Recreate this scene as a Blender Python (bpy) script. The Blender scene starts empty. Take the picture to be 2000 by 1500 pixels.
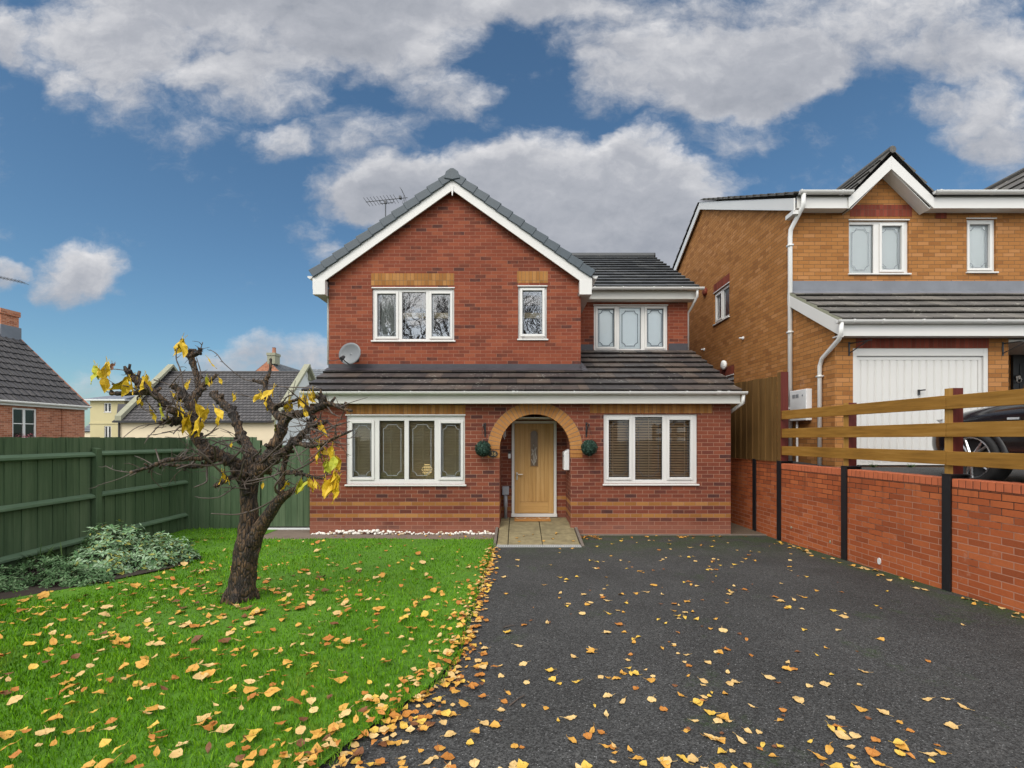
import bpy, bmesh, math, random
import numpy as np
from mathutils import Vector, Matrix, noise as mnoise

R = random.Random(11)
SC = bpy.context.scene
COL = SC.collection
F, CX, CY, H = 920.0, 1012.0, 855.0, 1.85


def fx(px, Y):
    return (px - CX) * Y / F


def fz(py, Y):
    return H + (CY - py) * Y / F


def W(px, py, Y):
    return Vector((fx(px, Y), Y, fz(py, Y)))


SLOPE = .03


def gz(y):
    return SLOPE * max(0.0, 8.6 - max(y, -6.0))


def G(px, py):
    """the point of the sloping front garden seen along a line of sight"""
    t = (py - CY) / F
    Y = (H - SLOPE * 8.6) / (t - SLOPE)
    if Y > 8.6:
        Y = H / t
    return Vector((fx(px, Y), Y, gz(Y)))


# ------------------------------------------------------------------ mesh builder
class MB:
    def __init__(self):
        self.v, self.f, self.m, self.uv = [], [], [], {}

    def add(self, verts, faces, mi=0):
        b = len(self.v)
        self.v += [tuple(p) for p in verts]
        for f in faces:
            self.f.append(tuple(b + i for i in f))
            self.m.append(mi)
        return b

    def quad(self, a, b, c, d, mi=0, uv=None):
        self.add([a, b, c, d], [(0, 1, 2, 3)], mi)
        if uv:
            self.uv[len(self.f) - 1] = uv

    def poly(self, pts, mi=0):
        self.add(pts, [tuple(range(len(pts)))], mi)

    def hexa(self, p, mi=0):
        """8 points: bottom ring 0-3, top ring 4-7"""
        self.add(p, [(3, 2, 1, 0), (4, 5, 6, 7), (0, 1, 5, 4), (1, 2, 6, 5), (2, 3, 7, 6), (3, 0, 4, 7)], mi)

    def box(self, x0, x1, y0, y1, z0, z1, mi=0):
        self.hexa([(x0, y0, z0), (x1, y0, z0), (x1, y1, z0), (x0, y1, z0), (x0, y0, z1), (x1, y0, z1), (x1, y1, z1), (x0, y1, z1)], mi)

    def mbox(self, M, u0, u1, v0, v1, d0, d1, mi=0):
        c = [(u0, v0, d1), (u1, v0, d1), (u1, v0, d0), (u0, v0, d0), (u0, v1, d1), (u1, v1, d1), (u1, v1, d0), (u0, v1, d0)]
        self.hexa([M(*k) for k in c], mi)

    def prism(self, poly, ext, mi=0, caps=True):
        """polygon (list of 3d points) swept by vector ext"""
        n = len(poly)
        e = Vector(ext)
        v = [Vector(p) for p in poly] + [Vector(p) + e for p in poly]
        f = [(i, (i + 1) % n, n + (i + 1) % n, n + i) for i in range(n)]
        if caps:
            f += [tuple(range(n))[::-1], tuple(range(n, 2 * n))]
        self.add(v, f, mi)

    def tube(self, pts, rad, seg=8, mi=0, cap=True, wob=0.0, seed=0):
        pts = [Vector(p) for p in pts]
        n = len(pts)
        if not hasattr(rad, '__len__'):
            rad = [rad] * n
        t0 = (pts[1] - pts[0]).normalized()
        up = Vector((0, 0, 1)) if abs(t0.z) < .9 else Vector((1, 0, 0))
        nx = t0.cross(up).normalized()
        vs = []
        for i in range(n):
            t = (pts[min(i + 1, n - 1)] - pts[max(i - 1, 0)])
            if t.length < 1e-9:
                t = t0.copy()
            t.normalize()
            nx = (nx - t * nx.dot(t))
            if nx.length < 1e-6:
                nx = t.orthogonal()
            nx.normalize()
            ny = t.cross(nx)
            for k in range(seg):
                a = 2 * math.pi * k / seg
                r = rad[i]
                d = nx * math.cos(a) + ny * math.sin(a)
                if wob:
                    q = Vector((pts[i].x * 7, pts[i].y * 7, pts[i].z * (4 if r > .09 else 9))) + d * (2.0 + r * 6) + Vector((seed, seed * .7, 0))
                    r *= 1 + wob * mnoise.noise(q) + wob * .6 * mnoise.noise(q * 2.7)
                vs.append(pts[i] + d * r)
        fs = []
        for i in range(n - 1):
            for k in range(seg):
                a, b = i * seg + k, i * seg + (k + 1) % seg
                fs.append((a, b, b + seg, a + seg))
        if cap:
            fs.append(tuple(range(seg))[::-1])
            fs.append(tuple(range((n - 1) * seg, n * seg)))
        self.add(vs, fs, mi)

    def lathe(self, prof, M=None, seg=24, mi=0):
        """profile of (r, h) about z, M a matrix"""
        M = M or Matrix()
        vs, fs = [], []
        n = len(prof)
        for r, h in prof:
            for k in range(seg):
                a = 2 * math.pi * k / seg
                vs.append(M @ Vector((r * math.cos(a), r * math.sin(a), h)))
        for i in range(n - 1):
            for k in range(seg):
                a, b = i * seg + k, i * seg + (k + 1) % seg
                fs.append((a, b, b + seg, a + seg))
        fs.append(tuple(range(seg))[::-1])
        fs.append(tuple(range((n - 1) * seg, n * seg)))
        self.add(vs, fs, mi)

    def build(self, name, mats, parent=None, smooth=False, fix=False, bevel=0, origin=None):
        if not isinstance(mats, (list, tuple)):
            mats = [mats]
        v = np.array(self.v, dtype=float)
        if origin is None:
            o = np.array([(v[:, 0].min() + v[:, 0].max()) / 2, (v[:, 1].min() + v[:, 1].max()) / 2, v[:, 2].min()])
        else:
            o = np.array(origin, dtype=float)
        me = bpy.data.meshes.new(name)
        me.from_pydata((v - o).tolist(), [], self.f)
        for m in mats:
            me.materials.append(m)
        if len(mats) > 1:
            me.polygons.foreach_set('material_index', self.m)
        if self.uv:
            ul = me.uv_layers.new(name='UVMap')
            for fi, uv in self.uv.items():
                for li, c in zip(me.polygons[fi].loop_indices, uv):
                    ul.data[li].uv = c
        if fix:
            bm = bmesh.new()
            bm.from_mesh(me)
            bmesh.ops.recalc_face_normals(bm, faces=bm.faces)
            bm.to_mesh(me)
            bm.free()
        if smooth:
            me.polygons.foreach_set('use_smooth', [True] * len(me.polygons))
        me.update()
        ob = bpy.data.objects.new(name, me)
        COL.objects.link(ob)
        place(ob, o, parent)
        if bevel:
            md = ob.modifiers.new('bevel', 'BEVEL')
            md.width = bevel
            md.segments = 2
            md.limit_method = 'ANGLE'
        return ob


WLOC = {}


def place(ob, o, parent):
    o = Vector(o)
    WLOC[ob.name] = o
    if parent is not None:
        ob.parent = parent
        ob.location = o - WLOC[parent.name]
    else:
        ob.location = o


def tag(o, label=None, cat=None, group=None, kind=None):
    if label:
        o['label'] = label
    if cat:
        o['category'] = cat
    if group:
        o['group'] = group
    if kind:
        o['kind'] = kind
    return o


def thing(name, label, cat, loc, group=None):
    o = bpy.data.objects.new(name, None)
    o.empty_display_size = .2
    COL.objects.link(o)
    place(o, loc, None)
    return tag(o, label, cat, group)


# ------------------------------------------------------------------ material helper
class NT:
    def __init__(self, nt):
        self.nt = nt

    def n(self, typ, ins=None, **props):
        nd = self.nt.nodes.new('ShaderNode' + typ)
        for k, v in props.items():
            setattr(nd, k, v)
        for k, v in (ins or {}).items():
            s = nd.inputs[k]
            if isinstance(v, bpy.types.NodeSocket):
                self.nt.links.new(v, s)
            elif isinstance(v, bpy.types.Node):
                self.nt.links.new(v.outputs[0], s)
            else:
                if s.type == 'RGBA' and len(v) == 3:
                    v = (*v, 1)
                s.default_value = v
        return nd

    def math(self, op, a, b=0.0, c=None, clamp=False):
        ins = {0: a, 1: b}
        if c is not None:
            ins[2] = c
        return self.n('Math', ins, operation=op, use_clamp=clamp).outputs[0]

    def mix(self, fac, a, b, blend='MIX'):
        nd = self.nt.nodes.new('ShaderNodeMix')
        nd.data_type = 'RGBA'
        nd.blend_type = blend
        for s, v in ((nd.inputs['Factor'], fac), (nd.inputs[6], a), (nd.inputs[7], b)):
            if isinstance(v, bpy.types.NodeSocket):
                self.nt.links.new(v, s)
            else:
                if s.type == 'RGBA' and len(v) == 3:
                    v = (*v, 1)
                s.default_value = v
        return nd.outputs[2]

    def ramp(self, fac, stops, interp='LINEAR'):
        nd = self.nt.nodes.new('ShaderNodeValToRGB')
        cr = nd.color_ramp
        cr.interpolation = interp
        while len(cr.elements) < len(stops):
            cr.elements.new(.5)
        for e, (p, c) in zip(cr.elements, stops):
            e.position = p
            if not hasattr(c, '__len__'):
                c = (c, c, c)
            e.color = (*c, 1) if len(c) == 3 else c
        self.nt.links.new(fac, nd.inputs[0])
        return nd.outputs[0]

    def noise(self, vec, scale, detail=4, rough=.55, col=False):
        nd = self.n('TexNoise', {'Scale': scale, 'Detail': detail, 'Roughness': rough})
        if vec is not None:
            self.nt.links.new(vec, nd.inputs['Vector'])
        return nd.outputs['Color' if col else 'Fac']

    def smooth(self, v, a, b):
        return self.n('MapRange', {'Value': v, 'From Min': a, 'From Max': b}, interpolation_type='SMOOTHSTEP').outputs[0]


def newmat(name):
    m = bpy.data.materials.new(name)
    m.use_nodes = True
    nt = m.node_tree
    b = nt.nodes['Principled BSDF']
    return m, NT(nt), b


def link(t, a, s):
    t.nt.links.new(a, s)


def bump(t, b, h, strength=.3, dist=.01):
    nd = t.n('Bump', {'Strength': strength, 'Distance': dist, 'Height': h})
    link(t, nd.outputs[0], b.inputs['Normal'])


def simple(name, col, rough=.5, metal=0.0, var=.12, nscale=6.0, bmp=0.0, spec=.5, emit=None):
    m, t, b = newmat(name)
    pos = t.n('TexCoord').outputs['Object']
    nz = t.noise(pos, nscale, 5)
    c = t.mix(nz, [x * (1 - var) for x in col], [min(1, x * (1 + var)) for x in col])
    link(t, c, b.inputs['Base Color'])
    r = t.n('MapRange', {'Value': nz, 'To Min': max(.02, rough - .08), 'To Max': min(1, rough + .08)}).outputs[0]
    link(t, r, b.inputs['Roughness'])
    b.inputs['Metallic'].default_value = metal
    b.inputs['Specular IOR Level'].default_value = spec
    if bmp:
        bump(t, b, t.noise(pos, nscale * 8, 4), bmp, .004)
    if emit:
        b.inputs['Emission Color'].default_value = (*emit[0], 1)
        b.inputs['Emission Strength'].default_value = emit[1]
    return m


def brick_mat(name, ramp, mortar, L=.225, hgt=.075, off=.5, voff=.0325, uoff=0.0, joint=.0055, bands=None, bandramp=None, dirt=.25, mort2=None, bmp=.6):
    m, t, b = newmat(name)
    g = t.n('NewGeometry')
    pos = g.outputs['Position']
    sp = t.n('SeparateXYZ', {0: pos})
    sn = t.n('SeparateXYZ', {0: g.outputs['True Normal']})
    side = t.math('GREATER_THAN', t.math('ABSOLUTE', sn.outputs[0]), .5)
    u = t.math('ADD', t.math('MULTIPLY', side, t.math('SUBTRACT', sp.outputs[1], sp.outputs[0])), sp.outputs[0])
    u = t.math('ADD', u, 40 * L + uoff)
    v = t.math('ADD', sp.outputs[2], 40 * hgt - voff)
    # hand-laid wobble
    wob = t.math('MULTIPLY', t.math('SUBTRACT', t.noise(pos, 1.7, 3), .5), .008)
    v = t.math('ADD', v, wob)
    vec = t.n('CombineXYZ', {0: u, 1: v, 2: 0.0}).outputs[0]
    br = t.n('TexBrick', {'Vector': vec, 'Color1': (0, 0, 0), 'Color2': (1, 1, 1), 'Mortar': (.5, .5, .5), 'Scale': 1.0, 'Mortar Size': joint,
                          'Mortar Smooth': .25, 'Bias': 0.0, 'Brick Width': L, 'Row Height': hgt}, offset=off)
    rnd = t.n('SeparateXYZ', {0: br.outputs['Color']}).outputs[0]
    fine = t.noise(pos, 38, 5, .65)
    mid = t.noise(pos, 9, 3, .5)
    rr = t.math('ADD', rnd, t.math('MULTIPLY', t.math('SUBTRACT', mid, .5), .22), clamp=True)
    col = t.ramp(rr, ramp)
    if bands:
        row = t.math('FLOOR', t.math('DIVIDE', t.math('SUBTRACT', sp.outputs[2], voff), hgt))
        mask = None
        for k in bands:
            e = t.math('COMPARE', row, float(k), .2)
            mask = e if mask is None else t.math('MAXIMUM', mask, e)
        col = t.mix(mask, col, t.ramp(rr, bandramp))
    col = t.mix(t.math('MULTIPLY', fine, .55), col, t.mix(.6, col, (.02, .012, .01)))
    mc = mortar
    if mort2:
        mc = t.mix(t.smooth(t.math('SUBTRACT', t.noise(pos, 1.6, 5, .65), t.math('MULTIPLY', sp.outputs[2], .28)), .16, .36), mortar, mort2)
        streak = t.noise(t.n('Mapping', {'Vector': pos, 'Scale': (9, 9, .7)}).outputs[0], 1.0, 5, .6)
        col = t.mix(t.math('MULTIPLY', t.smooth(streak, .5, .75), t.math('MULTIPLY', t.smooth(sp.outputs[2], .5, 1.3), .6)), col, (.10, .035, .018))
        salt = t.math('MULTIPLY', t.smooth(t.noise(pos, 5.5, 7, .75), .58, .72), t.smooth(sp.outputs[2], 1.1, .3))
        col = t.mix(t.math('MULTIPLY', salt, .45), col, (.52, .33, .24))
    else:
        mc = t.mix(t.noise(pos, 5, 4), [c * .75 for c in mortar], [min(1, c * 1.2) for c in mortar])
    col = t.mix(br.outputs['Fac'], col, mc)
    big = t.smooth(t.noise(pos, .8, 5, .6), .35, .75)
    col = t.mix(t.math('MULTIPLY', big, dirt), col, t.mix(1.0, col, (.55, .5, .47), 'MULTIPLY'))
    # lime bloom in small patches
    bl = t.smooth(t.noise(pos, 3.3, 6, .7), .66, .8)
    col = t.mix(t.math('MULTIPLY', bl, .35), col, (.5, .4, .34))
    if bands:
        low = t.math('MULTIPLY', t.smooth(t.math('ADD', sp.outputs[2], t.math('MULTIPLY', t.math('SUBTRACT', t.noise(pos, 2.2, 5, .6), .5), .35)), .34, .12), .42)
        col = t.mix(low, col, (.33, .15, .105))
    link(t, col, b.inputs['Base Color'])
    b.inputs['Roughness'].default_value = .85
    b.inputs['Specular IOR Level'].default_value = .25
    hh = t.math('ADD', t.math('MULTIPLY', t.math('SUBTRACT', 1.0, br.outputs['Fac']), 1.0), t.math('MULTIPLY', fine, .35))
    bump(t, b, hh, bmp, .006)
    return m


def tile_mat(name, stops, lichen=.5, w=.33, rough=.6, jw=.006, wave=0.0):
    m, t, b = newmat(name)
    uv = t.n('UVMap').outputs[0]
    pos = t.n('NewGeometry').outputs['Position']
    br = t.n('TexBrick', {'Vector': uv, 'Color1': (0, 0, 0), 'Color2': (1, 1, 1), 'Mortar': (.5, .5, .5), 'Scale': 1.0, 'Mortar Size': jw,
                          'Mortar Smooth': .1, 'Brick Width': w, 'Row Height': 1.0}, offset=.5)
    rnd = t.n('SeparateXYZ', {0: br.outputs['Color']}).outputs[0]
    nz = t.noise(pos, 2.2, 5, .6)
    col = t.ramp(t.math('ADD', t.math('MULTIPLY', rnd, .7), t.math('MULTIPLY', nz, .35), clamp=True), stops)
    fine = t.noise(pos, 60, 5, .7)
    col = t.mix(t.math('MULTIPLY', fine, .6), col, t.mix(1.0, col, (.45, .45, .45), 'MULTIPLY'))
    vo = t.n('TexVoronoi', {'Vector': pos, 'Scale': 14.0, 'Randomness': 1.0})
    spot = t.math('MULTIPLY', t.math('LESS_THAN', vo.outputs['Distance'], .26), t.smooth(t.noise(pos, 3.1, 5, .65), .5, .62))
    spot = t.math('MULTIPLY', spot, t.smooth(t.noise(pos, 45, 3), .35, .5))
    col = t.mix(t.math('MULTIPLY', spot, lichen), col, (.42, .41, .35))
    film = t.smooth(t.noise(pos, 5, 6, .7), .5, .75)
    col = t.mix(t.math('MULTIPLY', film, lichen * .35), col, (.16, .15, .11))
    col = t.mix(br.outputs['Fac'], col, (.012, .012, .013))
    link(t, col, b.inputs['Base Color'])
    b.inputs['Roughness'].default_value = rough
    hh = t.math('SUBTRACT', t.math('MULTIPLY', fine, .4), t.math('MULTIPLY', br.outputs['Fac'], 1.5))
    bump(t, b, hh, .4, .004)
    return m


def wood_mat(name, dark, mid, light, axis=2, rough=.7, board=None, grain=1.0):
    """axis: the long direction of the grain"""
    m, t, b = newmat(name)
    pos = t.n('NewGeometry').outputs['Position']
    sc = [26.0, 26.0, 26.0]
    sc[axis] = 1.3
    mp = t.n('Mapping', {'Vector': pos, 'Scale': sc}).outputs[0]
    g1 = t.noise(mp, 1.0, 6, .62)
    big = t.noise(pos, 1.6, 4)
    info = t.n('ObjectInfo').outputs['Random']
    isl = t.n('NewGeometry').outputs['Random Per Island']
    f = t.math('ADD', t.math('MULTIPLY', g1, .75 * grain), t.math('MULTIPLY', big, .3))
    f = t.math('ADD', f, t.math('MULTIPLY', t.math('SUBTRACT', isl, .5), .22))
    col = t.ramp(f, [(.25, dark), (.5, mid), (.75, light)])
    link(t, col, b.inputs['Base Color'])
    b.inputs['Roughness'].default_value = rough
    b.inputs['Specular IOR Level'].default_value = .3
    bump(t, b, g1, .25, .004)
    return m


def glass_mat(name, tint=(.96, .98, .98), boost=.06):
    m = bpy.data.materials.new(name)
    m.use_nodes = True
    t = NT(m.node_tree)
    m.node_tree.nodes.remove(m.node_tree.nodes['Principled BSDF'])
    out = m.node_tree.nodes['Material Output']
    fr = t.n('Fresnel', {'IOR': 1.5})
    fac = t.math('ADD', t.math('MULTIPLY', fr.outputs[0], 1.2), boost, clamp=True)
    tr = t.n('BsdfTransparent', {'Color': tint})
    gl = t.n('BsdfGlossy', {'Color': (.95, .97, 1), 'Roughness': .015})
    pos = t.n('NewGeometry').outputs['Position']
    nd = t.n('Bump', {'Strength': .06, 'Distance': .01, 'Height': t.noise(pos, 2.5, 2)})
    link(t, nd.outputs[0], gl.inputs['Normal'])
    mx = t.n('MixShader', {0: fac, 1: tr.outputs[0], 2: gl.outputs[0]})
    link(t, mx.outputs[0], out.inputs['Surface'])
    return m
# ------------------------------------------------------------------ materials
M = {}
RED = [(0.0, (.10, .036, .028)), (.07, (.175, .048, .027)), (.25, (.215, .053, .028)), (.7, (.265, .065, .032)), (1.0, (.32, .09, .043))]
BUFF = [(0.0, (.30, .125, .032)), (.5, (.40, .18, .048)), (1.0, (.47, .23, .075))]
M['brick_low'] = brick_mat('red brick with buff bands', [(0.0, (.085, .034, .030)), (.10, (.15, .043, .029)), (.35, (.195, .052, .030)), (1.0, (.255, .072, .038))],
                           (.33, .18, .125), bands=(4, 7), bandramp=BUFF, dirt=.4, joint=.005)
M['brick_up'] = brick_mat('red brick', RED, (.29, .135, .09), voff=.01, dirt=.4, joint=.005)
M['soldier_buff'] = brick_mat('buff soldier course', BUFF, (.20, .12, .06), L=.075, hgt=.24, off=0.0, voff=.1, joint=.005)
M['soldier_red'] = brick_mat('red soldier course', [(0, (.17, .035, .02)), (1, (.28, .06, .035))], (.14, .06, .04), L=.075, hgt=.3, off=0.0, voff=.05, joint=.005)
M['brick_buff'] = brick_mat('honey brick', [(0.0, (.31, .125, .034)), (.3, (.395, .167, .045)), (.75, (.44, .192, .056)), (1.0, (.49, .225, .08))], (.15, .085, .04), voff=.02, dirt=.2,
                            joint=.0048)
M['brick_wall'] = brick_mat('orange brick', [(0.0, (.33, .080, .027)), (.5, (.45, .110, .034)), (1.0, (.52, .145, .048))], (.05, .024, .016), mort2=(.42, .22, .15), voff=.0, dirt=.35, joint=.005)
M['coping_brick'] = simple('coping brick', (.44, .112, .042), .85, var=.3, nscale=9, bmp=.3)
M['mortar'] = simple('dark mortar', (.09, .045, .03), .95)
M['brick_far'] = brick_mat('weathered orange brick', [(0, (.32, .11, .06)), (.5, (.47, .165, .085)), (1, (.56, .24, .14))], (.50, .36, .27), dirt=.4)
M['upvc'] = simple('white upvc', (.64, .63, .61), .32, var=.05, nscale=2)
M['upvc_gutter'] = simple('white gutter plastic', (.67, .665, .65), .25, var=.04, nscale=1.5)
M['cream_trim'] = simple('off white fascia', (.57, .56, .52), .38, var=.08, nscale=2.5)
M['seal'] = simple('window gasket', (.05, .055, .06), .6)
M['tile_brown'] = tile_mat('weathered brown roof tile', [(0, (.036, .033, .034)), (.45, (.058, .05, .049)), (.8, (.10, .077, .064)), (1, (.15, .115, .09))], lichen=.75, rough=.5)
M['tile_grey'] = tile_mat('slate grey roof tile', [(0, (.05, .054, .058)), (.6, (.088, .094, .10)), (1, (.13, .135, .135))], lichen=.35, rough=.5)
M['tile_moss'] = tile_mat('mossy concrete roof tile', [(0, (.085, .08, .073)), (.6, (.14, .13, .118)), (1, (.19, .175, .15))], lichen=1.0, rough=.7)
M['pantile'] = tile_mat('grey pantile', [(0, (.055, .052, .055)), (.6, (.085, .08, .082)), (1, (.12, .11, .11))], lichen=.3, rough=.75, w=.30, jw=.03)
M['verge'] = simple('blue grey verge cap', (.052, .070, .086), .5, var=.3, nscale=7, bmp=.2)
M['lead'] = simple('lead flashing', (.042, .038, .046), .5, var=.4, nscale=5, bmp=.2)
M['lead_pale'] = simple('pale lead flashing', (.15, .16, .185), .45, var=.3, nscale=3, bmp=.15)
M['glass'] = glass_mat('window glass', boost=-.01)
M['glass_refl'] = glass_mat('mirror bright window glass', boost=.22)
M['leading'] = simple('lead strip', (.34, .37, .40), .35, var=.1)
M['leading_dark'] = simple('dark lead strip', (.10, .13, .16), .4, var=.1)
M['blind_pale'] = simple('pale roller blind', (.80, .84, .86), .8, var=.03)
M['blind_cream'] = simple('cream roller blind', (.86, .88, .87), .8, var=.03)
M['slat_wood'] = simple('brown wooden blind slat', (.46, .31, .19), .5, var=.25, nscale=3)
M['slat_taupe'] = simple('taupe blind slat', (.40, .33, .20), .5, var=.15, nscale=3)
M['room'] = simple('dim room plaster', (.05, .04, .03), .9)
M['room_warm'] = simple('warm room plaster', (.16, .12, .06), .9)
M['curtain'] = simple('pale net curtain', (.62, .64, .62), .9, var=.1, nscale=12)
M['reflection_bar'] = simple('beige reflection bar', (.62, .48, .27), .6, var=.2)  # beige that stands in for a pale band reflected in the panes
M['lampglow'] = simple('glowing lamp globe', (1, .8, .45), .5, emit=((1.0, .72, .30), 4.0))
M['oak'] = wood_mat('light oak', (.33, .185, .06), (.46, .27, .095), (.54, .34, .14), 2, .42)
M['oak_dark'] = wood_mat('oak edge', (.25, .13, .04), (.36, .2, .07), (.4, .24, .09), 2, .45)
M['oak_rail'] = wood_mat('oak rail', (.38, .22, .075), (.48, .29, .105), (.55, .35, .15), 0, .42)
M['steel'] = simple('brushed steel', (.55, .53, .5), .35, metal=1.0, var=.1)
M['black_iron'] = simple('black iron', (.016, .016, .018), .45, var=.2)
M['steel_paint'] = simple('black painted steel', (.010, .010, .012), .5, var=.35, nscale=14, bmp=.15)
M['plastic_grey'] = simple('grey plastic', (.26, .28, .31), .5)
M['plastic_white'] = simple('white plastic', (.74, .75, .76), .4, var=.04)
M['plastic_black'] = simple('black plastic', (.02, .02, .022), .45)
M['dish'] = simple('grey dish enamel', (.15, .16, .17), .45, var=.12, nscale=9)
M['coir'] = simple('coir mat', (.38, .17, .04), .95, var=.35, nscale=60, bmp=.6)
M['mat_light'] = simple('mat pale pattern', (.62, .42, .26), .95, var=.2, nscale=60)
M['mat_dark'] = simple('mat dark pattern', (.10, .05, .03), .95, var=.2, nscale=60)
M['bronze_glass'] = simple('bevelled bronze glass', (.13, .085, .05), .12, var=.5, nscale=26, bmp=.7)
M['glass_cut'] = simple('clear cut glass strip', (.42, .38, .33), .12, var=.3, nscale=30)
M['green_fence'] = wood_mat('green stained fence board', (.038, .068, .034), (.064, .106, .054), (.10, .145, .08), 2, .7)
M['green_rail'] = wood_mat('green stained fence rail', (.06, .105, .062), (.092, .15, .09), (.13, .195, .125), 1, .7)
M['brown_board'] = wood_mat('brown featheredge board', (.065, .034, .010), (.12, .062, .017), (.17, .092, .028), 2, .7)
M['rail_wood'] = wood_mat('tanalised rail', (.15, .07, .010), (.275, .135, .022), (.37, .20, .05), 1, .65)
M['post_wood'] = wood_mat('tanalised post', (.20, .10, .018), (.32, .17, .035), (.42, .24, .07), 2, .65)
M['red_stain'] = wood_mat('red brown stained wood', (.06, .010, .007), (.10, .017, .012), (.135, .026, .018), 2, .6)
M['garage_white'] = simple('white garage steel', (.58, .57, .55), .35, var=.03, nscale=1.5)
M['door_dark'] = simple('dark blue grey door', (.02, .026, .034), .35)
M['render_cream'] = simple('cream render', (.66, .56, .40), .9, var=.08, nscale=1.2)
M['render_yellow'] = simple('yellow render', (.50, .44, .25), .9, var=.1, nscale=1.0)
M['render_white'] = simple('pale grey render', (.60, .62, .62), .9, var=.08)
M['stone'] = simple('pale coping stone', (.26, .26, .19), .9, var=.3, nscale=5)
M['clay'] = simple('clay pot', (.30, .13, .08), .8)
M['slate_far'] = tile_mat('distant blue slate', [(0, (.10, .115, .13)), (1, (.2, .215, .23))], lichen=.1)
M['car_paint'] = simple('black car paint', (.012, .012, .016), .12, var=.1, spec=.8)
M['tyre'] = simple('tyre rubber', (.018, .018, .019), .75)
M['alloy'] = simple('alloy rim', (.50, .51, .53), .28, metal=.9)
M['lens'] = simple('clear lamp lens', (.55, .58, .6), .1, var=.3, nscale=30)
M['car_glass'] = simple('dark car glass', (.01, .012, .014), .05, spec=.8)
M['concrete'] = simple('path concrete', (.165, .125, .098), .9, var=.3, nscale=7, bmp=.3)
M['kerb'] = simple('kerb concrete', (.14, .115, .095), .9, var=.3, nscale=9, bmp=.3)
M['slab'] = simple('buff paving slab', (.20, .165, .088), .85, var=.7, nscale=8, bmp=.4)
M['slab_joint'] = simple('dark paving joint', (.05, .042, .03), .95)
M['soil'] = simple('dark soil', (.03, .02, .014), .95, var=.5, nscale=20, bmp=.6)
M['pebble'] = simple('white pebble', (.76, .73, .67), .6, var=.16, nscale=14)
M['pebble_tan'] = simple('tan pebble', (.50, .40, .28), .6, var=.2, nscale=14)
M['grating'] = simple('galvanised grating', (.45, .46, .46), .5, metal=.2)
M['aerial'] = simple('aerial aluminium', (.06, .065, .075), .5)


def bark():
    m, t, b = newmat('cherry bark')
    pos = t.n('NewGeometry').outputs['Position']
    mp = t.n('Mapping', {'Vector': pos, 'Scale': (1, 1, .45)}).outputs[0]
    n1 = t.noise(mp, 24, 6, .7)
    n2 = t.noise(pos, 5, 4)
    vo = t.n('TexVoronoi', {'Vector': t.n('Mapping', {'Vector': pos, 'Scale': (30, 30, 9)}).outputs[0], 'Scale': 1.0}, feature='DISTANCE_TO_EDGE').outputs['Distance']
    f = t.math('ADD', t.math('MULTIPLY', n1, .75), t.math('MULTIPLY', n2, .3))
    col = t.ramp(f, [(.34, (.009, .007, .006)), (.48, (.030, .020, .013)), (.57, (.095, .054, .025)), (.72, (.22, .13, .06))])
    col = t.mix(t.smooth(vo, .12, .0), col, (.008, .006, .005))
    # pale grey-green lichen
    li = t.smooth(t.noise(pos, 13, 6, .7), .56, .72)
    col = t.mix(t.math('MULTIPLY', li, .35), col, (.18, .18, .165))
    link(t, col, b.inputs['Base Color'])
    b.inputs['Roughness'].default_value = .72
    bump(t, b, t.math('ADD', n1, t.math('MULTIPLY', t.smooth(vo, 0, .2), .6)), .9, .02)
    return m


M['bark'] = bark()
M['twig'] = simple('twig bark', (.085, .064, .052), .55, var=.6, nscale=14, bmp=.4)


def leafmat(name, a, b_, spots=.5):
    m, t, b = newmat(name)
    pos = t.n('TexCoord').outputs['Object']
    info = t.n('ObjectInfo').outputs['Random']
    gp = t.n('NewGeometry').outputs['Position']
    isl = t.n('NewGeometry').outputs['Random Per Island']
    f = t.math('ADD', t.math('MULTIPLY', t.noise(gp, 30, 4), .6), t.math('ADD', t.math('MULTIPLY', info, .3), t.math('MULTIPLY', isl, .3)))
    col = t.ramp(f, [(.2, a), (.9, b_)])
    sp = t.smooth(t.noise(gp, 70, 5, .7), .58, .7)
    col = t.mix(t.math('MULTIPLY', sp, spots), col, (.10, .04, .012))
    link(t, col, b.inputs['Base Color'])
    b.inputs['Roughness'].default_value = .55
    b.inputs['Specular IOR Level'].default_value = .35
    return m


LEAF = {
    'orange': leafmat('orange leaf', (.30, .105, .018), (.54, .225, .045)),
    'amber': leafmat('amber leaf', (.44, .21, .03), (.66, .37, .075)),
    'tan': leafmat('tan leaf', (.46, .27, .085), (.72, .52, .23)),
    'yellow': leafmat('yellow leaf', (.52, .31, .04), (.70, .48, .09)),
    'brown': leafmat('brown leaf', (.10, .04, .018), (.22, .09, .035)),
}
LEAF['gold'] = leafmat('golden hanging leaf', (.46, .30, .010), (.62, .42, .02), .35)
LEAF['lime'] = leafmat('lime hanging leaf', (.20, .26, .012), (.42, .40, .02), .2)


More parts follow.
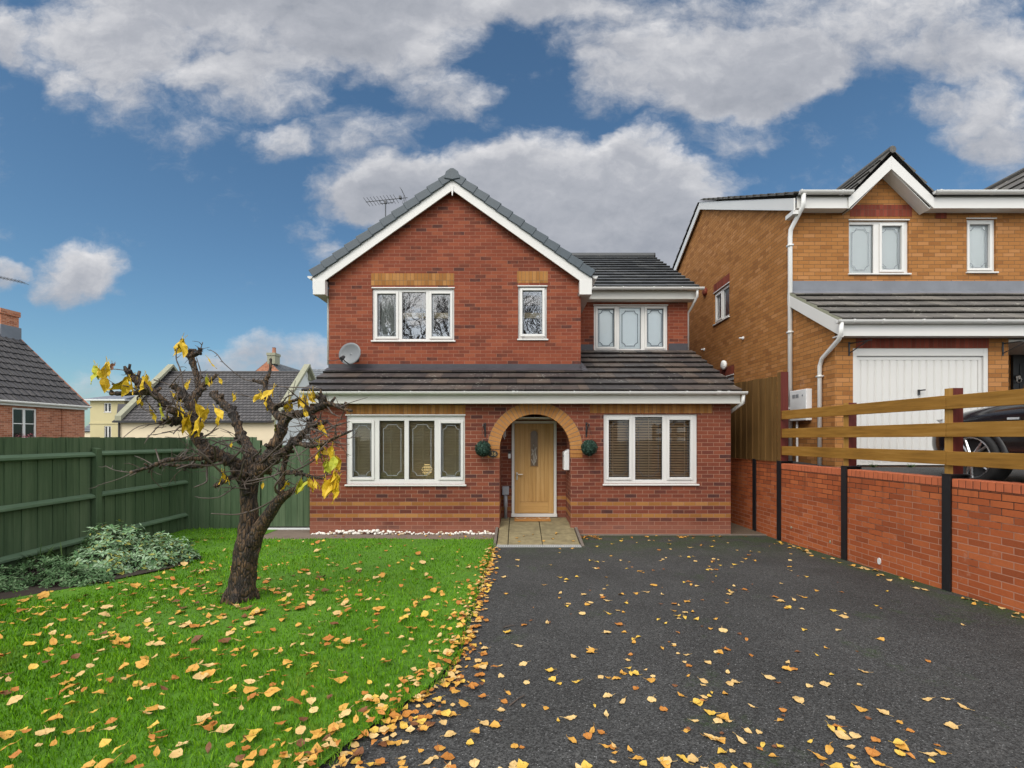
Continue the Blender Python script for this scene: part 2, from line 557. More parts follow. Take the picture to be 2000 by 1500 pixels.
def grassm():
    m, t, b = newmat('lawn grass blade')
    gp = t.n('NewGeometry').outputs['Position']
    isl = t.n('NewGeometry').outputs['Random Per Island']
    patch = t.noise(gp, 2.1, 7, .78)
    f = t.math('ADD', t.math('MULTIPLY', isl, .5), t.math('MULTIPLY', t.math('SUBTRACT', patch, .15), .75))
    col = t.ramp(f, [(.18, (.026, .088, .002)), (.42, (.070, .195, .003)), (.66, (.125, .30, .005)), (.88, (.21, .39, .015)), (1.0, (.34, .40, .06))])
    tired = t.smooth(t.noise(gp, 1.1, 6, .75), .52, .68)
    col = t.mix(t.math('MULTIPLY', tired, t.math('MULTIPLY', isl, .75)), col, (.20, .17, .045))
    link(t, col, b.inputs['Base Color'])
    b.inputs['Roughness'].default_value = .65
    b.inputs['Specular IOR Level'].default_value = .12
    return m


M['grass'] = grassm()


def lawnm():
    m, t, b = newmat('lawn turf')
    gp = t.n('NewGeometry').outputs['Position']
    f = t.math('ADD', t.math('MULTIPLY', t.noise(gp, 45, 5, .7), .6), t.math('MULTIPLY', t.noise(gp, 1.3, 4), .45))
    col = t.ramp(f, [(.25, (.03, .085, .004)), (.55, (.075, .20, .005)), (.85, (.14, .31, .01))])
    link(t, col, b.inputs['Base Color'])
    b.inputs['Roughness'].default_value = .9
    bump(t, b, t.noise(gp, 60, 4), .8, .02)
    return m


M['lawn'] = lawnm()


def asphaltm(name='tarmac', moss=True):
    m, t, b = newmat(name)
    g = t.n('NewGeometry')
    gp = g.outputs['Position']
    fine = t.math('ADD', t.math('MULTIPLY', t.noise(gp, 150, 4, .75), .6), t.math('MULTIPLY', t.noise(gp, 42, 4, .7), .4))
    vo = t.n('TexVoronoi', {'Vector': gp, 'Scale': 120.0})
    st = t.n('SeparateXYZ', {0: vo.outputs['Color']}).outputs[0]
    big = t.noise(gp, .9, 5, .6)
    col = t.ramp(t.math('ADD', t.math('MULTIPLY', fine, .7), t.math('MULTIPLY', st, .3)), [(.30, (.015, .0152, .0152)), (.5, (.049, .0497, .0492)), (.75, (.115, .116, .115))])
    col = t.mix(t.math('MULTIPLY', t.smooth(big, .35, .7), .5), col, t.mix(1.0, col, (.5, .5, .5), 'MULTIPLY'))
    mid_ = t.smooth(t.noise(gp, 4.2, 6, .7), .5, .72)
    col = t.mix(t.math('MULTIPLY', mid_, .4), col, t.mix(1.0, col, (1.5, 1.47, 1.42), 'MULTIPLY'))
    speck = t.math('MULTIPLY', t.math('GREATER_THAN', st, .965), t.math('LESS_THAN', vo.outputs['Distance'], .3))
    col = t.mix(t.math('MULTIPLY', speck, .6), col, (.42, .42, .42))
    if moss:
        sp = t.n('SeparateXYZ', {0: gp})
        # moss: along the house foot and the retaining wall
        d1 = t.smooth(sp.outputs[1], 6.6, 8.9)
        wx = t.math('ADD', t.math('MULTIPLY', sp.outputs[1], -.067), 5.29)
        d2 = t.smooth(t.math('SUBTRACT', wx, sp.outputs[0]), .55, 0.0)
        mk = t.math('MAXIMUM', t.math('MULTIPLY', d1, .75), d2)
        mk = t.math('MULTIPLY', mk, t.smooth(t.noise(gp, 2.3, 6, .7), .36, .56))
        mk2 = t.math('MULTIPLY', t.smooth(t.noise(gp, 1.2, 7, .75), .57, .70), .6)
        mk = t.math('MAXIMUM', mk, mk2)
        mk = t.math('MULTIPLY', mk, t.smooth(t.noise(gp, 60, 3), .3, .6))
        col = t.mix(t.math('MULTIPLY', mk, .85), col, (.030, .066, .008))
    link(t, col, b.inputs['Base Color'])
    b.inputs['Roughness'].default_value = .8
    b.inputs['Specular IOR Level'].default_value = .22
    hh = t.math('ADD', fine, t.math('MULTIPLY', vo.outputs['Distance'], .8))
    bump(t, b, hh, .55, .008)
    return m


M['tarmac'] = asphaltm()
M['tarmac_plain'] = asphaltm('neighbour tarmac', False)
M['gravel'] = simple('brown gravel', (.10, .07, .045), .95, var=.9, nscale=45, bmp=1.0)
M['ground'] = simple('rough ground', (.07, .075, .04), .95, var=.5, nscale=3)


def sagem(name, cols):
    m, t, b = newmat(name)
    isl = t.n('NewGeometry').outputs['Random Per Island']
    col = t.ramp(isl, cols)
    link(t, col, b.inputs['Base Color'])
    b.inputs['Roughness'].default_value = .75
    b.inputs['Specular IOR Level'].default_value = .2
    return m


M['sage'] = sagem('grey green sage leaf', [(0, (.08, .17, .065)), (.45, (.17, .285, .14)), (.85, (.32, .44, .29)), (.94, (.25, .28, .06)), (1, (.34, .30, .06))])
M['sage_low'] = sagem('dull green leaf', [(0, (.035, .085, .025)), (.6, (.085, .16, .07)), (1, (.17, .26, .13))])
M['strap'] = sagem('strap leaf', [(0, (.03, .07, .015)), (1, (.09, .15, .04))])
M['box_leaf'] = sagem('dark topiary leaf', [(0, (.010, .026, .018)), (.7, (.026, .058, .040)), (1, (.07, .13, .10))])
M['house_dark'] = simple('dark void', (.01, .01, .01), .9)
# ------------------------------------------------------------------ shared building pieces
def front(Y):
    return lambda u, v, d: Vector((u, Y - d, v))


def leftside(X):
    """wall facing -X, u runs towards the viewer"""
    return lambda u, v, d: Vector((X - d, -u, v))


def wall_mesh(mb, Mf, u0, u1, v0, v1, holes, reveal=.12, mi=0):
    """a wall face with rectangular openings and their reveals"""
    us = sorted({u0, u1} | {h[0] for h in holes} | {h[1] for h in holes})
    vs = sorted({v0, v1} | {h[2] for h in holes} | {h[3] for h in holes})
    for i in range(len(us) - 1):
        for j in range(len(vs) - 1):
            cu, cv = (us[i] + us[i + 1]) / 2, (vs[j] + vs[j + 1]) / 2
            if any(h[0] < cu < h[1] and h[2] < cv < h[3] for h in holes):
                continue
            mb.quad(Mf(us[i], vs[j], 0), Mf(us[i + 1], vs[j], 0), Mf(us[i + 1], vs[j + 1], 0), Mf(us[i], vs[j + 1], 0), mi)
    for a, b, c, d in holes:
        for p, q in (((a, c), (a, d)), ((a, d), (b, d)), ((b, d), (b, c)), ((b, c), (a, c))):
            mb.quad(Mf(*p, 0), Mf(*q, 0), Mf(*q, -reveal), Mf(*p, -reveal), mi)


def ribbon(mb, Mf, a, b, w, d, mi=0):
    a, b = Vector(a), Vector(b)
    t = (b - a).normalized()
    n = Vector((-t.y, t.x)) * w / 2
    a2, b2 = a - t * w * .3, b + t * w * .3
    ps = [a2 - n, b2 - n, b2 + n, a2 + n]
    mb.hexa([Mf(p.x, p.y, d) for p in ps] + [Mf(p.x, p.y, d + .004) for p in ps], mi)


def notched(u0, u1, v0, v1, k):
    """rectangle with stepped, cut-in corners"""
    s = k * .42
    return [(u0 + k, v0), (u1 - k, v0), (u1 - k + s * .2, v0 + s), (u1 - s, v0 + k - s * .2), (u1, v0 + k), (u1, v1 - k), (u1 - s, v1 - k + s * .2), (u1 - k + s * .2, v1 - s),
            (u1 - k, v1), (u0 + k, v1), (u0 + k - s * .2, v1 - s), (u0 + s, v1 - k + s * .2), (u0, v1 - k), (u0, v0 + k), (u0 + s, v0 + k - s * .2), (u0 + k - s * .2, v0 + s)]


def window(house, Mf, rect, glass, sill=True, drip=True, lead=None, lead_full=True, blind=None, room='room', frame='upvc', rec=.035, gmat='glass', tilt=0.0, lead_w=.0085, roomd=1.2):
    """glass: list of (u0,u1,v0,v1,opening?) clear rectangles. A thing's part 'window' with sub-parts."""
    u0, u1, v0, v1 = rect
    mb = MB()
    us = sorted({u0, u1} | {g[0] for g in glass} | {g[1] for g in glass})
    vs = sorted({v0, v1} | {g[2] for g in glass} | {g[3] for g in glass})
    D0, D1 = -rec - .06, -rec
    # frame bars: columns between panes
    gs = sorted(glass)
    edges = [u0] + [x for g in gs for x in (g[0], g[1])] + [u1]
    for i in range(0, len(edges), 2):
        mb.mbox(Mf, edges[i], edges[i + 1], v0, v1, D0, D1)
    for g in gs:
        mb.mbox(Mf, g[0], g[1], v0, g[2], D0, D1)
        mb.mbox(Mf, g[0], g[1], g[3], v1, D0, D1)
    wn = mb.build('window', M[frame], house, bevel=.004)
    # casements stand proud of the frame
    for g in gs:
        if not g[4]:
            continue
        w = .048
        c = MB()
        e0, e1 = D1 + .001, D1 + .022
        a0, a1, b0, b1 = g[0] - w, g[1] + w, g[2] - w, g[3] + w
        if tilt:
            Mo = Mf
            def Mt(u, v, d, Mo=Mo, b1=b1, b0=b0):
                return Mo(u, v, d + tilt * (b1 - v) / (b1 - b0))
        else:
            Mt = Mf
        c.mbox(Mt, a0, g[0], b0, b1, e0, e1)
        c.mbox(Mt, g[1], a1, b0, b1, e0, e1)
        c.mbox(Mt, g[0], g[1], b0, g[2], e0, e1)
        c.mbox(Mt, g[0], g[1], g[3], b1, e0, e1)
        c.build('casement', M[frame], wn, bevel=.005)
    p = MB()
    sl = MB()
    for g in gs:
        d = -rec - .03
        p.quad(Mf(g[0], g[2], d), Mf(g[1], g[2], d), Mf(g[1], g[3], d), Mf(g[0], g[3], d))
        for q in ((g[0], g[0] + .009, g[2], g[3]), (g[1] - .009, g[1], g[2], g[3]), (g[0] + .009, g[1] - .009, g[2], g[2] + .009), (g[0] + .009, g[1] - .009, g[3] - .009, g[3])):
            sl.mbox(Mf, *q, d + .001, d + .006)
    p.build('pane', M[gmat], wn)
    sl.build('gasket', M['seal'], wn)
    if lead:
        l = MB()
        for g in gs:
            d = -rec - .028
            mu, mv = (.035, .04) if g[4] else (.072, .075)
            pts = notched(g[0] + mu, g[1] - mu, g[2] + mv, g[3] - mv, .075)
            for a, b in zip(pts, pts[1:] + pts[:1]):
                ribbon(l, Mf, a, b, lead_w, d)
            if g[4] and lead_full:
                e = .014
                rc = [(g[0] + e, g[2] + e), (g[1] - e, g[2] + e), (g[1] - e, g[3] - e), (g[0] + e, g[3] - e)]
                for a, b in zip(rc, rc[1:] + rc[:1]):
                    ribbon(l, Mf, a, b, lead_w * .8, d)
        l.build('leading', M[lead], wn)
    if sill:
        s = MB()
        s.mbox(Mf, u0 - .02, u1 + .03, v0 - .032, v0 - .002, -rec - .06, .035)
        s.build('sill', M[frame], wn, bevel=.006)
    if drip:
        s = MB()
        s.mbox(Mf, u0 - .012, u1 + .012, v1 + .002, v1 + .026, -rec - .02, .014)
        s.build('head_trim', M[frame], wn, bevel=.004)
    # the room behind
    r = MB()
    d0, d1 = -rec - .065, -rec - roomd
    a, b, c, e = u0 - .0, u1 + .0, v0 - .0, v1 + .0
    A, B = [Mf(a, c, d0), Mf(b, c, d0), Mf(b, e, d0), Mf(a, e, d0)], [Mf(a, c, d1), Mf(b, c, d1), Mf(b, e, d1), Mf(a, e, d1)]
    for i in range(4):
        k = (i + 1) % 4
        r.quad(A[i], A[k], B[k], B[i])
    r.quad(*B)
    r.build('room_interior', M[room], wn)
    if blind:
        kind, matn, pitch = blind
        s = MB()
        if kind == 'slats':
            v = v0 + .05
            while v < v1 - .03:
                dd = -rec - .115
                w, th = pitch * 1.12, .003
                an = math.radians(38 if pitch > .03 else 46)
                h, dp = math.sin(an) * w / 2, math.cos(an) * w / 2
                pr = [(v - h, dd + dp), (v + h, dd - dp), (v + h + th, dd - dp + th), (v - h + th, dd + dp + th)]
                s.prism([Mf(u0 + .01, q[0], q[1]) for q in pr], Mf(u1 - .01, 0, 0) - Mf(u0 + .01, 0, 0))
                v += pitch
            for uu in np.linspace(u0 + .2, u1 - .2, max(2, int((u1 - u0) / .5))):
                s.mbox(Mf, uu - .006, uu + .006, v0 + .03, v1 - .02, -rec - .095, -rec - .092)
        else:
            s.mbox(Mf, u0 + .02, u1 - .02, v0 + .01, v1 - .01, -rec - .062, -rec - .052)
        s.build('blind', M[matn], wn)
    return wn


def roof_courses(mb, A, B, up, n_frac, gauge, th=.052, mi=0, skew=(0, 0), jitter=.004, uoff=0.0):
    """A,B: eave ends; up: unit vector up the slope; courses of tiles as overlapping slabs"""
    A, B, up = Vector(A), Vector(B), Vector(up).normalized()
    e = (B - A).normalized()
    L = (B - A).length
    nrm = e.cross(up).normalized()
    if nrm.z < 0:
        nrm = -nrm
    total = n_frac * gauge
    i = 0
    s = 0.0
    nseg = max(2, int(L / .33))
    while s < total - 1e-6:
        s1 = min(total, s + gauge)
        k0 = [A + up * s + e * (L * q / nseg) for q in range(nseg + 1)]
        k1 = [A + up * (s1 + (.0 if s1 >= total else .02)) + e * (L * q / nseg) for q in range(nseg + 1)]
        jj = [R.uniform(-jitter, jitter) for _ in range(nseg + 1)]
        lo = [p + nrm * (th + j) for p, j in zip(k0, jj)]
        hi = [p + nrm * .004 for p in k1]
        for q in range(nseg):
            ua, ub = L * q / nseg + uoff, L * (q + 1) / nseg + uoff
            f = (s1 - s) / gauge * .96
            mb.quad(lo[q], lo[q + 1], hi[q + 1], hi[q], mi, [(ua, i + .02), (ub, i + .02), (ub, i + .02 + f), (ua, i + .02 + f)])
            nb0, nb1 = lo[q] - nrm * .017, lo[q + 1] - nrm * .017
            r0, r1 = k0[q] + up * .05 - nrm * .008, k0[q + 1] + up * .05 - nrm * .008
            mb.quad(nb0, nb1, lo[q + 1], lo[q], mi, [(ua, i + .05), (ub, i + .05), (ub, i + .06), (ua, i + .06)])
            mb.quad(r0, r1, nb1, nb0, mi, [(ua, i + .05), (ub, i + .05), (ub, i + .06), (ua, i + .06)])
        for p0, p1, p2 in ((k0[0], lo[0], hi[0]), (k0[-1], lo[-1], hi[-1])):
            mb.add([p0 - nrm * .006, p1, p2], [(0, 1, 2)], mi)
        s = s1
        i += 1
    # deck under the tiles
    C, D = A + up * total, B + up * total
    mb.quad(A - nrm * .03, B - nrm * .03, D - nrm * .03, C - nrm * .03, mi, [(0, 0)] * 4)


def gutter_run(mb, x0, x1, Y, ztop, r=.055):
    """half-round gutter along X, with brackets and unions"""
    prof = []
    for k in range(13):
        a = math.pi + math.pi * k / 12
        prof.append((math.cos(a) * r, math.sin(a) * r))
    prof += [(r * .86, 0)] + [(math.cos(math.pi * 2 - math.pi * k / 12) * r * .86, math.sin(math.pi * 2 - math.pi * k / 12) * r * .86) for k in range(13)]
    mb.prism([(x0, Y + a, ztop + b) for a, b in prof], (x1 - x0, 0, 0))
    # end stops
    for x in (x0, x1 - .006):
        mb.prism([(x, Y + a * 1.02, ztop + b * 1.02) for a, b in prof[:13]], (.006, 0, 0))


def gutter_clips(mb, xs, Y, ztop, r=.055):
    for x, w in xs:
        pr = [(math.cos(math.pi + math.pi * k / 12) * (r + .006), math.sin(math.pi + math.pi * k / 12) * (r + .006)) for k in range(13)]
        pr += [(r + .006, .008), (-r - .006, .008)]
        mb.prism([(x, Y + a, ztop + b) for a, b in pr], (w, 0, 0))
# ------------------------------------------------------------------ the red brick house
Y0, Y1, Y2, YB = 8.95, 9.85, 11.23, 17.8
XL, XR, XG = -3.96, 4.04, 1.309
house = thing('brick_house', 'red brick house with an oak front door in a buff brick arch', 'house', (0, Y0, 0))


def R0(px0, px1, py0, py1, Y):
    return (fx(px0, Y), fx(px1, Y), fz(py1, Y), fz(py0, Y))


winD = R0(676, 908, 812, 946, Y0)
winE = R0(1179, 1362, 809, 945, Y0)
winA = R0(727, 887, 563.5, 665, Y1)
winB = R0(1012, 1068, 560, 662, Y1)
winC = R0(1160, 1304, 597, 686, Y2)
ACX, ACZ, RI, RO = fx(1045, Y0), fz(878, Y0), .676, .90
ZSP = fz(894, Y0)
PX0, PX1 = ACX - RI, ACX + RI
ZE = 2.70                # eave of the lower roof
TL = .485                # its slope

# lower front wall with the arch opening
mb = MB()
Mf = front(Y0)
wall_mesh(mb, Mf, XL, ACX - 1.0, -.15, 2.62, [winD])
wall_mesh(mb, Mf, ACX + 1.0, XR, -.15, 2.62, [winE])
for a, b in ((ACX - 1.0, PX0), (PX1, ACX + 1.0)):
    mb.quad(Mf(a, -.15, 0), Mf(b, -.15, 0), Mf(b, ACZ, 0), Mf(a, ACZ, 0))
NA = 28
arc = [(ACX + RI * math.cos(math.pi - math.pi * k / NA), ACZ + RI * math.sin(math.pi - math.pi * k / NA)) for k in range(NA + 1)]
mb.quad(Mf(ACX - 1.0, ACZ, 0), Mf(PX0, ACZ, 0), Mf(PX0, 2.62, 0), Mf(ACX - 1.0, 2.62, 0))
mb.quad(Mf(PX1, ACZ, 0), Mf(ACX + 1.0, ACZ, 0), Mf(ACX + 1.0, 2.62, 0), Mf(PX1, 2.62, 0))
for (a, b), (c, d) in zip(arc, arc[1:]):
    mb.quad(Mf(a, b, 0), Mf(c, d, 0), Mf(c, 2.62, 0), Mf(a, 2.62, 0))
# porch: one-brick-thick arch band, side walls, back wall
full = [(PX0, -.15)] + arc + [(PX1, -.15)]
for (a, b), (c, d) in zip(full, full[1:]):
    mb.quad(Mf(a, b, 0), Mf(c, d, 0), Mf(c, d, -.215), Mf(a, b, -.215))
for x in (PX0, PX1):
    mb.quad((x, Y0 + .215, -.15), (x, Y1, -.15), (x, Y1, 2.45), (x, Y0 + .215, 2.45))
for (a, b), (c, d) in zip(arc, arc[1:]):
    mb.quad(Mf(a, b, -.215), Mf(c, d, -.215), Mf(c, 2.45, -.215), Mf(a, 2.45, -.215))
DX0, DX1, DZ0, DZ1 = fx(999.5, 9.81), fx(1087, 9.81), .235, 2.20
wall_mesh(mb, front(Y1), PX0, PX1, -.15, 2.45, [(DX0, DX1, DZ0, DZ1)], .1)
mb.build('porch_and_ground_floor_wall', M['brick_low'], house)
mb = MB()
mb.quad((XL, Y0, -.15), (XL, YB, -.15), (XL, YB, 2.75), (XL, Y0, 2.75))
mb.quad((XL, Y0, 2.62), (XL, Y1, 2.62), (XL, Y1, 3.2), (XL, Y0, 2.75))
mb.quad((XR, Y0, -.15), (XR, YB, -.15), (XR, YB, 2.75), (XR, Y0, 2.75))
mb.add([(XR, Y0, 2.75), (XR, Y2, 2.75), (XR, Y2, 3.85)], [(0, 1, 2)])
mb.quad((XL, YB, -.15), (XR, YB, -.15), (XR, YB, 2.75), (XL, YB, 2.75))
mb.build('side_wall', M['brick_low'], house)
# upper walls
GX, GH, GAP, GF = (XL + XG) / 2 - .03, 2.9, 7.33, 5.22     # gable axis, half span, apex, foot
mb = MB()
zt = 5.0
wall_mesh(mb, front(Y1), XL, XG, 2.9, 5.06, [winA, winB])
ga = 7.12
sl = (GAP - GF) / GH
zl = ga - (GX - XL) * sl
mb.poly([(XL, Y1, 5.06), (XG, Y1, 5.06), (XG, Y1, zl), (GX, Y1, ga), (XL, Y1, zl)])
mb.quad((XL, Y1, 2.75), (XL, YB, 2.75), (XL, YB, 5.15), (XL, Y1, 5.15))
mb.quad((XG, Y1, 2.9), (XG, Y2, 2.9), (XG, Y2, 5.2), (XG, Y1, 5.2))
wall_mesh(mb, front(Y2), XG, XR, 3.2, 5.15, [winC])
mb.quad((XR, Y2, 2.7), (XR, YB, 2.7), (XR, YB, 5.2), (XR, Y2, 5.2))
mb.add([(XR, 10.95, 5.2), (XR, YB, 5.2), (XR, 14.4, 7.2)], [(0, 1, 2)])
mb.quad((XL, YB, 2.7), (XR, YB, 2.7), (XR, YB, 5.2), (XL, YB, 5.2))
mb.build('upper_wall', M['brick_up'], house)

# arch ring of buff bricks
mb = MB()
NB = 31
for k in range(NB):
    a0 = math.pi - math.pi * (k + .07) / NB
    a1 = math.pi - math.pi * (k + .93) / NB
    ps = []
    for r, a in ((RI - .004, a0), (RO, a0), (RO, a1), (RI - .004, a1)):
        ps.append((ACX + r * math.cos(a), ACZ + r * math.sin(a)))
    mb.hexa([Mf(*p, .006) for p in ps] + [Mf(*p, -.10) for p in ps])
for s in (-1, 1):
    for k in range(2):
        za, zb = ZSP + .003 + k * .075, ZSP + .068 + k * .075
        xs = sorted((ACX + s * (RI - .004), ACX + s * RO))
        mb.mbox(Mf, xs[0], xs[1], za, zb, -.1, .006)
M['arch_brick'] = leafmat('buff arch brick', (.31, .13, .034), (.46, .22, .068), .15)
M['arch_brick'].node_tree.nodes['Principled BSDF'].inputs['Roughness'].default_value = .85
mb.build('arch_ring', M['arch_brick'], house, bevel=.003)
mb = MB()
pts = [(ACX + (RO + .005) * math.cos(math.pi - math.pi * k / NA), ACZ + (RO + .005) * math.sin(math.pi - math.pi * k / NA)) for k in range(NA + 1)]
for (a, b), (c, d), (e, f), (g, h) in zip(arc, arc[1:], pts, pts[1:]):
    mb.quad(Mf(a, b, .003), Mf(c, d, .003), Mf(g, h, .003), Mf(e, f, .003))
M['arch_joint'] = simple('grey arch joint', (.17, .13, .09), .9)
mb.build('arch_mortar', M['arch_joint'], house)

# soldier courses
for r, Y in (((677, 909, 791, 808.5), Y0), ((1152, 1391, 789, 807), Y0), ((725, 887, 534, 557.5), Y1), ((1010, 1070, 530, 552.5), Y1)):
    a, b, c, d = R0(*r, Y)
    mb = MB()
    mb.mbox(front(Y), a, b, c, d, -.05, .005)
    mb.build('soldier_course', M['soldier_buff'], house)

# windows ------------------------------------------------------------
def gl(Y, y0, y1, *cols):
    return [(fx(a, Y), fx(b, Y), fz(y1, Y), fz(y0, Y), o) if not o2 else (fx(a, Y), fx(b, Y), fz(o2[1], Y), fz(o2[0], Y), o) for a, b, o, o2 in cols]


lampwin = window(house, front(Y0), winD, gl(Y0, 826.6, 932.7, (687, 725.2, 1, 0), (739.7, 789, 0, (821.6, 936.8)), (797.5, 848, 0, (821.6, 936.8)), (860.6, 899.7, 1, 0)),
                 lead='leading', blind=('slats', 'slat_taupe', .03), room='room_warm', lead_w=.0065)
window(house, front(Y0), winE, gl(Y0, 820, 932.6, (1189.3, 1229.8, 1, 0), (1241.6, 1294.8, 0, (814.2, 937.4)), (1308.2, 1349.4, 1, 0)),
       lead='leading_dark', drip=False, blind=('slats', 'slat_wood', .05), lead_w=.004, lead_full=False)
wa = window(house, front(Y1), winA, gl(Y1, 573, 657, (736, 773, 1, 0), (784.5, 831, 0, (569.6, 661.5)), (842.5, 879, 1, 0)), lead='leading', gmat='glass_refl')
wb = window(house, front(Y1), winB, gl(Y1, 566.6, 653, (1020.4, 1059.4, 1, 0)), lead='leading', gmat='glass_refl', tilt=.05)
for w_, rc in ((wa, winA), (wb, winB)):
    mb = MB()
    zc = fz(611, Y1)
    mb.mbox(front(Y1), rc[0] + .1, rc[1] - .06, zc - .06, zc + .055, -.24, -.20)  # bar added behind the glass to imitate a reflected band
    mb.build('reflection_bar', M['reflection_bar'], w_)
# net curtain gathered behind the left light
mb = MB()
n = 40
pv = None
for k in range(n + 1):
    u = winA[0] + .12 + .34 * k / n
    d = -.17 - .018 * math.sin(k * 1.7)
    p = (front(Y1)(u, winA[2] + .06, d), front(Y1)(u, winA[3] - .06, d))
    if pv:
        mb.quad(pv[0], p[0], p[1], pv[1])
    pv = p
mb.build('curtain', M['curtain'], wa)
mb = MB()
pv = None
for k in range(13):
    u = winA[1] - .12 + .09 * k / 12
    d = -.17 - .018 * math.sin(k * 1.9)
    p = (front(Y1)(u, winA[2] + .06, d), front(Y1)(u - .05, winA[3] - .06, d))
    if pv:
        mb.quad(pv[0], p[0], p[1], pv[1])
    pv = p
mb.build('curtain', M['curtain'], wa)
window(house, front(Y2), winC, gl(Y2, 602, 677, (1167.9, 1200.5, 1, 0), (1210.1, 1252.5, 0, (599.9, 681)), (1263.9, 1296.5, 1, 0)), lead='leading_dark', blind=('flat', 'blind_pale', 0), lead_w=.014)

# lower roof ---------------------------------------------------------
ux = Vector((0, 1, TL)).normalized()
g = .32 * math.sqrt(1 + TL * TL)
mb = MB()
YE = 8.68
roof_courses(mb, (XL - .03, YE, ZE), (XG, YE, ZE), ux, (Y1 - YE) / .32, g)
roof_courses(mb, (XG, YE, ZE), (XR + .08, YE, ZE), ux, (Y2 - YE) / .32, g, uoff=.2)
mb.build('lower_roof', M['tile_brown'], house)
# main roof
TM = .577
ux = Vector((0, 1, TM)).normalized()
mb = MB()
g = .30 * math.sqrt(1 + TM * TM)
roof_courses(mb, (XL + 2.3, 10.9, 5.33), (XR + .15, 10.9, 5.33), ux, 12, g)
roof_courses(mb, (XR + .15, 18.1, 5.33), (XL - .2, 18.1, 5.33), Vector((0, -1, TM)), 12, g)
mb.tube([(XL + 1, 14.5, 7.43), (XR + .16, 14.5, 7.43)], .11, 10)
mb.build('main_roof', M['tile_grey'], house)
# front gable roof
YV = 9.70
mb = MB()
for s in (-1, 1):
    up = Vector((-s * GH, 0, GAP - GF - .12)).normalized()
    ln = math.hypot(GH, GAP - GF - .12)
    A, B = Vector((GX + s * GH, YV, GF)), Vector((GX + s * GH, 16.6, GF))
    roof_courses(mb, A if s < 0 else B, B if s < 0 else A, up, ln / .36, .36)
mb.build('gable_roof', M['tile_grey'], house)
# verge caps stepping up both sides
mb = MB()
for s in (-1, 1):
    nC = 12
    a = Vector((GX + s * GH, 0, GF))
    b = Vector((GX, 0, GAP - .06))
    d = (b - a) / nC
    t = d.normalized()
    nn = Vector((t.z * -s, 0, t.x * s)) if False else Vector((-t.z, 0, t.x))
    if nn.z < 0:
        nn = -nn
    for k in range(nC):
        p = a + d * k
        q = a + d * (k + 1.12)
        lo0, hi0 = -.085, .085
        lo1, hi1 = -.10, .055
        y0, y1 = YV - .035 + .0, YV + .14
        c = [p + nn * lo0, q + nn * lo1, q + nn * hi1, p + nn * hi0]
        mb.hexa([(v.x, y0 - (.012 if i in (0, 3) else 0), v.z) for i, v in enumerate(c)] + [(v.x, y1, v.z) for v in c])
mb.build('verge_cap', M['verge'], house, fix=True, bevel=.008)
mb = MB()
hx = [(-.17, -.13), (-.135, .06), (0, .16), (.135, .06), (.17, -.13), (0, -.02)]
hx = [(-.165, -.10), (-.125, .04), (-.03, .105), (.03, .105), (.125, .04), (.165, -.10), (.0, -.13)]
mb.prism([(GX + a, YV - .06, GAP + b - .06) for a, b in hx], (0, .26, 0))
mb.build('ridge_end_cap', M['verge'], house, fix=True, bevel=.01)
mb = MB()
mb.tube([(GX, YV + .2, GAP - .02), (GX, 16.5, GAP - .02)], .11, 10)
mb.build('ridge', M['verge'], house)
# bargeboards
mb = MB()
for s in (-1, 1):
    a = Vector((GX + s * (GH - .02), 0, GF - .09))
    b = Vector((GX, 0, GAP - .155))
    w = .225
    mb.hexa([(a.x, YV + .0, a.z - w), (b.x, YV + .0, b.z - w), (b.x, YV + .03, b.z - w), (a.x, YV + .03, a.z - w), (a.x, YV, a.z), (b.x, YV, b.z), (b.x, YV + .03, b.z), (a.x, YV + .03, a.z)])
    # boxed foot
    xa, xb = sorted((GX + s * (GH - .03), GX + s * (GH - .28)))
    mb.box(xa, xb, YV - .006, YV + .14, GF - .42, GF - .12)
mb.prism([(GX - .035, YV - .012, GAP - .30), (GX + .035, YV - .012, GAP - .30), (GX + .008, YV - .012, GAP - .50), (GX - .008, YV - .012, GAP - .50)], (0, .02, 0))
mb.build('bargeboard', M['upvc'], house, fix=True, bevel=.004)
for s in (-1, 1):     # soffit under the gable overhang and side eaves
    mb = MB()
    xa, xb = sorted((GX + s * (GH - .03), GX + s * (GH - .27)))
    mb.box(xa, xb, YV + .14, 13.5 if s > 0 else 16, GF - .40, GF - .375)
    xf = GX + s * (GH - .035)
    xa, xb = sorted((xf, xf - s * .02))
    mb.box(xa, xb, YV + .14, 12 if s > 0 else 16, GF - .373, GF - .10)
    mb.build('soffit', M['cream_trim'], house)
mb = MB()
mb.box(XG + .1, XR + .12, 11.02, Y2 + .01, 5.08, 5.10)
mb.build('soffit', M['cream_trim'], house)
mb = MB()
for s in (-1, 1):
    x = GX + s * (GH + .045)
    prof = [(math.cos(math.pi + math.pi * k / 10) * .055, math.sin(math.pi + math.pi * k / 10) * .055) for k in range(11)]
    mb.prism([(x + a, YV + .03, GF - .03 + b) for a, b in prof], (0, 1.2 if s > 0 else 6, 0))
    mb.build('side_gutter', M['upvc_gutter'], house)
    mb = MB()
gutter_run(mb, XG + .22, XR + .24, 10.86, 5.315)
gutter_clips(mb, [(1.75, .03), (2.4, .03), (3.1, .03), (3.75, .03)], 10.86, 5.315)
mb.build('upper_gutter', M['upvc_gutter'], house)
mb = MB()
mb.box(XG + .12, XR + .12, 10.98, 11.02, 5.085, 5.29)
mb.build('upper_fascia', M['cream_trim'], house, bevel=.004)
